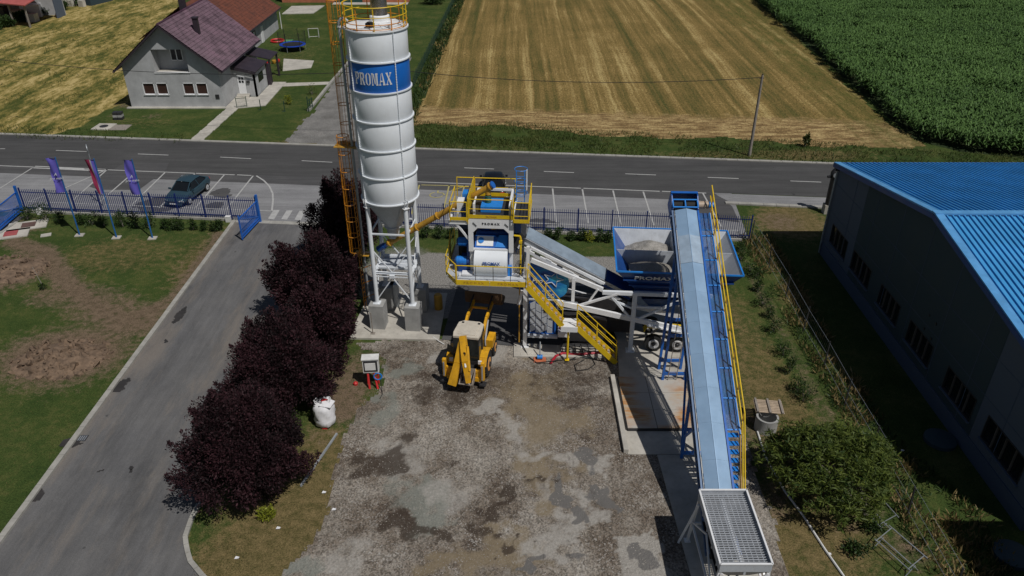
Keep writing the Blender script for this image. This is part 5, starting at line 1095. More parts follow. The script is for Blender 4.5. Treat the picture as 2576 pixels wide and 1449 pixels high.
for xx, zz in ((er, zr), (el_, zl)):
    MB().plate([(ax, -.78, zt_ - .06), (xx, -.78, zz - .06), (xx, -.78, zz - .24), (ax, -.78, zt_ - .26)], .04, (0, 1, 0)).build('bargeboard', roofdark, HO)
    MB().plate([(ax, -.74, zt_ - .08), (xx, -.74, zz - .08), (xx, hl + .3, zz - .08), (ax, hl + .3, zt_ - .08)], .05, (0, 0, -1)).build('soffit', roofdark, HO)
    MB().tube((xx + (.06 if xx > 0 else -.06), -.75, zz - .08), (xx + (.06 if xx > 0 else -.06), hl + .3, zz - .08), .07, 8).build('gutter', roofdark, HO)
rc = MB(); rc.tube((ax, -.76, zt_ + .02), (ax, hl + .35, zt_ + .02), .11, 8); rc.build('ridge_tiles', tile_p, HO)
def chim(x, y, zt, w=.5, n='chimney'):
    zc_ = zt_ - abs(x - ax) * (zt_ - zr) / (er - ax); MB().bb((x - w / 2, y - w / 2, zc_ - .4), (x + w / 2, y + w / 2, zt)).build(n, roofdark, HO); MB().bb((x - w / 2 - .08, y - w / 2 - .08, zt - .02), (x + w / 2 + .08, y + w / 2 + .08, zt + .1)).build('chimney_cap', roofdark, HO)
chim(2.2, 3.9, 8.6); chim(-.6, 8.3, 10.3, .6)
MB().bb((-5.4, -.4, 0), (5.3, 0, .12)).build('footing', slabm, HO)
# entrance porch
MB().bb((5.1, 4.05, 0), (5.28, 6.6, 2.9)).build('porch_wall', render_w, HO); MB().holed([(5.1, 0), (7.5, 0), (7.5, 2.6), (5.1, 3.2)], [[(5.5, .35), (6.4, .35), (6.4, 2.5), (5.5, 2.5)]], .2, lambda a, b, t: (a, 4.0 + t, b)).build('porch_wall', render_w, HO)
MB().holed([(4.0, 0), (8.3, 0), (8.3, 2.6), (4.0, 2.6)], [[(5.2, 1.2), (7.2, 1.2), (7.2, 2.2), (5.2, 2.2)]], .2, lambda a, b, t: (7.5 - t, a, b)).build('porch_wall', render_w, HO)
dr = MB().bb((5.52, 4.05, .36), (6.38, 4.1, 2.48)).build('door', white, HO)
for (a, b) in ((5.66, 2.05), (5.98, 2.05), (5.66, 1.7), (5.98, 1.7)): MB().bb((a, 4.02, b - .12), (a + .22, 4.04, b + .12)).build('pane', glass_d, dr)
fo = MB().bb((7.44, 5.2, 1.2), (7.49, 7.2, 2.2)).build('window', dark, HO)
for k in range(3): MB().bb((7.5, 5.25 + k * .66, 1.25), (7.51, 5.8 + k * .66, 2.15)).build('pane', glass_d, fo)
MB().bb((6.55, 3.85, 1.6), (6.9, 3.98, 1.85)).build('letter_box', dark, HO)
for k in range(3): MB().bb((5.3, 3.1 + k * .3, 0), (6.7, 4.0, .12 * (k + 1))).build('porch_step', slabm, HO)
MB().plate([(4.9, 3.7, 3.45), (7.8, 3.7, 2.75), (7.8, 8.5, 2.75), (4.9, 8.5, 3.45)], .1, (0, 0, 1)).build('porch_roof', roofdark, HO)
MB().plate([(5.2, 9.3, 3.35), (7.9, 9.3, 2.75), (7.9, 12.8, 2.75), (5.2, 12.8, 3.35)], .1, (0, 0, 1)).build('porch_roof', roofdark, HO)
MB().plate([(4.9, 3.66, 3.45), (7.8, 3.66, 2.75), (7.8, 3.66, 2.55), (4.9, 3.66, 3.2)], .04, (0, -1, 0)).build('bargeboard', roofdark, HO)
for y in (9.4, 12.7): MB().bb((7.6, y - .1, 0), (7.8, y + .1, 2.7)).build('porch_post', roofdark, HO)
MB().bb((7.5, 8.4, 0), (7.9, 8.8, 2.5)).build('porch_post', roofdark, HO)
def slab(pts, h, m, name, label): mb = MB(); mb.plate([(p[0], p[1], 0) for p in pts], h, (0, 0, 1)); return tag(mb.build(name, m), label, kind='structure')
slab([(-31.05, 81.9), (-29.7, 82.0), (-26.9, 82.9), (-26.9, 92.0), (-28.6, 92.0), (-28.6, 86), (-31.05, 86)], .08, slabm, 'terrace', 'pale concrete terrace beside the house porch')
slab([(-26.9, 90.3), (-21.5, 91.2), (-21.5, 92.3), (-26.9, 91.7)], .03, slabm, 'path', 'light path across the house lawn')
slab([(-28.6, 97), (-25.4, 98.5), (-25.8, 102), (-30, 103)], .05, slabm, 'terrace', 'pale slab behind the trampoline')
PT = empty('garden_path', (0, 0, 0)); tag(PT, 'narrow path of pale slabs from the road to the house door', kind='structure')
pa0, pa1 = Vector((-30.6, 71.85, 0)), Vector((-30.2, 82.0, 0)); pme = MB().box((0, 0, .03), (1.25, .5, .06)).mesh('paver', slabm)
for k in range(20): q = pa0.lerp(pa1, (k + .5) / 20); meshobj('paver', pme, PT, (q.x + random.uniform(-.05, .05), q.y, random.uniform(0, .012)), (0, 0, random.uniform(-.04, .04)))
# second house
H2 = empty('village_house', (-36.5, 113.5, 0), 0, 'farther grey house with a rust red tiled roof behind the purple roof', 'house')
MB().bb((-6.0, -12.5, 0), (1.2, 7.5, 3.1)).build('wall', render_w, H2)
tiled('roof_tiles', (-4.5, -13, 7.2), (0, 21, 0), (6.3, 0, -4.2), 56, 18, tile_r, H2, .04, .03); tiled('roof_tiles', (-4.5, -13, 7.2), (0, 21, 0), (-6.3, 0, -4.2), 40, 12, tile_r, H2, .04, .03)
MB().tube((1.85, -13, 2.95), (1.85, 8, 2.95), .08, 8).build('gutter', roofdark, H2); MB().tube((1.7, 7.3, 0), (1.7, 7.3, 2.9), .06, 8).build('downpipe', plastic_w, H2)
wo2 = MB().bb((1.2, -5.2, 1.0), (1.26, -4.0, 2.3)).build('window', dark, H2); MB().bb((1.27, -5.0, 1.1), (1.3, -4.5, 2.2)).build('curtain', white, wo2)
MB().bb((1.2, -1.5, 0), (1.3, -.5, 2.2)).build('door', white, H2)
MB().add([(-4.5, -12.5, 7.0), (1.2, -12.5, 3.1), (-6, -12.5, 3.1)], [(0, 1, 2)]).build('gable', render_w, H2)
# brick outbuilding at top
BO = empty('brick_garage', (-31, 141.5, 0), 0, 'orange brick outbuilding with a dark green gate at the top edge', 'building')
MB().bb((-9, 0, 0), (13, 6, 3.2)).build('wall', brick_m, BO); MB().bb((.2, -.08, 0), (5, 0, 2.6)).build('gate', paint('dark_green_gate', (.01, .06, .05), .6), BO); MB().bb((-9.2, -.4, 3.2), (13.2, 6.3, 3.4)).build('roof', tile_r, BO)
slab([(-37.5, 131.5), (-32.5, 132), (-32, 138.5), (-37.5, 138)], .1, slabm, 'terrace', 'pale slab before the brick outbuilding'); slab([(-31, 139.6), (-18, 139.6), (-18, 141.4), (-31, 141.4)], .05, slabm, 'path', 'pale strip along the brick outbuilding')
# distant sheds at upper left
SH = empty('farm_shed', (-72.9, 121.2, 0), 0, 'open farm shed with a faded red roof at the top left corner', 'shed')
MB().plate([(0, 0, 3.2), (1.0, 7.0, 4.4), (-14, 13, 4.4), (-14, 5.5, 3.2)], .15, (0, 0, 1)).build('roof', paint('faded_red_roof', (.42, .1, .09), .7, var=.12), SH)
MB().bb((-13, 9.6, 0), (.5, 9.8, 3.6)).build('rear_wall', render_w, SH); MB().bb((.3, 7.2, 0), (.5, 9.6, 3.6)).build('side_wall', hall_g, SH)
for x in (-.4, -3.6, -7, -11): MB().bb((x - .1, .3 - x * .42, 0), (x + .1, .5 - x * .42, 3.2)).build('post', woodpole, SH)
for k, x in enumerate((-2, -5, -8)): MB().bb((x - 1, 3.5 - x * .4, 0), (x + .4, 4.8 - x * .4, 1.2 + .3 * k)).build('stored_goods', (slabm, wood, dark)[k], SH)
x, y = G(84, 43); o = MB(); o.bb((-1.5, -.3, 0), (1.3, 1.6, 1.9)); o = o.build('storage_box', white, None, loc=(x, y, 0), rz=.25); tag(o, 'white box standing beside the red roofed shed', 'box')
x, y = G(150, 12); S2 = empty('farm_shed', (x, y, 0), -.3, 'dark grey shed beyond the red roofed shed at top left', 'shed'); MB().bb((-5, .8, 0), (6, 6, 3)).build('wall', hall_d, S2); MB().bb((-5.3, .5, 3), (6.3, 6.3, 3.3)).build('roof', roofdark, S2)
for k in range(5): MB().bb((-3.6 + k * 2, -.4 - .3 * (k % 2), 0), (-2.6 + k * 2, .3, 1.0)).build('crate', slabm, S2)

# ------------------------------------------------------------ FENCES AND GATES
def fence(xa, xb, n_posts, label, rusty=False):
    ya, yb = fence_y(xa), fence_y(xb); root = empty('metal_fence', (xa, ya, 0), math.atan2(yb - ya, xb - xa), label, 'fence'); Lf = math.hypot(xb - xa, yb - ya)
    pm = MB().box((0, 0, 1.0), (.09, .09, 1.95)).mesh('post', fence_m); km = MB().box((0, 0, 1.12), (.034, .034, 1.75)).mesh('picket', fence_m)
    for k in range(n_posts): meshobj('post', pm, root, (Lf * k / (n_posts - 1), 0, .1))
    for z in (.42, 1.72): MB().beam((0, 0, z), (Lf, 0, z), .05, .05).build('rail', fence_m, root)
    n = int(Lf / .155)
    for k in range(n): meshobj('picket', km, root, (.08 + k * .155, -.04, random.uniform(-.01, .01)))
    return root
fence(-38.3, -19.5, 10, 'blue picket fence behind the three flagpoles'); fence(-12.6, 17.35, 13, 'long blue picket fence behind the concrete plant')
def gate(loc, rz, L_, label):
    g = empty('swing_gate', loc, rz, label, 'gate'); km = MB().box((0, 0, 1.0), (.028, .028, 1.6)).mesh('picket', gate_m)
    for z in (.22, .42, 1.75): MB().beam((0, 0, z), (L_, 0, z), .07, .08).build('rail', gate_m, g)
    for x in (0, L_): MB().beam((x, 0, .1), (x, 0, 2.0), .09, .09).build('frame_post', gate_m, g)
    MB().beam((0, 0, .45), (L_, 0, 1.72), .05, .05).build('diagonal', gate_b, g)
    for k in range(int(L_ / .13)): meshobj('picket', km, g, (.1 + k * .13, 0, 0))
    MB().box((0, 0, 1.1), (.16, .16, 2.3)).build('gate_post', gate_b, g)
    MB().bb((.3, -.05, .48), (L_ * .65, -.03, .75)).build('lower_panel', galv, g); return g
gate_b = blue
gate((-19.35, 53.9, 0), math.atan2(50.7 - 53.9, -19.75 + 19.35), 3.2, 'open blue gate leaf at the driveway entrance'); gate((-38.5, 55.6, 0), math.atan2(-3.9, .2), 3.9, 'open blue gate leaf at the left photo edge')
for x, l in ((-37.0, 'white gate operator box at the left end of the fence'), (-21.8, 'white gate operator box beside the driveway kerb')):
    b = MB(); b.bb((-.18, -.15, 0), (.18, .15, .42)); b.bb((-.2, -.17, .42), (.2, .17, .46)); o = b.build('operator_box', plastic_w, None, loc=(x, fence_y(x) - .25, 0)); tag(o, l, 'gate box')
# wire fence on the right
WF = empty('wire_fence', (17.4, 50.5, 0), 0, 'sagging wire fence on thin posts between the yard shrubs and the hall', 'fence')
wp = [(17.45, 50.6), (17.6, 46.5), (17.6, 42.6), (17.5, 38.8), (17.5, 35.2), (17.4, 31.8), (17.4, 28.2), (17.35, 24.2), (17.3, 20)]
for k, (x, y) in enumerate(wp): MB().beam((x - 17.4, y - 50.5, 0), (x - 17.4 + random.uniform(-.1, .1), y - 50.5, 1.75), .06, .06).build('post', dark, WF)
ml = MB()
for a, b in zip(wp, wp[1:]):
    for z in (.3, .9, 1.65): ml.tube((a[0] - 17.4, a[1] - 50.5, z), (b[0] - 17.4, b[1] - 50.5, z), .009, 4, cap=False)
    for k in range(18):
        f = k / 18; ml.tube((a[0] - 17.4 + (b[0] - a[0]) * f, a[1] - 50.5 + (b[1] - a[1]) * f, .1), (a[0] - 17.4 + (b[0] - a[0]) * (f + .09), a[1] - 50.5 + (b[1] - a[1]) * (f + .09), 1.6), .0035, 3, cap=False)
ml.build('wire_mesh', galv, WF)
# green garden mesh fence behind
GF = empty('mesh_fence', (-11.4, 90, 0), 0, 'dark green mesh fence between the lawn and the stubble field', 'fence'); gf = paint('green_mesh', (.012, .05, .03), .7)
for k in range(22):
    y = k * 2.6; x = .9 + y * .028 - 1; MB().beam((x, y, 0), (x, y, 1.5), .05, .05).build('post', gf, GF)
g2 = MB()
for k in range(56):
    y = k; x = .9 + y * .028 - 1; g2.beam((x, y, .1), (x, y + .0, 1.4), .02, .3)
for z in np.arange(.1, 1.45, .17): g2.beam((-.1, 0, z), (1.5, 56, z), .012, .03)
g2.build('mesh', gf, GF)
# garden posts
def gpost(x, y, h=1.1, label='', lean=0):
    o = MB(); o.beam((0, 0, 0), (lean, 0, h), .07, .07); o.box((-.1, 0, .02), (.35, .12, .04)); tag(o.build('fence_post', gf, None, loc=(x, y, 0)), label, 'post')
gpost(-27.0, 81.5, 1.15, 'green fence post in the lawn right of the small wicket'); gpost(-24.3, 81.0, 1.15, 'green fence post in the middle of the house lawn')
WG = empty('wicket_gate', (-29.75, 82.1, 0), .35, 'small open green wicket gate at the house path', 'gate')
for x in (0, 1.05): MB().beam((x, 0, 0), (x, 0, 1.2), .07, .07).build('post', gf, WG)
MB().beam((0, 0, 1.05), (1.05, 0, 1.05), .04, .04).build('rail', gf, WG); MB().beam((0, 0, .15), (1.05, 0, .15), .04, .04).build('rail', gf, WG)
for k in range(8): MB().beam((.12 + k * .12, 0, .15), (.12 + k * .12, 0, 1.05), .012, .012).build('bar', gf, WG)
G3 = empty('swing_gate', (-21.75, 81.0, 0), 1.4, 'dark green double gate leaf at the gravel drive', 'gate')
for x in (0, .5, 1.1): MB().beam((x, 0, 0), (x, 0, 1.6 - .4 * (x > 0)), .08, .08).build('post', gf, G3)
for z in (.3, .8, 1.1): MB().beam((0, 0, z), (1.1, 0, z), .03, .05).build('rail', gf, G3)

# ------------------------------------------------------------ FLAGS, SIGN, POLE, CABLE
def flag(x, y, h, flagm, label, red_=False, seed=0):
    r = empty('flagpole', (x, y, 0), .1, label, 'flag'); 
    MB().tube((0, 0, .06), (0, 0, h), .055, 10, .04).build('pole', blue_pole, r, True); MB().box((0, 0, .03), (.6, .5, .06)).build('base', slabm, r)
    MB().tube((0, 0, h - .12), (-.63, 0, h - .05), .022, 6).build('crossarm', dark, r)
    nu, nv = 8, 20; V_ = []
    for j in range(nv + 1):
        for i in range(nu + 1):
            f = i / nu; z = h - .08 - j / nv * 2.6; xx = -.03 - f * .6 + (.06 * math.sin(j * .5 + seed) * f if not red_ else .25 * f * j / nv); V_.append((xx, .1 * math.sin(f * 5 + j * .35 + seed) * f, z + .05 * f * (1 - j / nv) - f * .05 * math.sin(j * .3)))
    idx = np.arange((nu + 1) * (nv + 1)).reshape(nv + 1, nu + 1); q = np.stack([idx[:-1, :-1], idx[:-1, 1:], idx[1:, 1:], idx[1:, :-1]], -1)
    if red_:
        for nm, m_, a, b in (('flag', redflag, 4, 8), ('flag_stripe', galv, 3, 4), ('flag_stripe', purpflag, 0, 3)): meshobj(nm, npmesh(nm, np.array(V_), q[:, a:b].reshape(-1, 4), m_), r)
    else:
        meshobj('flag', npmesh('flag', np.array(V_), q.reshape(-1, 4), flagm), r)
        o = text('pro maks', .24, letter_w, r, (-.3, -.13, h - 1.55), (math.pi / 2, 0, .1), shear=.3); b = text('A', .3, letter_w, r, (-.3, -.13, h - 1.25), (math.pi / 2, 0, .1), shear=.3)
    return r
blue_pole = paint('pole_blue', (.02, .12, .34), .4, dirt=.1)
flag(-32.14, 51.6, 6.15, purpflag, 'blue pole with a purple banner flag, leftmost of the three', seed=0); flag(-29.22, 51.2, 6.2, redflag, 'blue pole with a red, white and blue flag', True, 1); flag(-26.52, 51.1, 6.2, purpflag, 'blue pole with a purple banner flag nearest the driveway', seed=2)
sx_, sy_ = G(262, 520); SG = empty('road_sign', (sx_ - .0, sy_, 0), 0, 'thin road sign behind the red flag seen edge on', 'sign')
MB().tube((0, 0, 0), (0, 0, 5.2), .035, 8).build('post', galv, SG); MB().tube((-.02, 0, 4.9), (.02, .02, 4.9), .32, 18).build('sign_plate', galv, SG); MB().plate([(-.4, 0, 3.1), (.2, 0, 2.6), (.1, 0, 2.4), (-.3, 0, 2.8)], .04, (0, 1, 0)).build('arrow_plate', dark, SG)
ux_, uy_ = G(1885, 392); UP = empty('utility_pole', (ux_, uy_, 0), 0, 'grey wooden utility pole at the edge of the stubble field', 'utility pole'); UH = 7.45
MB().tube((0, 0, 0), (.0, 0, UH), .15, 12, .1).build('pole', woodpole, UP, True); MB().beam((-.25, 0, UH - .25), (.15, 0, UH - .25), .06, .08).build('bracket', dark, UP); MB().lathe([(.05, 0), (.06, .1), (.03, .14)], 10, (0, 0, UH)).build('insulator', dark, UP)
x0c, z0c = zy(1075, 190, 79.0); cab = MB()
def cable(a, b, sag, n=24):
    a, b = Vector(a), Vector(b); pts = []
    for k in range(n + 1): f = k / n; p_ = a.lerp(b, f); p_.z -= sag * 4 * f * (1 - f); pts.append(p_)
    return pts
mxp, mzp = zy(1000, 176, 71.3); P2_ = empty('utility_pole', (mxp, 71.3, 0), 0, 'wooden utility pole mostly hidden behind the silo', 'utility pole'); MB().tube((0, 0, 0), (0, 0, mzp + .2), .15, 12, .1).build('pole', woodpole, P2_, True); cab.path(cable((ux_ - .1, uy_, UH - .2), (mxp, 71.3, mzp), .75), .028, 5)
lxp, lzp = zy(-60, 143, 76.5); cab.path(cable((mxp, 71.3, mzp), (lxp, 76.5, lzp), .95), .028, 5)
tag(cab.build('power_cable', black), 'thin black overhead cable crossing above road, house and field', 'cable')

# ------------------------------------------------------------ CARS
def car(loc, rz, label, m, dark_only=False):
    r = empty('parked_car', loc, rz, label, 'car')
    st = [(-2.3, .62, .42, .72, .80), (-2.22, .8, .25, .9, .96), (-1.7, .87, .22, .96, 1.02), (-1.0, .88, .2, .94, .97), (0, .88, .2, .9, .93), (.9, .88, .2, .88, .95), (1.3, .87, .22, .84, .93), (1.9, .84, .24, .72, .82), (2.2, .76, .28, .6, .68), (2.33, .55, .36, .52, .56)]
    vs = []
    for (y, w, zb_, zs_, zt2) in st: vs += [(-w * .9, y, zb_), (-w, y, zb_ + .18), (-w * 1.01, y, (zb_ + zs_) / 2 + .05), (-w * .96, y, zs_), (-w * .8, y, zt2 - .02), (0, y, zt2), (w * .8, y, zt2 - .02), (w * .96, y, zs_), (w * 1.01, y, (zb_ + zs_) / 2 + .05), (w, y, zb_ + .18), (w * .9, y, zb_)]
    n = 11; mb = MB(); fs = [(i * n + j, i * n + (j + 1) % n, (i + 1) * n + (j + 1) % n, (i + 1) * n + j) for i in range(len(st) - 1) for j in range(n)]
    mb.add(vs, fs + [tuple(range(n)), tuple(range((len(st) - 1) * n, len(st) * n))[::-1]]); o = mb.build('body', m, r, True)
    md = o.modifiers.new('s', 'SUBSURF'); md.levels = 2; md.render_levels = 2
    # cabin: roof and pillars
    ro = [(-1.75, .62, .97), (-1.1, .64, 1.4), (-.3, .67, 1.48), (.42, .64, 1.42), (1.12, .66, .94)]
    rb_ = MB(); vs = []
    for (y, w, z) in ro[1:4]: vs += [(-w, y, z - .05), (-w * .85, y, z), (0, y, z + .02), (w * .85, y, z), (w, y, z - .05)]
    rb_.add(vs, [(i * 5 + j, i * 5 + j + 1, i * 5 + j + 6, i * 5 + j + 5) for i in range(2) for j in range(4)]); rb_.build('roof', m, r, True)
    def quad(nm, pts, mm, th=.02, par=r): return MB().plate(pts, th).build(nm, mm, par)
    quad('windscreen', [(-.66, 1.12, .95), (.66, 1.12, .95), (.52, .37, 1.37), (-.52, .37, 1.37)], glass_d); quad('rear_window', [(.62, -1.75, .98), (-.62, -1.75, .98), (-.53, -1.08, 1.35), (.53, -1.08, 1.35)], glass_d)
    for s_ in (-1, 1):
        quad('side_window', [(s_ * .8, .95, .92), (s_ * .6, .3, 1.36), (s_ * .6, -.25, 1.39), (s_ * .82, -.3, .93)], glass_d); quad('side_window', [(s_ * .82, -.36, .93), (s_ * .61, -.31, 1.38), (s_ * .58, -1.0, 1.33), (s_ * .78, -1.55, .98)], glass_d)
        MB().beam((s_ * .68, 1.15, .93), (s_ * .56, .36, 1.38), .06, .05).build('pillar', m, r); MB().beam((s_ * .66, -1.78, .97), (s_ * .56, -1.05, 1.36), .1, .05).build('pillar', m, r); MB().beam((s_ * .83, -.33, .93), (s_ * .6, -.28, 1.4), .05, .04).build('pillar', m, r)
        MB().box((s_ * .97, .82, .96), (.18, .1, .12)).build('wing_mirror', m, r); quad('headlight', [(s_ * .72, 2.16, .62), (s_ * .45, 2.29, .6), (s_ * .45, 2.25, .48), (s_ * .78, 2.1, .5)], rimw, .06)
        quad('tail_light', [(s_ * .72, -2.22, .86), (s_ * .45, -2.3, .84), (s_ * .45, -2.3, .68), (s_ * .76, -2.2, .7)], red, .04)
        for y in (1.42, -1.35):
            w = MB(); w.tube((s_ * .68, y, .32), (s_ * .9, y, .32), .32, 22); wo = w.build('wheel', black, r, True); w2 = MB(); w2.tube((s_ * .89, y, .32), (s_ * .905, y, .32), .21, 16); w2.build('rim', rimw, wo)
            for k in range(5):
                a = k * 1.2566; MB().beam((s_ * .91, y, .32), (s_ * .91, y + .19 * math.cos(a), .32 + .19 * math.sin(a)), .012, .04, (1, 0, 0)).build('spoke', galv, wo)
    quad('grille', [(-.38, 2.34, .55), (.38, 2.34, .55), (.38, 2.34, .45), (-.38, 2.34, .45)], dark); quad('number_plate', [(-.26, 2.36, .43), (.26, 2.36, .43), (.26, 2.36, .33), (-.26, 2.36, .33)], white)
    quad('bumper', [(-.7, 2.27, .4), (.7, 2.27, .4), (.7, 2.27, .27), (-.7, 2.27, .27)], m, .06); return r
tc = car((-26.5, 58.6, .03), math.pi - .17, 'teal saloon car parked facing the blue fence', teal); tc.scale = (1.06, 1.0, 1.06)
bc = car((-1.5, 59.4, .03), .03, 'black car parked behind the mixer tower', carblack); bc.scale = (1.1, 1.0, 1.2)

# ------------------------------------------------------------ BACKHOE LOADER
BH = empty('backhoe_loader', (-2.35, 34.75, 0), -.19, 'yellow backhoe loader with raised front bucket parked under the platform', 'excavator')
def bb(n, m, a, b): return MB().bb(a, b).build(n, m, BH)
def bm_(n, m, a, b, w, h, up=(0, 0, 1)): return MB().beam(a, b, w, h, up).build(n, m, BH)
bb('chassis', dark, (-.45, -1.2, .55), (.45, 3.0, 1.05)); bb('bonnet', jyel, (-.42, 1.0, 1.0), (.42, 2.75, 1.55)); bb('front_grille', dark, (-.4, 2.75, .7), (.4, 2.85, 1.5))
def wheel(x, y, r_, w, rim):
    s_ = 1 if x > 0 else -1; mb = MB(); mb.tube((x - w / 2, y, r_), (x + w / 2, y, r_), r_, 32)
    for k in range(22):
        a = k * 2 * math.pi / 22; mb.box((x, y + math.cos(a) * r_, r_ + math.sin(a) * r_), (w * .96, .07, .07), rot=Matrix.Rotation(a, 3, 'X'))
    o = mb.build('wheel', black, BH, True); q = MB(); q.tube((x + s_ * w * .45, y, r_), (x + s_ * (w / 2 + .02), y, r_), r_ * .56, 22); q.build('rim', rim, o); q = MB(); q.tube((x + s_ * w / 2, y, r_), (x + s_ * (w / 2 + .08), y, r_), r_ * .2, 12); q.build('hub', dark, o)
for s_ in (-1, 1): wheel(s_ * .98, 0, .74, .42, rimo); wheel(s_ * .95, 2.15, .5, .34, rimo)
# fenders and side boxes
for s_ in (-1, 1):
    fd = MB(); pts = [(-.85, 1.1), (-.55, 1.5), (0, 1.62), (.5, 1.52), (.7, 1.25)]
    for a, b in zip(pts, pts[1:]): fd.beam((s_ * .96, a[0], a[1]), (s_ * .96, b[0], b[1]), .46, .05)
    fd.build('rear_fender', jyel, BH); bb('step', dark, (s_ * .75 - .2, .75, .5), (s_ * .75 + .2, 1.3, .58))
bb('side_tank', jyel, (.72, 1.35, .95), (1.12, 2.3, 1.45)); bb('side_tank', dark, (-1.12, 1.3, .9), (-.72, 1.8, 1.3))
# cab
rf = MB(); rf.plate([(-.72, -.72, 2.78), (.74, -.72, 2.78), (.8, -.3, 2.78), (.74, .78, 2.78), (.45, 1.0, 2.78), (-.45, 1.0, 2.78), (-.74, .78, 2.78), (-.8, -.3, 2.78)], .12, (0, 0, 1)); roofc = paint('cab_roof', (.55, .5, .42), .7, dirt=.4); rf.build('cab_roof', roofc, BH)
bb('roof_panel', roofc, (-.5, -.5, 2.9), (.5, .65, 2.925)); 
for x in (-.5, .45): bb('work_light', dark, (x - .05, .7, 2.9), (x + .08, .8, 2.95))
for (x, y) in ((-.7, -.65), (.7, -.65), (-.72, .75), (.72, .75), (-.75, .1), (.75, .1)): bm_('cab_pillar', dark, (x * 1.05, y, 1.3), (x, y, 2.8), .07, .07)
bb('cab_floor', dark, (-.75, -.7, 1.05), (.75, .85, 1.3)); bb('seat', black, (-.28, -.25, 1.3), (.28, .3, 1.75)); bb('seat_back', black, (-.26, .22, 1.7), (.26, .34, 2.3)); bb('console', dark, (-.3, .55, 1.3), (.3, .8, 1.95))
gl = paint('cab_glass', (.02, .025, .025), .06, dirt=0, bst=0)
bb('cab_glass', gl, (-.72, -.69, 1.35), (.72, -.67, 2.75)); bb('cab_glass', gl, (-.76, -.62, 1.35), (-.74, .72, 2.75)); bb('cab_glass', gl, (.74, -.62, 1.35), (.76, .72, 2.75)); bb('cab_glass', gl, (-.7, .74, 1.5), (.7, .76, 2.75))
bm_('exhaust', dark, (.3, 1.5, 1.5), (.3, 1.5, 2.3), .08, .08); bm_('cab_door', gl, (-.78, -.6, 1.4), (-1.25, -.35, 1.5), .04, 1.2)
# loader arms and bucket
for s_ in (-1, 1):
    x = s_ * .58; bm_('loader_arm', jyel, (x, .75, 1.75), (x, 2.2, 2.45), .14, .26); bm_('loader_arm', jyel, (x, 2.2, 2.45), (x, 3.9, 2.5), .14, .24); bm_('loader_ram', galv, (x * 1.15, 1.2, 1.2), (x * 1.1, 2.4, 2.2), .08, .08); bm_('loader_ram', dark, (x, 2.6, 2.75), (x, 3.9, 2.95), .08, .08)
MB().tube((-.6, 3.2, 2.5), (.6, 3.2, 2.5), .08, 10).build('cross_tube', jyel, BH)
bk = paint('rusty_brown_bucket', (.1, .055, .025), .7, dirt=.5, var=.3); mb = MB(); prof_ = [(3.95, 3.15), (3.9, 2.6), (4.1, 2.3), (4.5, 2.15), (5.0, 2.3)]
for a, b in zip(prof_, prof_[1:]): mb.beam((0, a[0], a[1]), (0, b[0], b[1]), 2.3, .05)
for s_ in (-1, 1): mb.plate([(s_ * 1.14, *p) for p in [(3.95, 3.15)] + prof_[1:] + [(4.9, 2.5)]], .03, (1, 0, 0))
mb.build('front_bucket', bk, BH)
for k in range(9): MB().box((-1.0 + k * .25, 5.05, 2.32), (.08, .16, .03)).build('bucket_tooth', dark, BH)
# rear: frame, stabilisers, boom and dipper
bb('rear_frame', jyel, (-1.05, -1.4, .55), (1.05, -1.2, 1.15)); bb('rear_frame', jyel, (-1.0, -1.45, .45), (1.0, -1.4, .7))
for s_ in (-1, 1):
    bb('stabiliser_leg', jyel, (s_ * 1.12 - .1, -1.5, .6), (s_ * 1.12 + .1, -1.28, 1.75)); bm_('stabiliser_ram', galv, (s_ * 1.12, -1.55, .7), (s_ * 1.12, -1.55, 1.6), .07, .07); bb('stabiliser_foot', dark, (s_ * 1.12 - .18, -1.6, .25), (s_ * 1.12 + .18, -1.2, .33)); bm_('stabiliser_arm', jyel, (s_ * .6, -1.38, 1.0), (s_ * 1.12, -1.38, 1.3), .1, .1)
bb('king_post', dark, (-.35, -1.75, .5), (.05, -1.4, 1.1))
pv_ = Vector((-.15, -1.75, .75)); top = Vector((.1, -1.35, 3.15))
def hull(n, m, p, wx, wd, q, wx2, wd2):
    p, q = Vector(p), Vector(q); Y_ = (q - p).normalized(); X_ = Vector((1, 0, 0)); X_ = (X_ - Y_ * X_.dot(Y_)).normalized(); Z_ = X_.cross(Y_); vs = []
    for c, a, b in ((p, wx, wd), (q, wx2, wd2)): vs += [c + X_ * a * i / 2 + Z_ * b * j / 2 for i, j in ((-1, -1), (1, -1), (1, 1), (-1, 1))]
    return MB().add(vs, [(0, 3, 2, 1), (4, 5, 6, 7), (0, 1, 5, 4), (1, 2, 6, 5), (2, 3, 7, 6), (3, 0, 4, 7)]).build(n, m, BH)
hull('boom', jyel, (-.5, -2.0, .55), .5, .55, (-.22, -1.75, 1.9), .36, .4); hull('boom', jyel, (-.22, -1.75, 1.9), .36, .4, (-.02, -1.35, 3.2), .3, .28)
hull('dipper', jyel, (.0, -1.3, 3.35), .34, .4, (.28, -1.9, 2.1), .36, .42); hull('dipper', jyel, (.28, -1.9, 2.1), .36, .42, (.5, -2.3, .95), .24, .26)
bm_('boom_ram', galv, (-.1, -1.7, 1.0), (.0, -1.5, 2.5), .09, .09); bm_('dipper_ram', jyel, (.36, -1.7, 2.95), (.56, -2.2, 1.7), .12, .12); bm_('dipper_plate', white, (.3, -2.12, 2.1), (.34, -2.2, 1.9), .1, .01)
mb = MB(); bp = [(-1.35, 1.25), (-1.45, .85), (-1.75, .6), (-2.1, .6), (-2.35, .85)]
for a, b in zip(bp, bp[1:]): mb.beam((.3, a[0], a[1]), (.3, b[0], b[1]), .75, .05)
for s_ in (-.07, .67): mb.plate([(s_, *p) for p in bp], .03, (1, 0, 0))
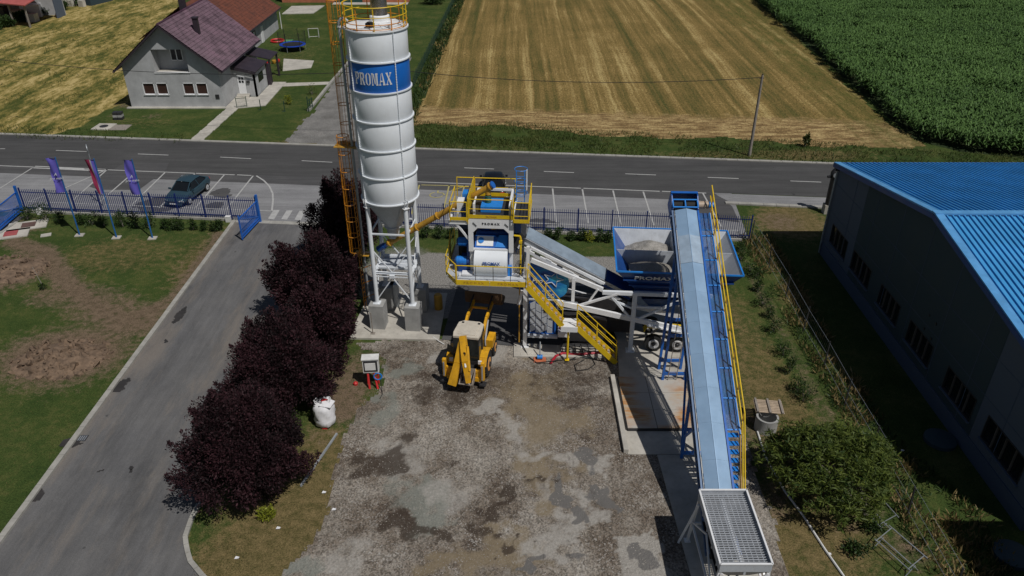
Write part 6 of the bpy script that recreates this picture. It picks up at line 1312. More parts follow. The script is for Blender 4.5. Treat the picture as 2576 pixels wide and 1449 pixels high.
mb.build('rear_bucket', paint('worn_bucket_steel', (.3, .26, .22), .6, metal=.2, dirt=.5, var=.25), BH)
text('JCB', .22, letter_k, BH, (-.33, -2.02, 1.5), (math.radians(72), math.radians(12), 0), bold=.012); text('JCB', .2, letter_k, BH, (.22, -1.93, 2.55), (math.radians(65), math.radians(-75), 0), bold=.012)
hs = MB(); hs.path([(.3, -1.5, 1.2), (.45, -1.8, 1.9), (.3, -1.6, 2.9), (.1, -1.5, 3.2)], .02, 5); hs.path([(-.3, -1.4, 1.2), (-.4, -1.7, 1.8), (-.1, -1.6, 2.6)], .02, 5); hs.build('hydraulic_hoses', black, BH)
BH.scale = (.94, .92, .96)
for s_ in (-1, 1): bb('lamp', white, (s_ * .85 - .1, -.95, 1.3), (s_ * .85 + .1, -.85, 1.5))

# ------------------------------------------------------------ FOLIAGE
def leafcloud(name, C_, size, m, parent=None, asp=.45, up=.3, seed=0, tint=None, loc=(0, 0, 0), dirs=None, curl=0):
    r = np.random.RandomState(seed); n = len(C_); d = r.normal(size=(n, 3))
    if dirs is not None: d = d * .6 + dirs
    d[:, 2] += up; d /= np.linalg.norm(d, axis=1, keepdims=True); e = r.normal(size=(n, 3)); s_ = np.cross(d, e); s_ /= np.linalg.norm(s_, axis=1, keepdims=True)
    L = (size * (.6 + .8 * r.rand(n)))[:, None]; w = L * asp / 2
    a = C_; c = C_ + d * L; m1 = C_ + d * L * .5 + s_ * w; m2 = C_ + d * L * .5 - s_ * w
    V_ = np.stack([a, m1, c, m2], 1).reshape(-1, 3); q = np.arange(n * 4).reshape(n, 4); t = np.clip(r.normal(.45, .28, n), 0, 1) if tint is None else tint
    o = meshobj(name, npmesh(name, V_, q, m, dict(tint=np.repeat(t, 4))), parent, loc); return o
def ico(r, rx, ry, rz, z0): 
    pass
def tree(name, x, y, rad, h, zc, m, label, cat, nclump, nleaf, lsize, seed, spike=.35, asp=.5, trunkm=None, group=None, flat=1.0, lower=-.75):
    r = np.random.RandomState(seed); root = empty(name, (x, y, 0), 0, label, cat, group); tb = MB(); tb.tube((0, 0, 0), (.05, 0, zc * .45), .16, 10, .12)
    ph = []; cl = []
    for k in range(nclump):
        u = r.normal(size=3); u /= np.linalg.norm(u); u[2] = max(lower, u[2]); q = .8 + .2 * r.rand() if k % 5 else .4 * r.rand() + .3
        s_ = 1 + .12 * math.sin(3 * math.atan2(u[1], u[0]) + seed) * (1 - abs(u[2])) + .09 * r.normal()
        c = np.array([u[0] * rad * q * s_, u[1] * rad * q * s_, zc + u[2] * (h - zc) * q * (1 if u[2] > 0 else .8) * s_]); cl.append(c)
        if k % 3 == 0: tb.tube((.05, 0, zc * (.25 + .2 * r.rand())), tuple(c * np.array([.85, .85, .9])), .05, 5, .015)
    tb.build('trunk', trunkm or woodpole, root)
    pts = []; tn = []; dr = []
    for c in cl:
        n = int(nleaf * (.6 + .8 * r.rand())); g = r.normal(size=(n, 3)); g /= np.linalg.norm(g, axis=1, keepdims=True); rr = r.rand(n) ** .5 * rad * .25 * (.65 + .7 * r.rand()); p_ = g * rr[:, None]; p_[:, 2] = p_[:, 2] * (1 + spike)
        pts.append(c + p_); out = c - np.array([0, 0, zc * .6]); out = out / (np.linalg.norm(out) + 1e-6); dr.append(np.tile(out, (n, 1)) * .7 + g * .5); tn.append(np.clip(r.normal(.1 + .65 * r.rand() ** 1.3, .2, n), 0, 1))
        if spike > .2 and r.rand() < .5:   # upright shoot
            n2 = n // 5; t = r.rand(n2)[:, None]; dd = np.array([out[0] * .7, out[1] * .7, 1.0]); sh = c + out * rad * .12 + dd * t * rad * .27 + r.normal(size=(n2, 3)) * (.16 * (1.15 - t)); pts.append(sh); dr.append(np.tile(dd, (n2, 1)) * .4); tn.append(np.clip(r.normal(.6, .25, n2), 0, 1))
    P_ = np.concatenate(pts); P_[:, 2] = np.maximum(P_[:, 2], .25); leafcloud('crown', P_, lsize, m, root, asp, .1, seed, np.concatenate(tn), dirs=np.concatenate(dr)); return root
grpP = 'dark purple plum trees beside the driveway'
tree('plum_tree', -11.9, 25.8, 2.35, 5.0, 2.5, plum_l, 'nearest dark purple plum tree beside the driveway', 'tree', 115, 780, .12, 1, group=grpP)
tree('plum_tree', -11.7, 31.9, 2.35, 4.9, 2.5, plum_l, 'dark purple plum tree second from the camera', 'tree', 108, 700, .125, 2, group=grpP)
tree('plum_tree', -10.9, 36.0, 1.95, 4.5, 2.4, plum_l, 'dark purple plum tree touching the silo pad', 'tree', 90, 500, .13, 5, group=grpP)
tree('plum_tree', -11.7, 40.2, 2.45, 5.2, 2.8, plum_l, 'wide dark purple plum tree left of the silo legs', 'tree', 88, 640, .135, 3, group=grpP)
tree('plum_tree', -11.4, 47.6, 2.1, 5.7, 3.1, plum_l, 'black looking plum tree behind the silo ladder', 'tree', 100, 520, .15, 4, group=grpP)
# low green fruit tree on the right
r_ = np.random.RandomState(9); root = empty('peach_tree', (14.3, 25.7, 0), 0, 'wide low green fruit tree with long leaves by the wire fence', 'tree'); tb = MB(); tb.tube((1.2, -1.8, 0), (1.0, -1.4, .9), .13, 8, .1); cl = []
for k in range(210):
    a = r_.rand() * 6.283; q = math.sqrt(r_.rand()); rx = 2.75 + .35 * math.sin(3 * a); cx, cy = math.cos(a) * rx * q, math.sin(a) * rx * .92 * q; zz = .7 + 2.0 * math.sqrt(max(0, 1 - q * q * .9)) * (.72 + .42 * r_.rand()); cl.append((cx, cy, zz))
    if k % 9 == 0: tb.tube((1.0, -1.4, .8), (cx * .8, cy * .8, zz * .85), .04, 5, .015)
tb.build('trunk', woodpole, root); pts, tn, dr = [], [], []
for c in cl:
    for w in range(6):
        t = r_.normal(size=3) * .2; st = np.array(c) + t; n = 17; a = r_.rand(n) * 6.283; dr.append(np.stack([np.cos(a), np.sin(a), r_.rand(n) * .5 - .05], 1) * 1.4); pts.append(np.tile(st, (n, 1)) + r_.normal(size=(n, 3)) * .05); tn.append(np.clip(r_.normal(.25 + .45 * r_.rand(), .18, n), 0, 1))
leafcloud('crown', np.concatenate(pts), .25, green_l, root, .2, .0, 9, np.concatenate(tn), dirs=np.concatenate(dr))
def shrub(x, y, rad, h, label, m=shrub_l, seed=0, group=None, n=500, ls=.13, name='shrub', cat='shrub'):
    r = np.random.RandomState(seed); root = empty(name, (x, y, 0), 0, label, cat, group); k = 7; P_, D_ = [], []
    st = MB()
    for i in range(k):
        a = r.rand() * 6.28; c = np.array([math.cos(a) * rad * .55 * r.rand(), math.sin(a) * rad * .55 * r.rand(), h * (.3 + .55 * r.rand())]); nn = n // k; g = r.normal(size=(nn, 3)); g /= np.linalg.norm(g, axis=1, keepdims=True); p_ = c + g * (r.rand(nn) ** .5)[:, None] * np.array([rad * .55, rad * .55, h * .35]); P_.append(p_); D_.append(g); st.tube((0, 0, 0), tuple(c), .02, 4, .008)
    st.build('stem', woodpole, root); P_ = np.concatenate(P_); P_[:, 2] = np.maximum(P_[:, 2], .03); leafcloud('foliage', P_, ls, m, root, .45, .3, seed, dirs=np.concatenate(D_)); return root
LM = {'shrub': 0}
left_sh = [(70, 545, .8, 1.1), (115, 548, .9, 1.5), (150, 553, .6, .8), (232, 558, .8, 1.1), (205, 556, .5, .8), (262, 560, .5, .8), (310, 562, .8, 1.2), (345, 563, .8, 1.2), (376, 566, .7, 1.1), (415, 568, .35, .7), (430, 569, .5, .9), (455, 570, .5, .9), (487, 571, .35, .8), (515, 571, .35, .7), (540, 573, .5, .7), (555, 572, .3, .8)]
pos_words = ['by the left gate', 'tallest beside the left gate', 'with orange tips behind the paving slab', 'left of the first flagpole shadow', 'between first and second flagpole', 'next to the second flagpole', 'wide, right of the second flagpole', 'wide, left of the third flagpole', 'behind the third flagpole', 'small, right of the third flagpole', 'round, below the parked car', 'second round one below the parked car', 'thin, fourth from the driveway', 'small, third from the driveway', 'wider, second from the driveway', 'last before the driveway kerb']
for k, (u, v, rd, hh) in enumerate(left_sh):
    x, y = G(u, v + 8); shrub(x, y, rd, hh, 'green shrub along the left fence ' + pos_words[k], seed=20 + k, group='shrubs along the left blue fence')
right_sh = [(1075, 598, .6, .9, 'beside the silo leg'), (1105, 600, .6, 1.0, 'left of the mixer tower'), (1135, 600, .5, .8, 'just left of the mixer deck'), (1375, 603, .5, .9, 'above the feed conveyor'), (1405, 603, .5, 1.0, 'second right of the mixer tower'), (1438, 604, .4, .7, 'small, in the middle of the row'), (1462, 605, .5, .9, 'round, third from the bins'), (1482, 606, .5, .9, 'with yellow green leaves'), (1508, 607, .5, .9, 'second from the bins'), (1530, 608, .4, .9, 'beside the bin corner')]
for k, (u, v, rd, hh, wd) in enumerate(right_sh):
    x, y = G(u, v); shrub(x, y, rd, hh, 'green shrub along the right fence ' + wd, lime_l if k == 7 else shrub_l, seed=50 + k, group='shrubs along the right blue fence')
side = [(1858, 632, 'at the fence corner'), (1865, 655, 'behind the bin corner'), (1885, 690, 'beside the bin corner'), (1905, 735, 'just below the bins'), (1900, 700, 'small, at the bins'), (1920, 770, 'right of the handrail top'), (1935, 800, 'with red tips'), (1945, 835, 'thin, in mid row'), (1970, 895, 'in the lower middle of the row'), (1985, 940, 'with dry orange leaves'), (2005, 985, 'above the fruit tree'), (2020, 1010, 'touching the fruit tree')]
for k, (u, v, wd) in enumerate(side):
    x, y = G(u, v); shrub(x, y, .45 + .15 * (k % 3), .8 + .2 * (k % 2), 'young shrub along the wire fence ' + wd, seed=80 + k, group='young shrubs along the wire fence', n=380, ls=.12)
shrub(*G(675, 1300), .5, .5, 'bright green shrub at the foot of the nearest plum tree', lime_l, 101, n=500)
shrub(*G(728, 262), .55, .9, 'small round yellow green bush on the house lawn', lime_l, 102, n=500)
shrub(*G(785, 238), .9, 1.0, 'pale wispy bush on the lawn near the cable', grass_l, 103, n=250); shrub(*G(705, 178), .6, .9, 'pale green bush beside the porch', grass_l, 104); shrub(*G(110, 728), .3, .4, 'small green sprout at the foot of the sapling stake', seed=105, n=150)
shrub(*G(2150, 1390), .7, .5, 'low green weeds beside the metal frames', seed=106); shrub(*G(2190, 1330), .6, .5, 'low weeds between the metal frame and the fence', seed=107)
shrub(*G(2025, 370), .4, 1.3, 'tall weed on the verge right of the utility pole', grass_l, 114, n=160, ls=.3)
for k, (x, y) in enumerate([G(22, 66), G(-12, 74), G(60, 54), G(118, 36), G(150, 26), G(192, 12), G(228, 3)]):
    shrub(x, y, 1.6, 1.3, ['dark hedge bush below the red roofed shed', 'dark hedge bush at the left photo edge', 'hedge bush beside the white box', 'hedge bush right of the white box', 'hedge bush before the dark shed', 'hedge bush near the top edge', 'last hedge bush at the top edge'][k], seed=120 + k, n=1500, ls=.35)
shrub(-13.5, 140, 2.5, 2.2, 'dark bush at the top edge beside the mesh fence', seed=130, n=1500, ls=.35)
# corn
cp_ = [(44.2, 175), (40.6, 100), (39.9, 87), (39.2, 72), (42, 68.9), (47, 67.3), (80, 64.2), (125, 60), (125, 175)]
r_ = np.random.RandomState(5); cxs = r_.uniform(38, 125, 90000); cys = r_.uniform(60, 175, 90000); row = np.round(cxs / .72) * .72 + r_.normal(size=90000) * .09; kx_ = inpoly(row + (fnoise(cxs, cys, 3, 4) - .5) * 2, cys + (fnoise(cxs, cys, 3, 7) - .5) * 2, cp_)
near = (cys < 150) & (row < 38 + (cys - 55) * .75 + 25); kx_ &= near & (fnoise(cxs, cys, 2.4, 88) > .3); row, cys = row[kx_], cys[kx_]; n = len(row); base = np.stack([row, cys, np.zeros(n)], 1); hh = 1.4 + .8 * fnoise(row, cys, 5, 31) + r_.normal(size=n) * .13
VV, TT = [], []
for j in range(6):
    a = r_.rand(n) * 6.283 if j < 5 else r_.rand(n) * 6.283; z0 = hh * (.35 + .13 * j); L = .62 * (.8 + .4 * r_.rand(n)) * (1 if j < 5 else .5); d = np.stack([np.cos(a), np.sin(a)], 1); s_ = np.stack([-np.sin(a), np.cos(a)], 1) * (.055 + .02 * r_.rand(n))[:, None]
    def pt_(f, zz, wd): return np.stack([np.concatenate([base[:, :2] + d * (L * f)[:, None] + s_ * wd, (z0 + zz)[:, None]], 1), np.concatenate([base[:, :2] + d * (L * f)[:, None] - s_ * wd, (z0 + zz)[:, None]], 1)], 1)
    A0, A1, A2 = pt_(.03, np.zeros(n), .7), pt_(.5, L * .55, 1.1), pt_(1.0, L * .25, .15); VV.append(np.stack([A0[:, 0], A0[:, 1], A1[:, 1], A1[:, 0], A2[:, 1], A2[:, 0]], 1)); TT.append(np.clip(.2 + .5 * fnoise(row, cys, 5, 77) + r_.normal(size=n) * .22 + .04 * j, 0, 1))
VA = np.concatenate(VV).reshape(-1, 3); m6 = len(VA) // 6; b6 = np.arange(m6)[:, None] * 6; FA = np.concatenate([b6 + np.array([0, 1, 2, 3]), b6 + np.array([3, 2, 4, 5])]); tag(meshobj('corn_field', npmesh('corn_field', VA, FA, corn_l, dict(tint=np.repeat(np.concatenate(TT), 6)))), 'dense green maize crop filling the upper right corner', 'crop', kind='stuff')
print('corn plants', n)
sheet('crop_soil', cp_, .012, ground_mat('crop_soil', [(.015, .025, .01), (.025, .04, .015), (.04, .045, .02)], (1, 5)), 'dark soil under the maize')
# grass blades near edges
def grass(name, regions, m, ls, label, seed, zlift=.0):
    r = np.random.RandomState(seed); P_ = []
    for poly, dens, bare in regions:
        xs = [p[0] for p in poly]; ys = [p[1] for p in poly]; n = int((max(xs) - min(xs)) * (max(ys) - min(ys)) * dens); x = r.uniform(min(xs), max(xs), n); y = r.uniform(min(ys), max(ys), n); k = inpoly(x, y, poly) & (fnoise(x, y, 2.2, seed) > bare) ; P_.append(np.stack([x[k], y[k], np.full(k.sum(), .0)], 1))
    P_ = np.concatenate(P_); o = leafcloud(name, P_, ls, m, None, .16, 1.6, seed, np.clip(fnoise(P_[:, 0], P_[:, 1], 3, seed + 3) * .9 + r.normal(size=len(P_)) * .15, 0, 1)); tag(o, label, 'grass', kind='stuff'); return o
lawnL = [(-55, 15), (-22, 15), (-21.8, 53.5), (-37, 55)]; strip = [(-13.6, 10), (-13.6, 52), (-9.5, 52), (-9.6, 38), (-7.5, 35), (-9, 30), (-9.4, 24), (-10, 16), (-9, 10)]
rgt = [(13.6, 12), (13.0, 30), (14, 36), (13.8, 52), (18, 51), (21.5, 52), (21.5, 12)]; back = [(-4.5, 49.5), (-4.5, 52.3), (17, 50.3), (14, 47)]
grass('lawn_grass', [(lawnL, 26, .38), (strip, 60, .46), (rgt, 60, .44), (back, 60, .3)], grass_l, .085, 'short grass blades on the lawns around the yard', 201)
grass('dry_grass', [(strip, 60, .52), (rgt, 45, .55), ([(-40, 44), (-22, 15), (-22, 53), (-38, 54)], 8, .5)], dry_l, .08, 'dry straw coloured grass on the worn lawn strips', 202)
verge = [(-12, 70.2), (-10, 77.5), (-4, 76.6), (0, 77.6), (4, 76.2), (8, 74.6), (14, 74.2), (18, 72.8), (28, 71.8), (38, 69.4), (45, 68), (60, 66), (60, 62.8), (30, 65.8), (0, 68.9), (-12, 70)]
grass('verge_grass', [(verge, 46, .36), ([(-12, 71), (-9.5, 74.8), (2, 73.8), (8, 72.4), (8, 70), (-12, 70.6)], 40, .3), ([(-70, 74.4), (-32, 71), (-32, 73.5), (-70, 79)], 20, .4)], grass_l, .3, 'long green grass on the verge beyond the road', 203)
grass('fence_weeds', [([(-11.6, 75), (-10.0, 75), (-8.2, 150), (-9.9, 150)], 34, .3)], shrub_l, .55, 'tall weeds growing along the green mesh fence', 206)
grass('rough_grass', [([(17.0, 15), (19.3, 15), (19.0, 35), (19.2, 51), (16.8, 51.5)], 75, .42), ([(19, 15), (21, 15), (21, 24), (19, 27)], 60, .4)], dry_l, .38, 'rough dry grass along the wire fence', 207)
grass('fence_grass', [([(16.6, 12), (20.6, 12), (20.5, 25), (18.8, 30), (18.6, 52), (16.8, 52)], 60, .45)], shrub_l, .34, 'overgrown green weeds along the wire fence', 208)
grass('field_straw', [(sC, 5, .45), (sL[3:] + [(-75, 90)], 4, .45)], dry_l, .2, 'loose straw lying on the stubble fields', 204)
grass('meadow_weeds', [([(-75, 76), (-45, 80), (-46, 100), (-50, 125), (-75, 120)], 4, .55)], grass_l, .35, 'green weeds in the yellow meadow beside the house', 205)

# ------------------------------------------------------------ SOIL HEAPS AND STONES
def soilheap(u, v, rx, ry, h, n, label, seed):
    cx, cy = G(u, v); r = np.random.RandomState(seed); gx = np.arange(-rx * 1.3, rx * 1.3, .1); gy = np.arange(-ry * 1.3, ry * 1.3, .1); X, Y = np.meshgrid(gx, gy)
    d = np.sqrt((X / rx) ** 2 + (Y / ry) ** 2) + (fnoise(X + cx, Y + cy, .8, seed) - .5) * .5; Z = h * np.clip(1 - d, 0, 1) ** .9 * (.8 + .6 * fnoise(X, Y, .35, seed + 1)) - .01
    idx = np.arange(X.size).reshape(X.shape); q = np.stack([idx[:-1, :-1], idx[:-1, 1:], idx[1:, 1:], idx[1:, :-1]], -1).reshape(-1, 4); q = q[Z.ravel()[q].max(1) > -.005]
    root = empty('soil_heap', (cx, cy, 0), 0, label, 'soil'); meshobj('mound', npmesh('mound', np.stack([X, Y, Z], -1).reshape(-1, 3), q, rubble), root); ms = []
    for k in range(6):
        vs = [Vector(r.normal(size=3)).normalized() for _ in range(9)]; import bmesh
        bm = bmesh.new()
        for v_ in vs: bm.verts.new((v_.x, v_.y, v_.z * .55))
        bmesh.ops.convex_hull(bm, input=bm.verts[:]); me = bpy.data.meshes.new('clod'); bm.to_mesh(me); bm.free(); me.materials.append(rubble); ms.append(me)
    for k in range(n):
        a = r.rand() * 6.283; q_ = math.sqrt(r.rand()) * 1.12; x, y = math.cos(a) * rx * q_, math.sin(a) * ry * q_; dd = max(0, 1 - q_); s_ = .07 + .24 * r.rand() ** 2.6; o = meshobj('clod', ms[k % 6], root, (x, y, h * dd ** .9 * .95 + s_ * .2), tuple(r.rand(3) * 6)); o.scale = (s_, s_, s_)
soilheap(155, 905, 2.5, 1.9, .42, 290, 'heap of reddish clay clods on the lawn beside the driveway', 301); soilheap(20, 680, 2.6, 1.8, .3, 160, 'low heap of clay clods at the left photo edge', 302)
# loose stones on the yard
stone_m = paint('yard_stone', (.27, .25, .225), .9, var=.3, dirt=.4, scale=6)
r_ = np.random.RandomState(77); n = 26000; px = r_.uniform(-11, 13, n); py = r_.uniform(12, 38, n); k = inpoly(px, py, yard_poly) & (fnoise(px, py, 2.0, 14) > .36); px, py = px[k], py[k]; n = len(px); s_ = .014 + .026 * r_.rand(n) ** 2.5
tet = np.array([(1, 0, -.2), (-.5, .87, -.2), (-.5, -.87, -.2), (0, 0, .8)]); rot = r_.rand(n) * 6.28; Vt = np.zeros((n, 4, 3)); 
for j in range(4): Vt[:, j, 0] = px + s_ * (tet[j, 0] * np.cos(rot) - tet[j, 1] * np.sin(rot)); Vt[:, j, 1] = py + s_ * (tet[j, 0] * np.sin(rot) + tet[j, 1] * np.cos(rot)); Vt[:, j, 2] = .02 + s_ * tet[j, 2]
fi = np.concatenate([np.arange(n)[:, None] * 4 + np.array(f) for f in ((0, 1, 3), (1, 2, 3), (2, 0, 3))]); tag(meshobj('loose_stones', npmesh('loose_stones', Vt.reshape(-1, 3), fi, stone_m)), 'loose pale stones scattered over the yard', 'stones', kind='stuff')
# litter
for k, (u, v, wd) in enumerate([(815, 1240, 'near the grey bar'), (840, 1283, 'on the dry grass'), (700, 1330, 'below the plum trees'), (2270, 1135, 'by the hall'), (2085, 1395, 'on the lower right grass'), (596, 1405, 'at the curved kerb')]):
    x, y = G(u, v); mb = MB(); mb.plate([(-.09, -.05, .03), (.08, -.06, .05), (.1, .05, .03), (-.05, .07, .06)], .01); tag(mb.build('litter', whitecloth, None, loc=(x, y, 0)), 'scrap of white litter ' + wd, 'litter')

# ------------------------------------------------------------ SMALL THINGS IN THE YARD
EP = empty('electric_panel', (-7.55, 33.6, 0), .08, 'white electric panel on a red stand with a blue hose coil', 'electric panel')
MB().bb((-.42, -.2, .95), (.42, .22, 1.8)).build('cabinet', plastic_w, EP); MB().bb((-.36, -.23, 1.05), (.36, -.2, 1.7)).build('cabinet_frame', dark, EP); MB().bb((-.3, -.25, 1.15), (.26, -.23, 1.6)).build('cabinet_door', plastic_w, EP); MB().bb((-.46, -.26, 1.8), (.46, .26, 1.86)).build('cabinet_roof', plastic_w, EP)
for a, b in (((-.2, -.1, .95), (-.15, -.35, 0)), ((.12, -.1, .95), (.28, -.4, 0)), ((-.25, .1, .95), (-.25, .1, 0)), ((.3, .1, .95), (.3, .1, 0))): MB().beam(a, b, .1, .08).build('stand_leg', red, EP)
mb = MB()
for k in range(5): mb.ring((.32 + .01 * k, 0, 0), .2 + .012 * (k % 3), .018, 20, 5)
o = mb.build('hose_coil', blue_b, EP); o.rotation_euler = (math.pi / 2, 0, 0); o.location = (0, -.32, .78)
mb = MB(); mb.path([(.45, -.3, .6), (.5, -.45, .2), (.55, -.9, .03), (.45, -1.3, .03)], .02, 5); mb.build('cable', black, EP)
o = MB(); o.lathe([(.12, 0), (.13, .12), (.05, .2), (0, .2)], 12); tag(o.build('bucket_lid', red, None, True, loc=(-8.5, 33.6, 0)), 'small red lid on the bare soil left of the panel', 'lid')
BG = empty('bulk_bag', (-9.45, 30.4, 0), 0, 'full white bulk bag standing on the grass by the plum trees', 'bag')
me = MB(); pr_ = [(.36, .02), (.5, .15), (.53, .45), (.49, .55), (.54, .75), (.5, .9), (.53, 1.1), (.45, 1.3), (.25, 1.42), (0, 1.45)]; me.lathe(pr_, 28); me = me.mesh('bag', whitecloth, True)
for v in me.vertices: a = math.atan2(v.co.y, v.co.x); f = 1 + .05 * math.sin(5 * a + v.co.z * 7) + .04 * math.sin(9 * a - v.co.z * 11); v.co.x *= f; v.co.y *= f
meshobj('body', me, BG); MB().plate([(-.1, -.35, 1.38), (.45, -.4, 1.3), (.62, 0, 1.42), (.1, .2, 1.5)], .05).build('flap', whitecloth, BG); MB().plate([(-.4, 0, 1.4), (-.2, .35, 1.45), (.3, .3, 1.5), (.1, -.1, 1.44)], .04).build('flap', whitecloth, BG); MB().plate([(-.05, -.1, 1.5), (.3, 0, 1.53), (.0, .15, 1.5)], .02).build('red_print', red, BG); MB().bb((-.1, -.45, 0), (.15, -.3, .06)).build('strap', red, BG)
for s_ in (-1, 1): MB().path([(s_ * .3, -.2, 1.3), (s_ * .4, -.1, 1.55), (s_ * .35, .2, 1.5), (s_ * .3, .3, 1.25)], .03, 5).build('loop', whitecloth, BG)
ba = Vector((*G(757, 1225), .06)); bb2 = Vector((*G(848, 1093), .06)); o = MB(); o.ibeam((0, 0, 0), tuple(bb2 - ba), .09, .09); tag(o.build('steel_bar', galv, None, loc=tuple(ba)), 'long grey steel bar lying on the dry grass', 'bar')
# well ring with pallet
WL = empty('well_ring', (12.75, 30.0, 0), 0, 'grey concrete ring beside the long conveyor stairs', 'well'); MB().lathe([(.55, 0), (.55, .8), (.45, .8), (.45, .05), (0, .05)], 28).build('ring', concrete, WL, True)
PA = empty('pallet', (12.95, 30.6, .86), -.12, 'wooden pallet lid lying on the concrete ring', 'pallet')
for k in range(8): MB().bb((-.7, -.5 + k * .13, .06), (.7, -.4 + k * .13, .085)).build('slat', wood, PA)
for x in (-.6, 0, .6): MB().bb((x - .05, -.52, .09), (x + .05, .55, .16)).build('runner', woodpole, PA)
# white hose running down on the right
wp2 = [G(*q) for q in [(1905, 1088), (1925, 1150), (1975, 1240), (2020, 1300), (2075, 1385), (2120, 1449), (2150, 1500)]]; o = MB(); o.path([(x, y, .06) for x, y in wp2], .05, 6); tag(o.build('white_pipe', plastic_w), 'thin pale pipe running over the grass from the concrete ring', 'pipe')
# metal bench frames
for k, (u, v, a, lb) in enumerate([(2195, 1300, .25, 'rusty light metal frame lying in the grass, upper one'), (2255, 1405, .45, 'rusty light metal frame lying in the grass, lower one')]):
    x, y = G(u, v); f = empty('bench_stand', (x, y, 0), a, lb, 'stand')
    for q in (((-.4, .9, .45), (-.4, -.9, .45)), ((-.1, .9, .45), (-.1, -.9, .45)), ((.35, .95, .85), (.35, -.95, .85))): MB().tube(*q, .022, 6).build('bar', galv, f)
    for yy in (-.8, .8): MB().tube((-.45, yy, 0), (0, yy, .45), .02, 6).build('leg', galv, f); MB().tube((.3, yy, 0), (-.1, yy, .45), .02, 6).build('leg', galv, f); MB().tube((-.45, yy, .45), (.35, yy, .85), .02, 6).build('leg', galv, f)
for (u, v, lb) in ((2375, 1110, 'round dark tank lid beside the hall wall'), (2545, 1400, 'round grey tank lid near the lower right corner')):
    x, y = G(u, v); o = MB(); o.lathe([(.75, 0), (.75, .2), (.6, .26), (0, .26)], 30); tag(o.build('tank_lid', hall_d, None, True, loc=(min(x, 21.1), y, 0)), lb, 'tank')
# pump pit, hoses at the stairs
px_, py_ = G(1358, 905); PP = empty('water_pump', (px_, py_, 0), 0, 'blue pump on an orange base in a small pit by the stairs', 'pump'); MB().bb((-.35, -.3, .02), (.35, .3, .06)).build('base', paint('orange_base', (.5, .14, .06), .6, dirt=.4), PP); MB().tube((-.15, 0, .2), (.15, 0, .2), .13, 14).build('motor', blue_b, PP, True); MB().tube((0, .05, .2), (.02, .5, .9), .035, 8).build('riser', galv, PP); MB().tube((0, 0, .2), (0, 0, .42), .06, 10).build('valve', galv, PP)
MB().bb((-1.1, .35, 0), (1.0, .55, .12)).build('kerb', slabm, PP)
rp_ = [G(*q) for q in [(1385, 918), (1398, 900), (1415, 893), (1460, 896), (1500, 892), (1540, 888)]]; o = MB(); o.path([(x, y, .12) for x, y in rp_], .075, 10); tag(o.build('red_pipe', redhose, None, True), 'red pipe running along the ground below the stairs', 'pipe')
def hose(pts, r, label, m=black): o = MB(); o.path([(*G(u, v), z) for u, v, z in pts], r, 6); tag(o.build('hose', m), label, 'hose')
hose([(1285, 840, .05), (1300, 870, .05), (1325, 895, .05), (1350, 915, .06), (1385, 918, .25), (1405, 908, .05), (1450, 905, .05)], .03, 'black hose curving past the pump')
hose([(1315, 800, 1.6), (1308, 840, 1.0), (1310, 870, .3), (1330, 900, .05)], .03, 'black hose hanging from the container leg')
hose([(1420, 915, .05), (1450, 900, .08), (1490, 905, .05), (1497, 918, .06), (1480, 930, .05), (1450, 935, .05), (1445, 920, .05), (1470, 908, .1)], .025, 'tangled black hose loop right of the landing post')
hose([(1465, 890, .1), (1480, 893, .14), (1490, 905, .08), (1470, 902, .1), (1455, 897, .1)], .03, 'grey green hose bundle beside the red pipe', paint('grey_hose', (.12, .14, .13), .6))
hose([(1090, 852, .12), (1105, 862, .1), (1118, 868, .05)], .03, 'pale cable end at the silo pad corner', plastic_w)
# pit curb lattice (reinforcement frame) near the stairs
LT = empty('lattice_frame', (4.4, 36.9, .12), .02, 'dark reinforcement lattice lying under the yellow stairs', 'lattice')
for k in range(9): MB().bb((-1.5 + k * .38, -.45, 0), (-1.47 + k * .38, .45, .03)).build('bar', dark, LT)
for k in range(4): MB().bb((-1.6, -.42 + k * .27, .031), (1.7, -.39 + k * .27, .055)).build('bar', dark, LT)
# slabs on left lawn
SL = empty('manhole_slab', (*G(28, 590), 0), .35, 'pale concrete slab with a faded red hatch on the left lawn', 'slab'); MB().bb((-1.2, -.75, 0), (1.2, .75, .08)).build('slab', slabm, SL); MB().bb((-.45, -.4, .08), (.45, .4, .12)).build('hatch', paint('faded_red_hatch', (.36, .08, .08), .7, dirt=.4), SL)
SL = empty('manhole_slab', (*G(72, 568), 0), .35, 'pale concrete slab with a brown hatch beside the left shrubs', 'slab'); MB().bb((-1.4, -.75, 0), (1.3, .75, .08)).build('slab', slabm, SL); MB().bb((-.45, -.4, .08), (.5, .4, .12)).build('hatch', paint('brown_hatch', (.12, .07, .06), .7, dirt=.4), SL)
x, y = G(116, 592); o = MB(); o.bb((-.35, -.25, 0), (.35, .25, .05)); tag(o.build('stone_plate', slabm, None, loc=(x, y, 0), rz=.4), 'small flat stone near the first flagpole', 'stone')
SK = empty('sapling', (*G(112, 727), 0), 0, 'bare thin sapling stake leaning on the left lawn', 'sapling'); MB().tube((0, 0, 0), (-.35, .1, 1.6), .03, 6, .015).build('stem', woodpole, SK); MB().tube((-.2, .05, 1.0), (.0, .1, 1.3), .012, 5).build('twig', woodpole, SK)
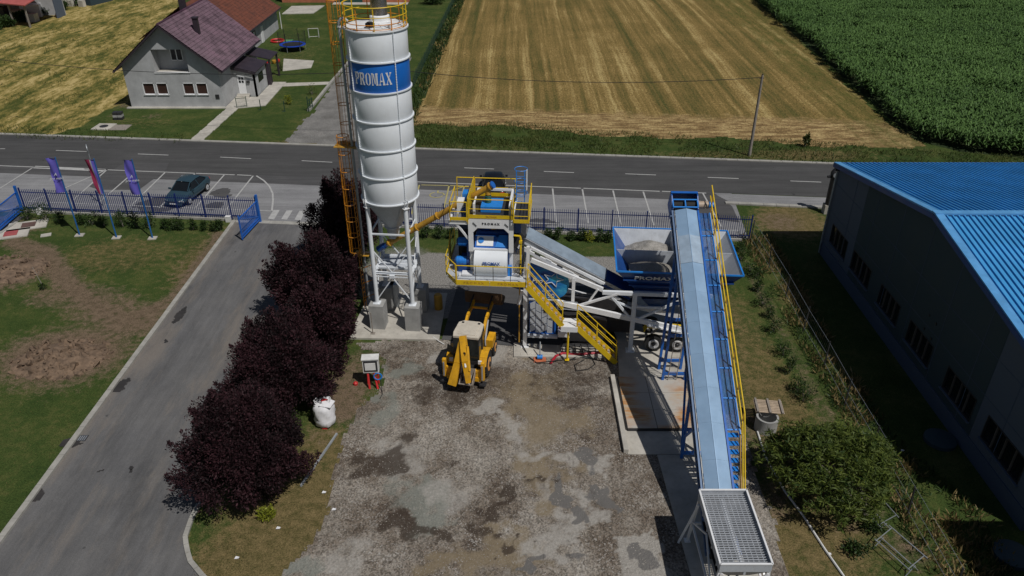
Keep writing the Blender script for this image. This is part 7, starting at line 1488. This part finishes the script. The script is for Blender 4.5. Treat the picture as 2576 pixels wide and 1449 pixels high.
# house lawn things
SL = empty('manhole_slab', (*G(262, 320), 0), -.05, 'pale square slab with a round lid on the house lawn', 'slab'); MB().bb((-.9, -.9, 0), (.9, .9, .1)).build('slab', slabm, SL); MB().lathe([(.42, .1), (.42, .13), (0, .13)], 20).build('lid', dark, SL)
x, y = G(302, 321); o = MB(); o.bb((-.9, -.8, 0), (.9, .8, .04)); tag(o.build('stone_plate', woodpole, None, loc=(x, y, 0)), 'brownish slab right of the round lid', 'slab')
BK = empty('block_stack', (*G(300, 300), 0), .05, 'small stack of grey blocks on the house lawn', 'blocks')
for k in range(3):
    for j in range(2): MB().bb((-.45 + j * .47, -.3, k * .28), (-.03 + j * .47, .3, k * .28 + .24)).build('block', concrete if k % 2 else dark, BK)
# trampoline
TR = empty('trampoline', (*G(738, 126), 0), 0, 'round trampoline with a blue pad and black safety net', 'trampoline')
MB().lathe([(1.35, .78), (1.36, .82), (1.75, .82), (1.75, .76), (1.35, .76)], 36).build('pad', paint('trampoline_blue', (.01, .06, .45), .6, dirt=.1), TR, True); MB().lathe([(1.36, .79), (0, .78)], 36).build('mat', black, TR)
for k in range(6):
    a = k * 1.047 + .3; c, s_ = math.cos(a) * 1.78, math.sin(a) * 1.78; MB().tube((c, s_, .8), (c, s_, 2.5), .035, 6).build('net_pole', black, TR); MB().tube((c * .95, s_ * .95, 0), (c * .95, s_ * .95, .78), .03, 6).build('leg', galv, TR)
nm = MB()
for k in range(48):
    a = k * 2 * math.pi / 48; nm.tube((math.cos(a) * 1.7, math.sin(a) * 1.7, .85), (math.cos(a) * 1.7, math.sin(a) * 1.7, 2.45), .006, 3, cap=False)
for z in np.arange(1.0, 2.5, .12): nm.ring((0, 0, z), 1.7, .005, 36, 3)
nm.build('safety_net', black, TR)
GO = empty('goal_frame', (*G(790, 95), 0), .2, 'small white goal frame on the lawn beside the trampoline', 'goal')
for p_ in (((-.7, 0, 0), (-.7, 0, 1.3)), ((.7, 0, 0), (.7, 0, 1.3)), ((-.7, 0, 1.3), (.7, 0, 1.3)), ((-.7, 0, 1.3), (-.7, .8, 0)), ((.7, 0, 1.3), (.7, .8, 0)), ((-.7, .8, 0), (.7, .8, 0))): MB().tube(*p_, .035, 6).build('bar', plastic_w, GO)
x, y = G(698, 105); PB = empty('paddling_pool', (x, y, 0), 0, 'red and green toy pool beside the farther house', 'toy'); MB().lathe([(.9, 0), (1.0, .15), (.9, .3), (.8, .15)], 24).build('ring', red, PB, True); MB().plate([(.9, -.4, .05), (2.0, -.3, .05), (2.1, .7, .05), (.9, .6, .05)], .1, (0, 0, 1)).build('mat', paint('toy_green', (.1, .3, .12), .7), PB)
for k, (u, v, m_, lb) in enumerate([(676, 165, red, 'red toy by the porch corner'), (690, 160, ochre, 'orange pot beside the porch'), (700, 158, red, 'red pot beside the pale bush')]): 
    x, y = G(u, v); o = MB(); o.lathe([(.15, 0), (.28, .3), (.26, .45), (0, .4)], 12); tag(o.build('pot', m_, None, True, loc=(x, y, 0)), lb, 'pot')
# road drains
for k, (u, v, lb) in enumerate([(205, 1103, 'driveway drain grid nearest the camera'), (462, 395 + 48, 'dark drain by the left parking line')]):
    x, y = G(u, v); f = empty('drain_grid', (x, y, .016), .0, lb, 'drain'); MB().bb((-.28, -.22, .0), (.28, .22, .012)).build('frame', dark, f)
    for j in range(5): MB().bb((-.22 + j * .1, -.18, .013), (-.17 + j * .1, .18, .02)).build('bar', galv, f)
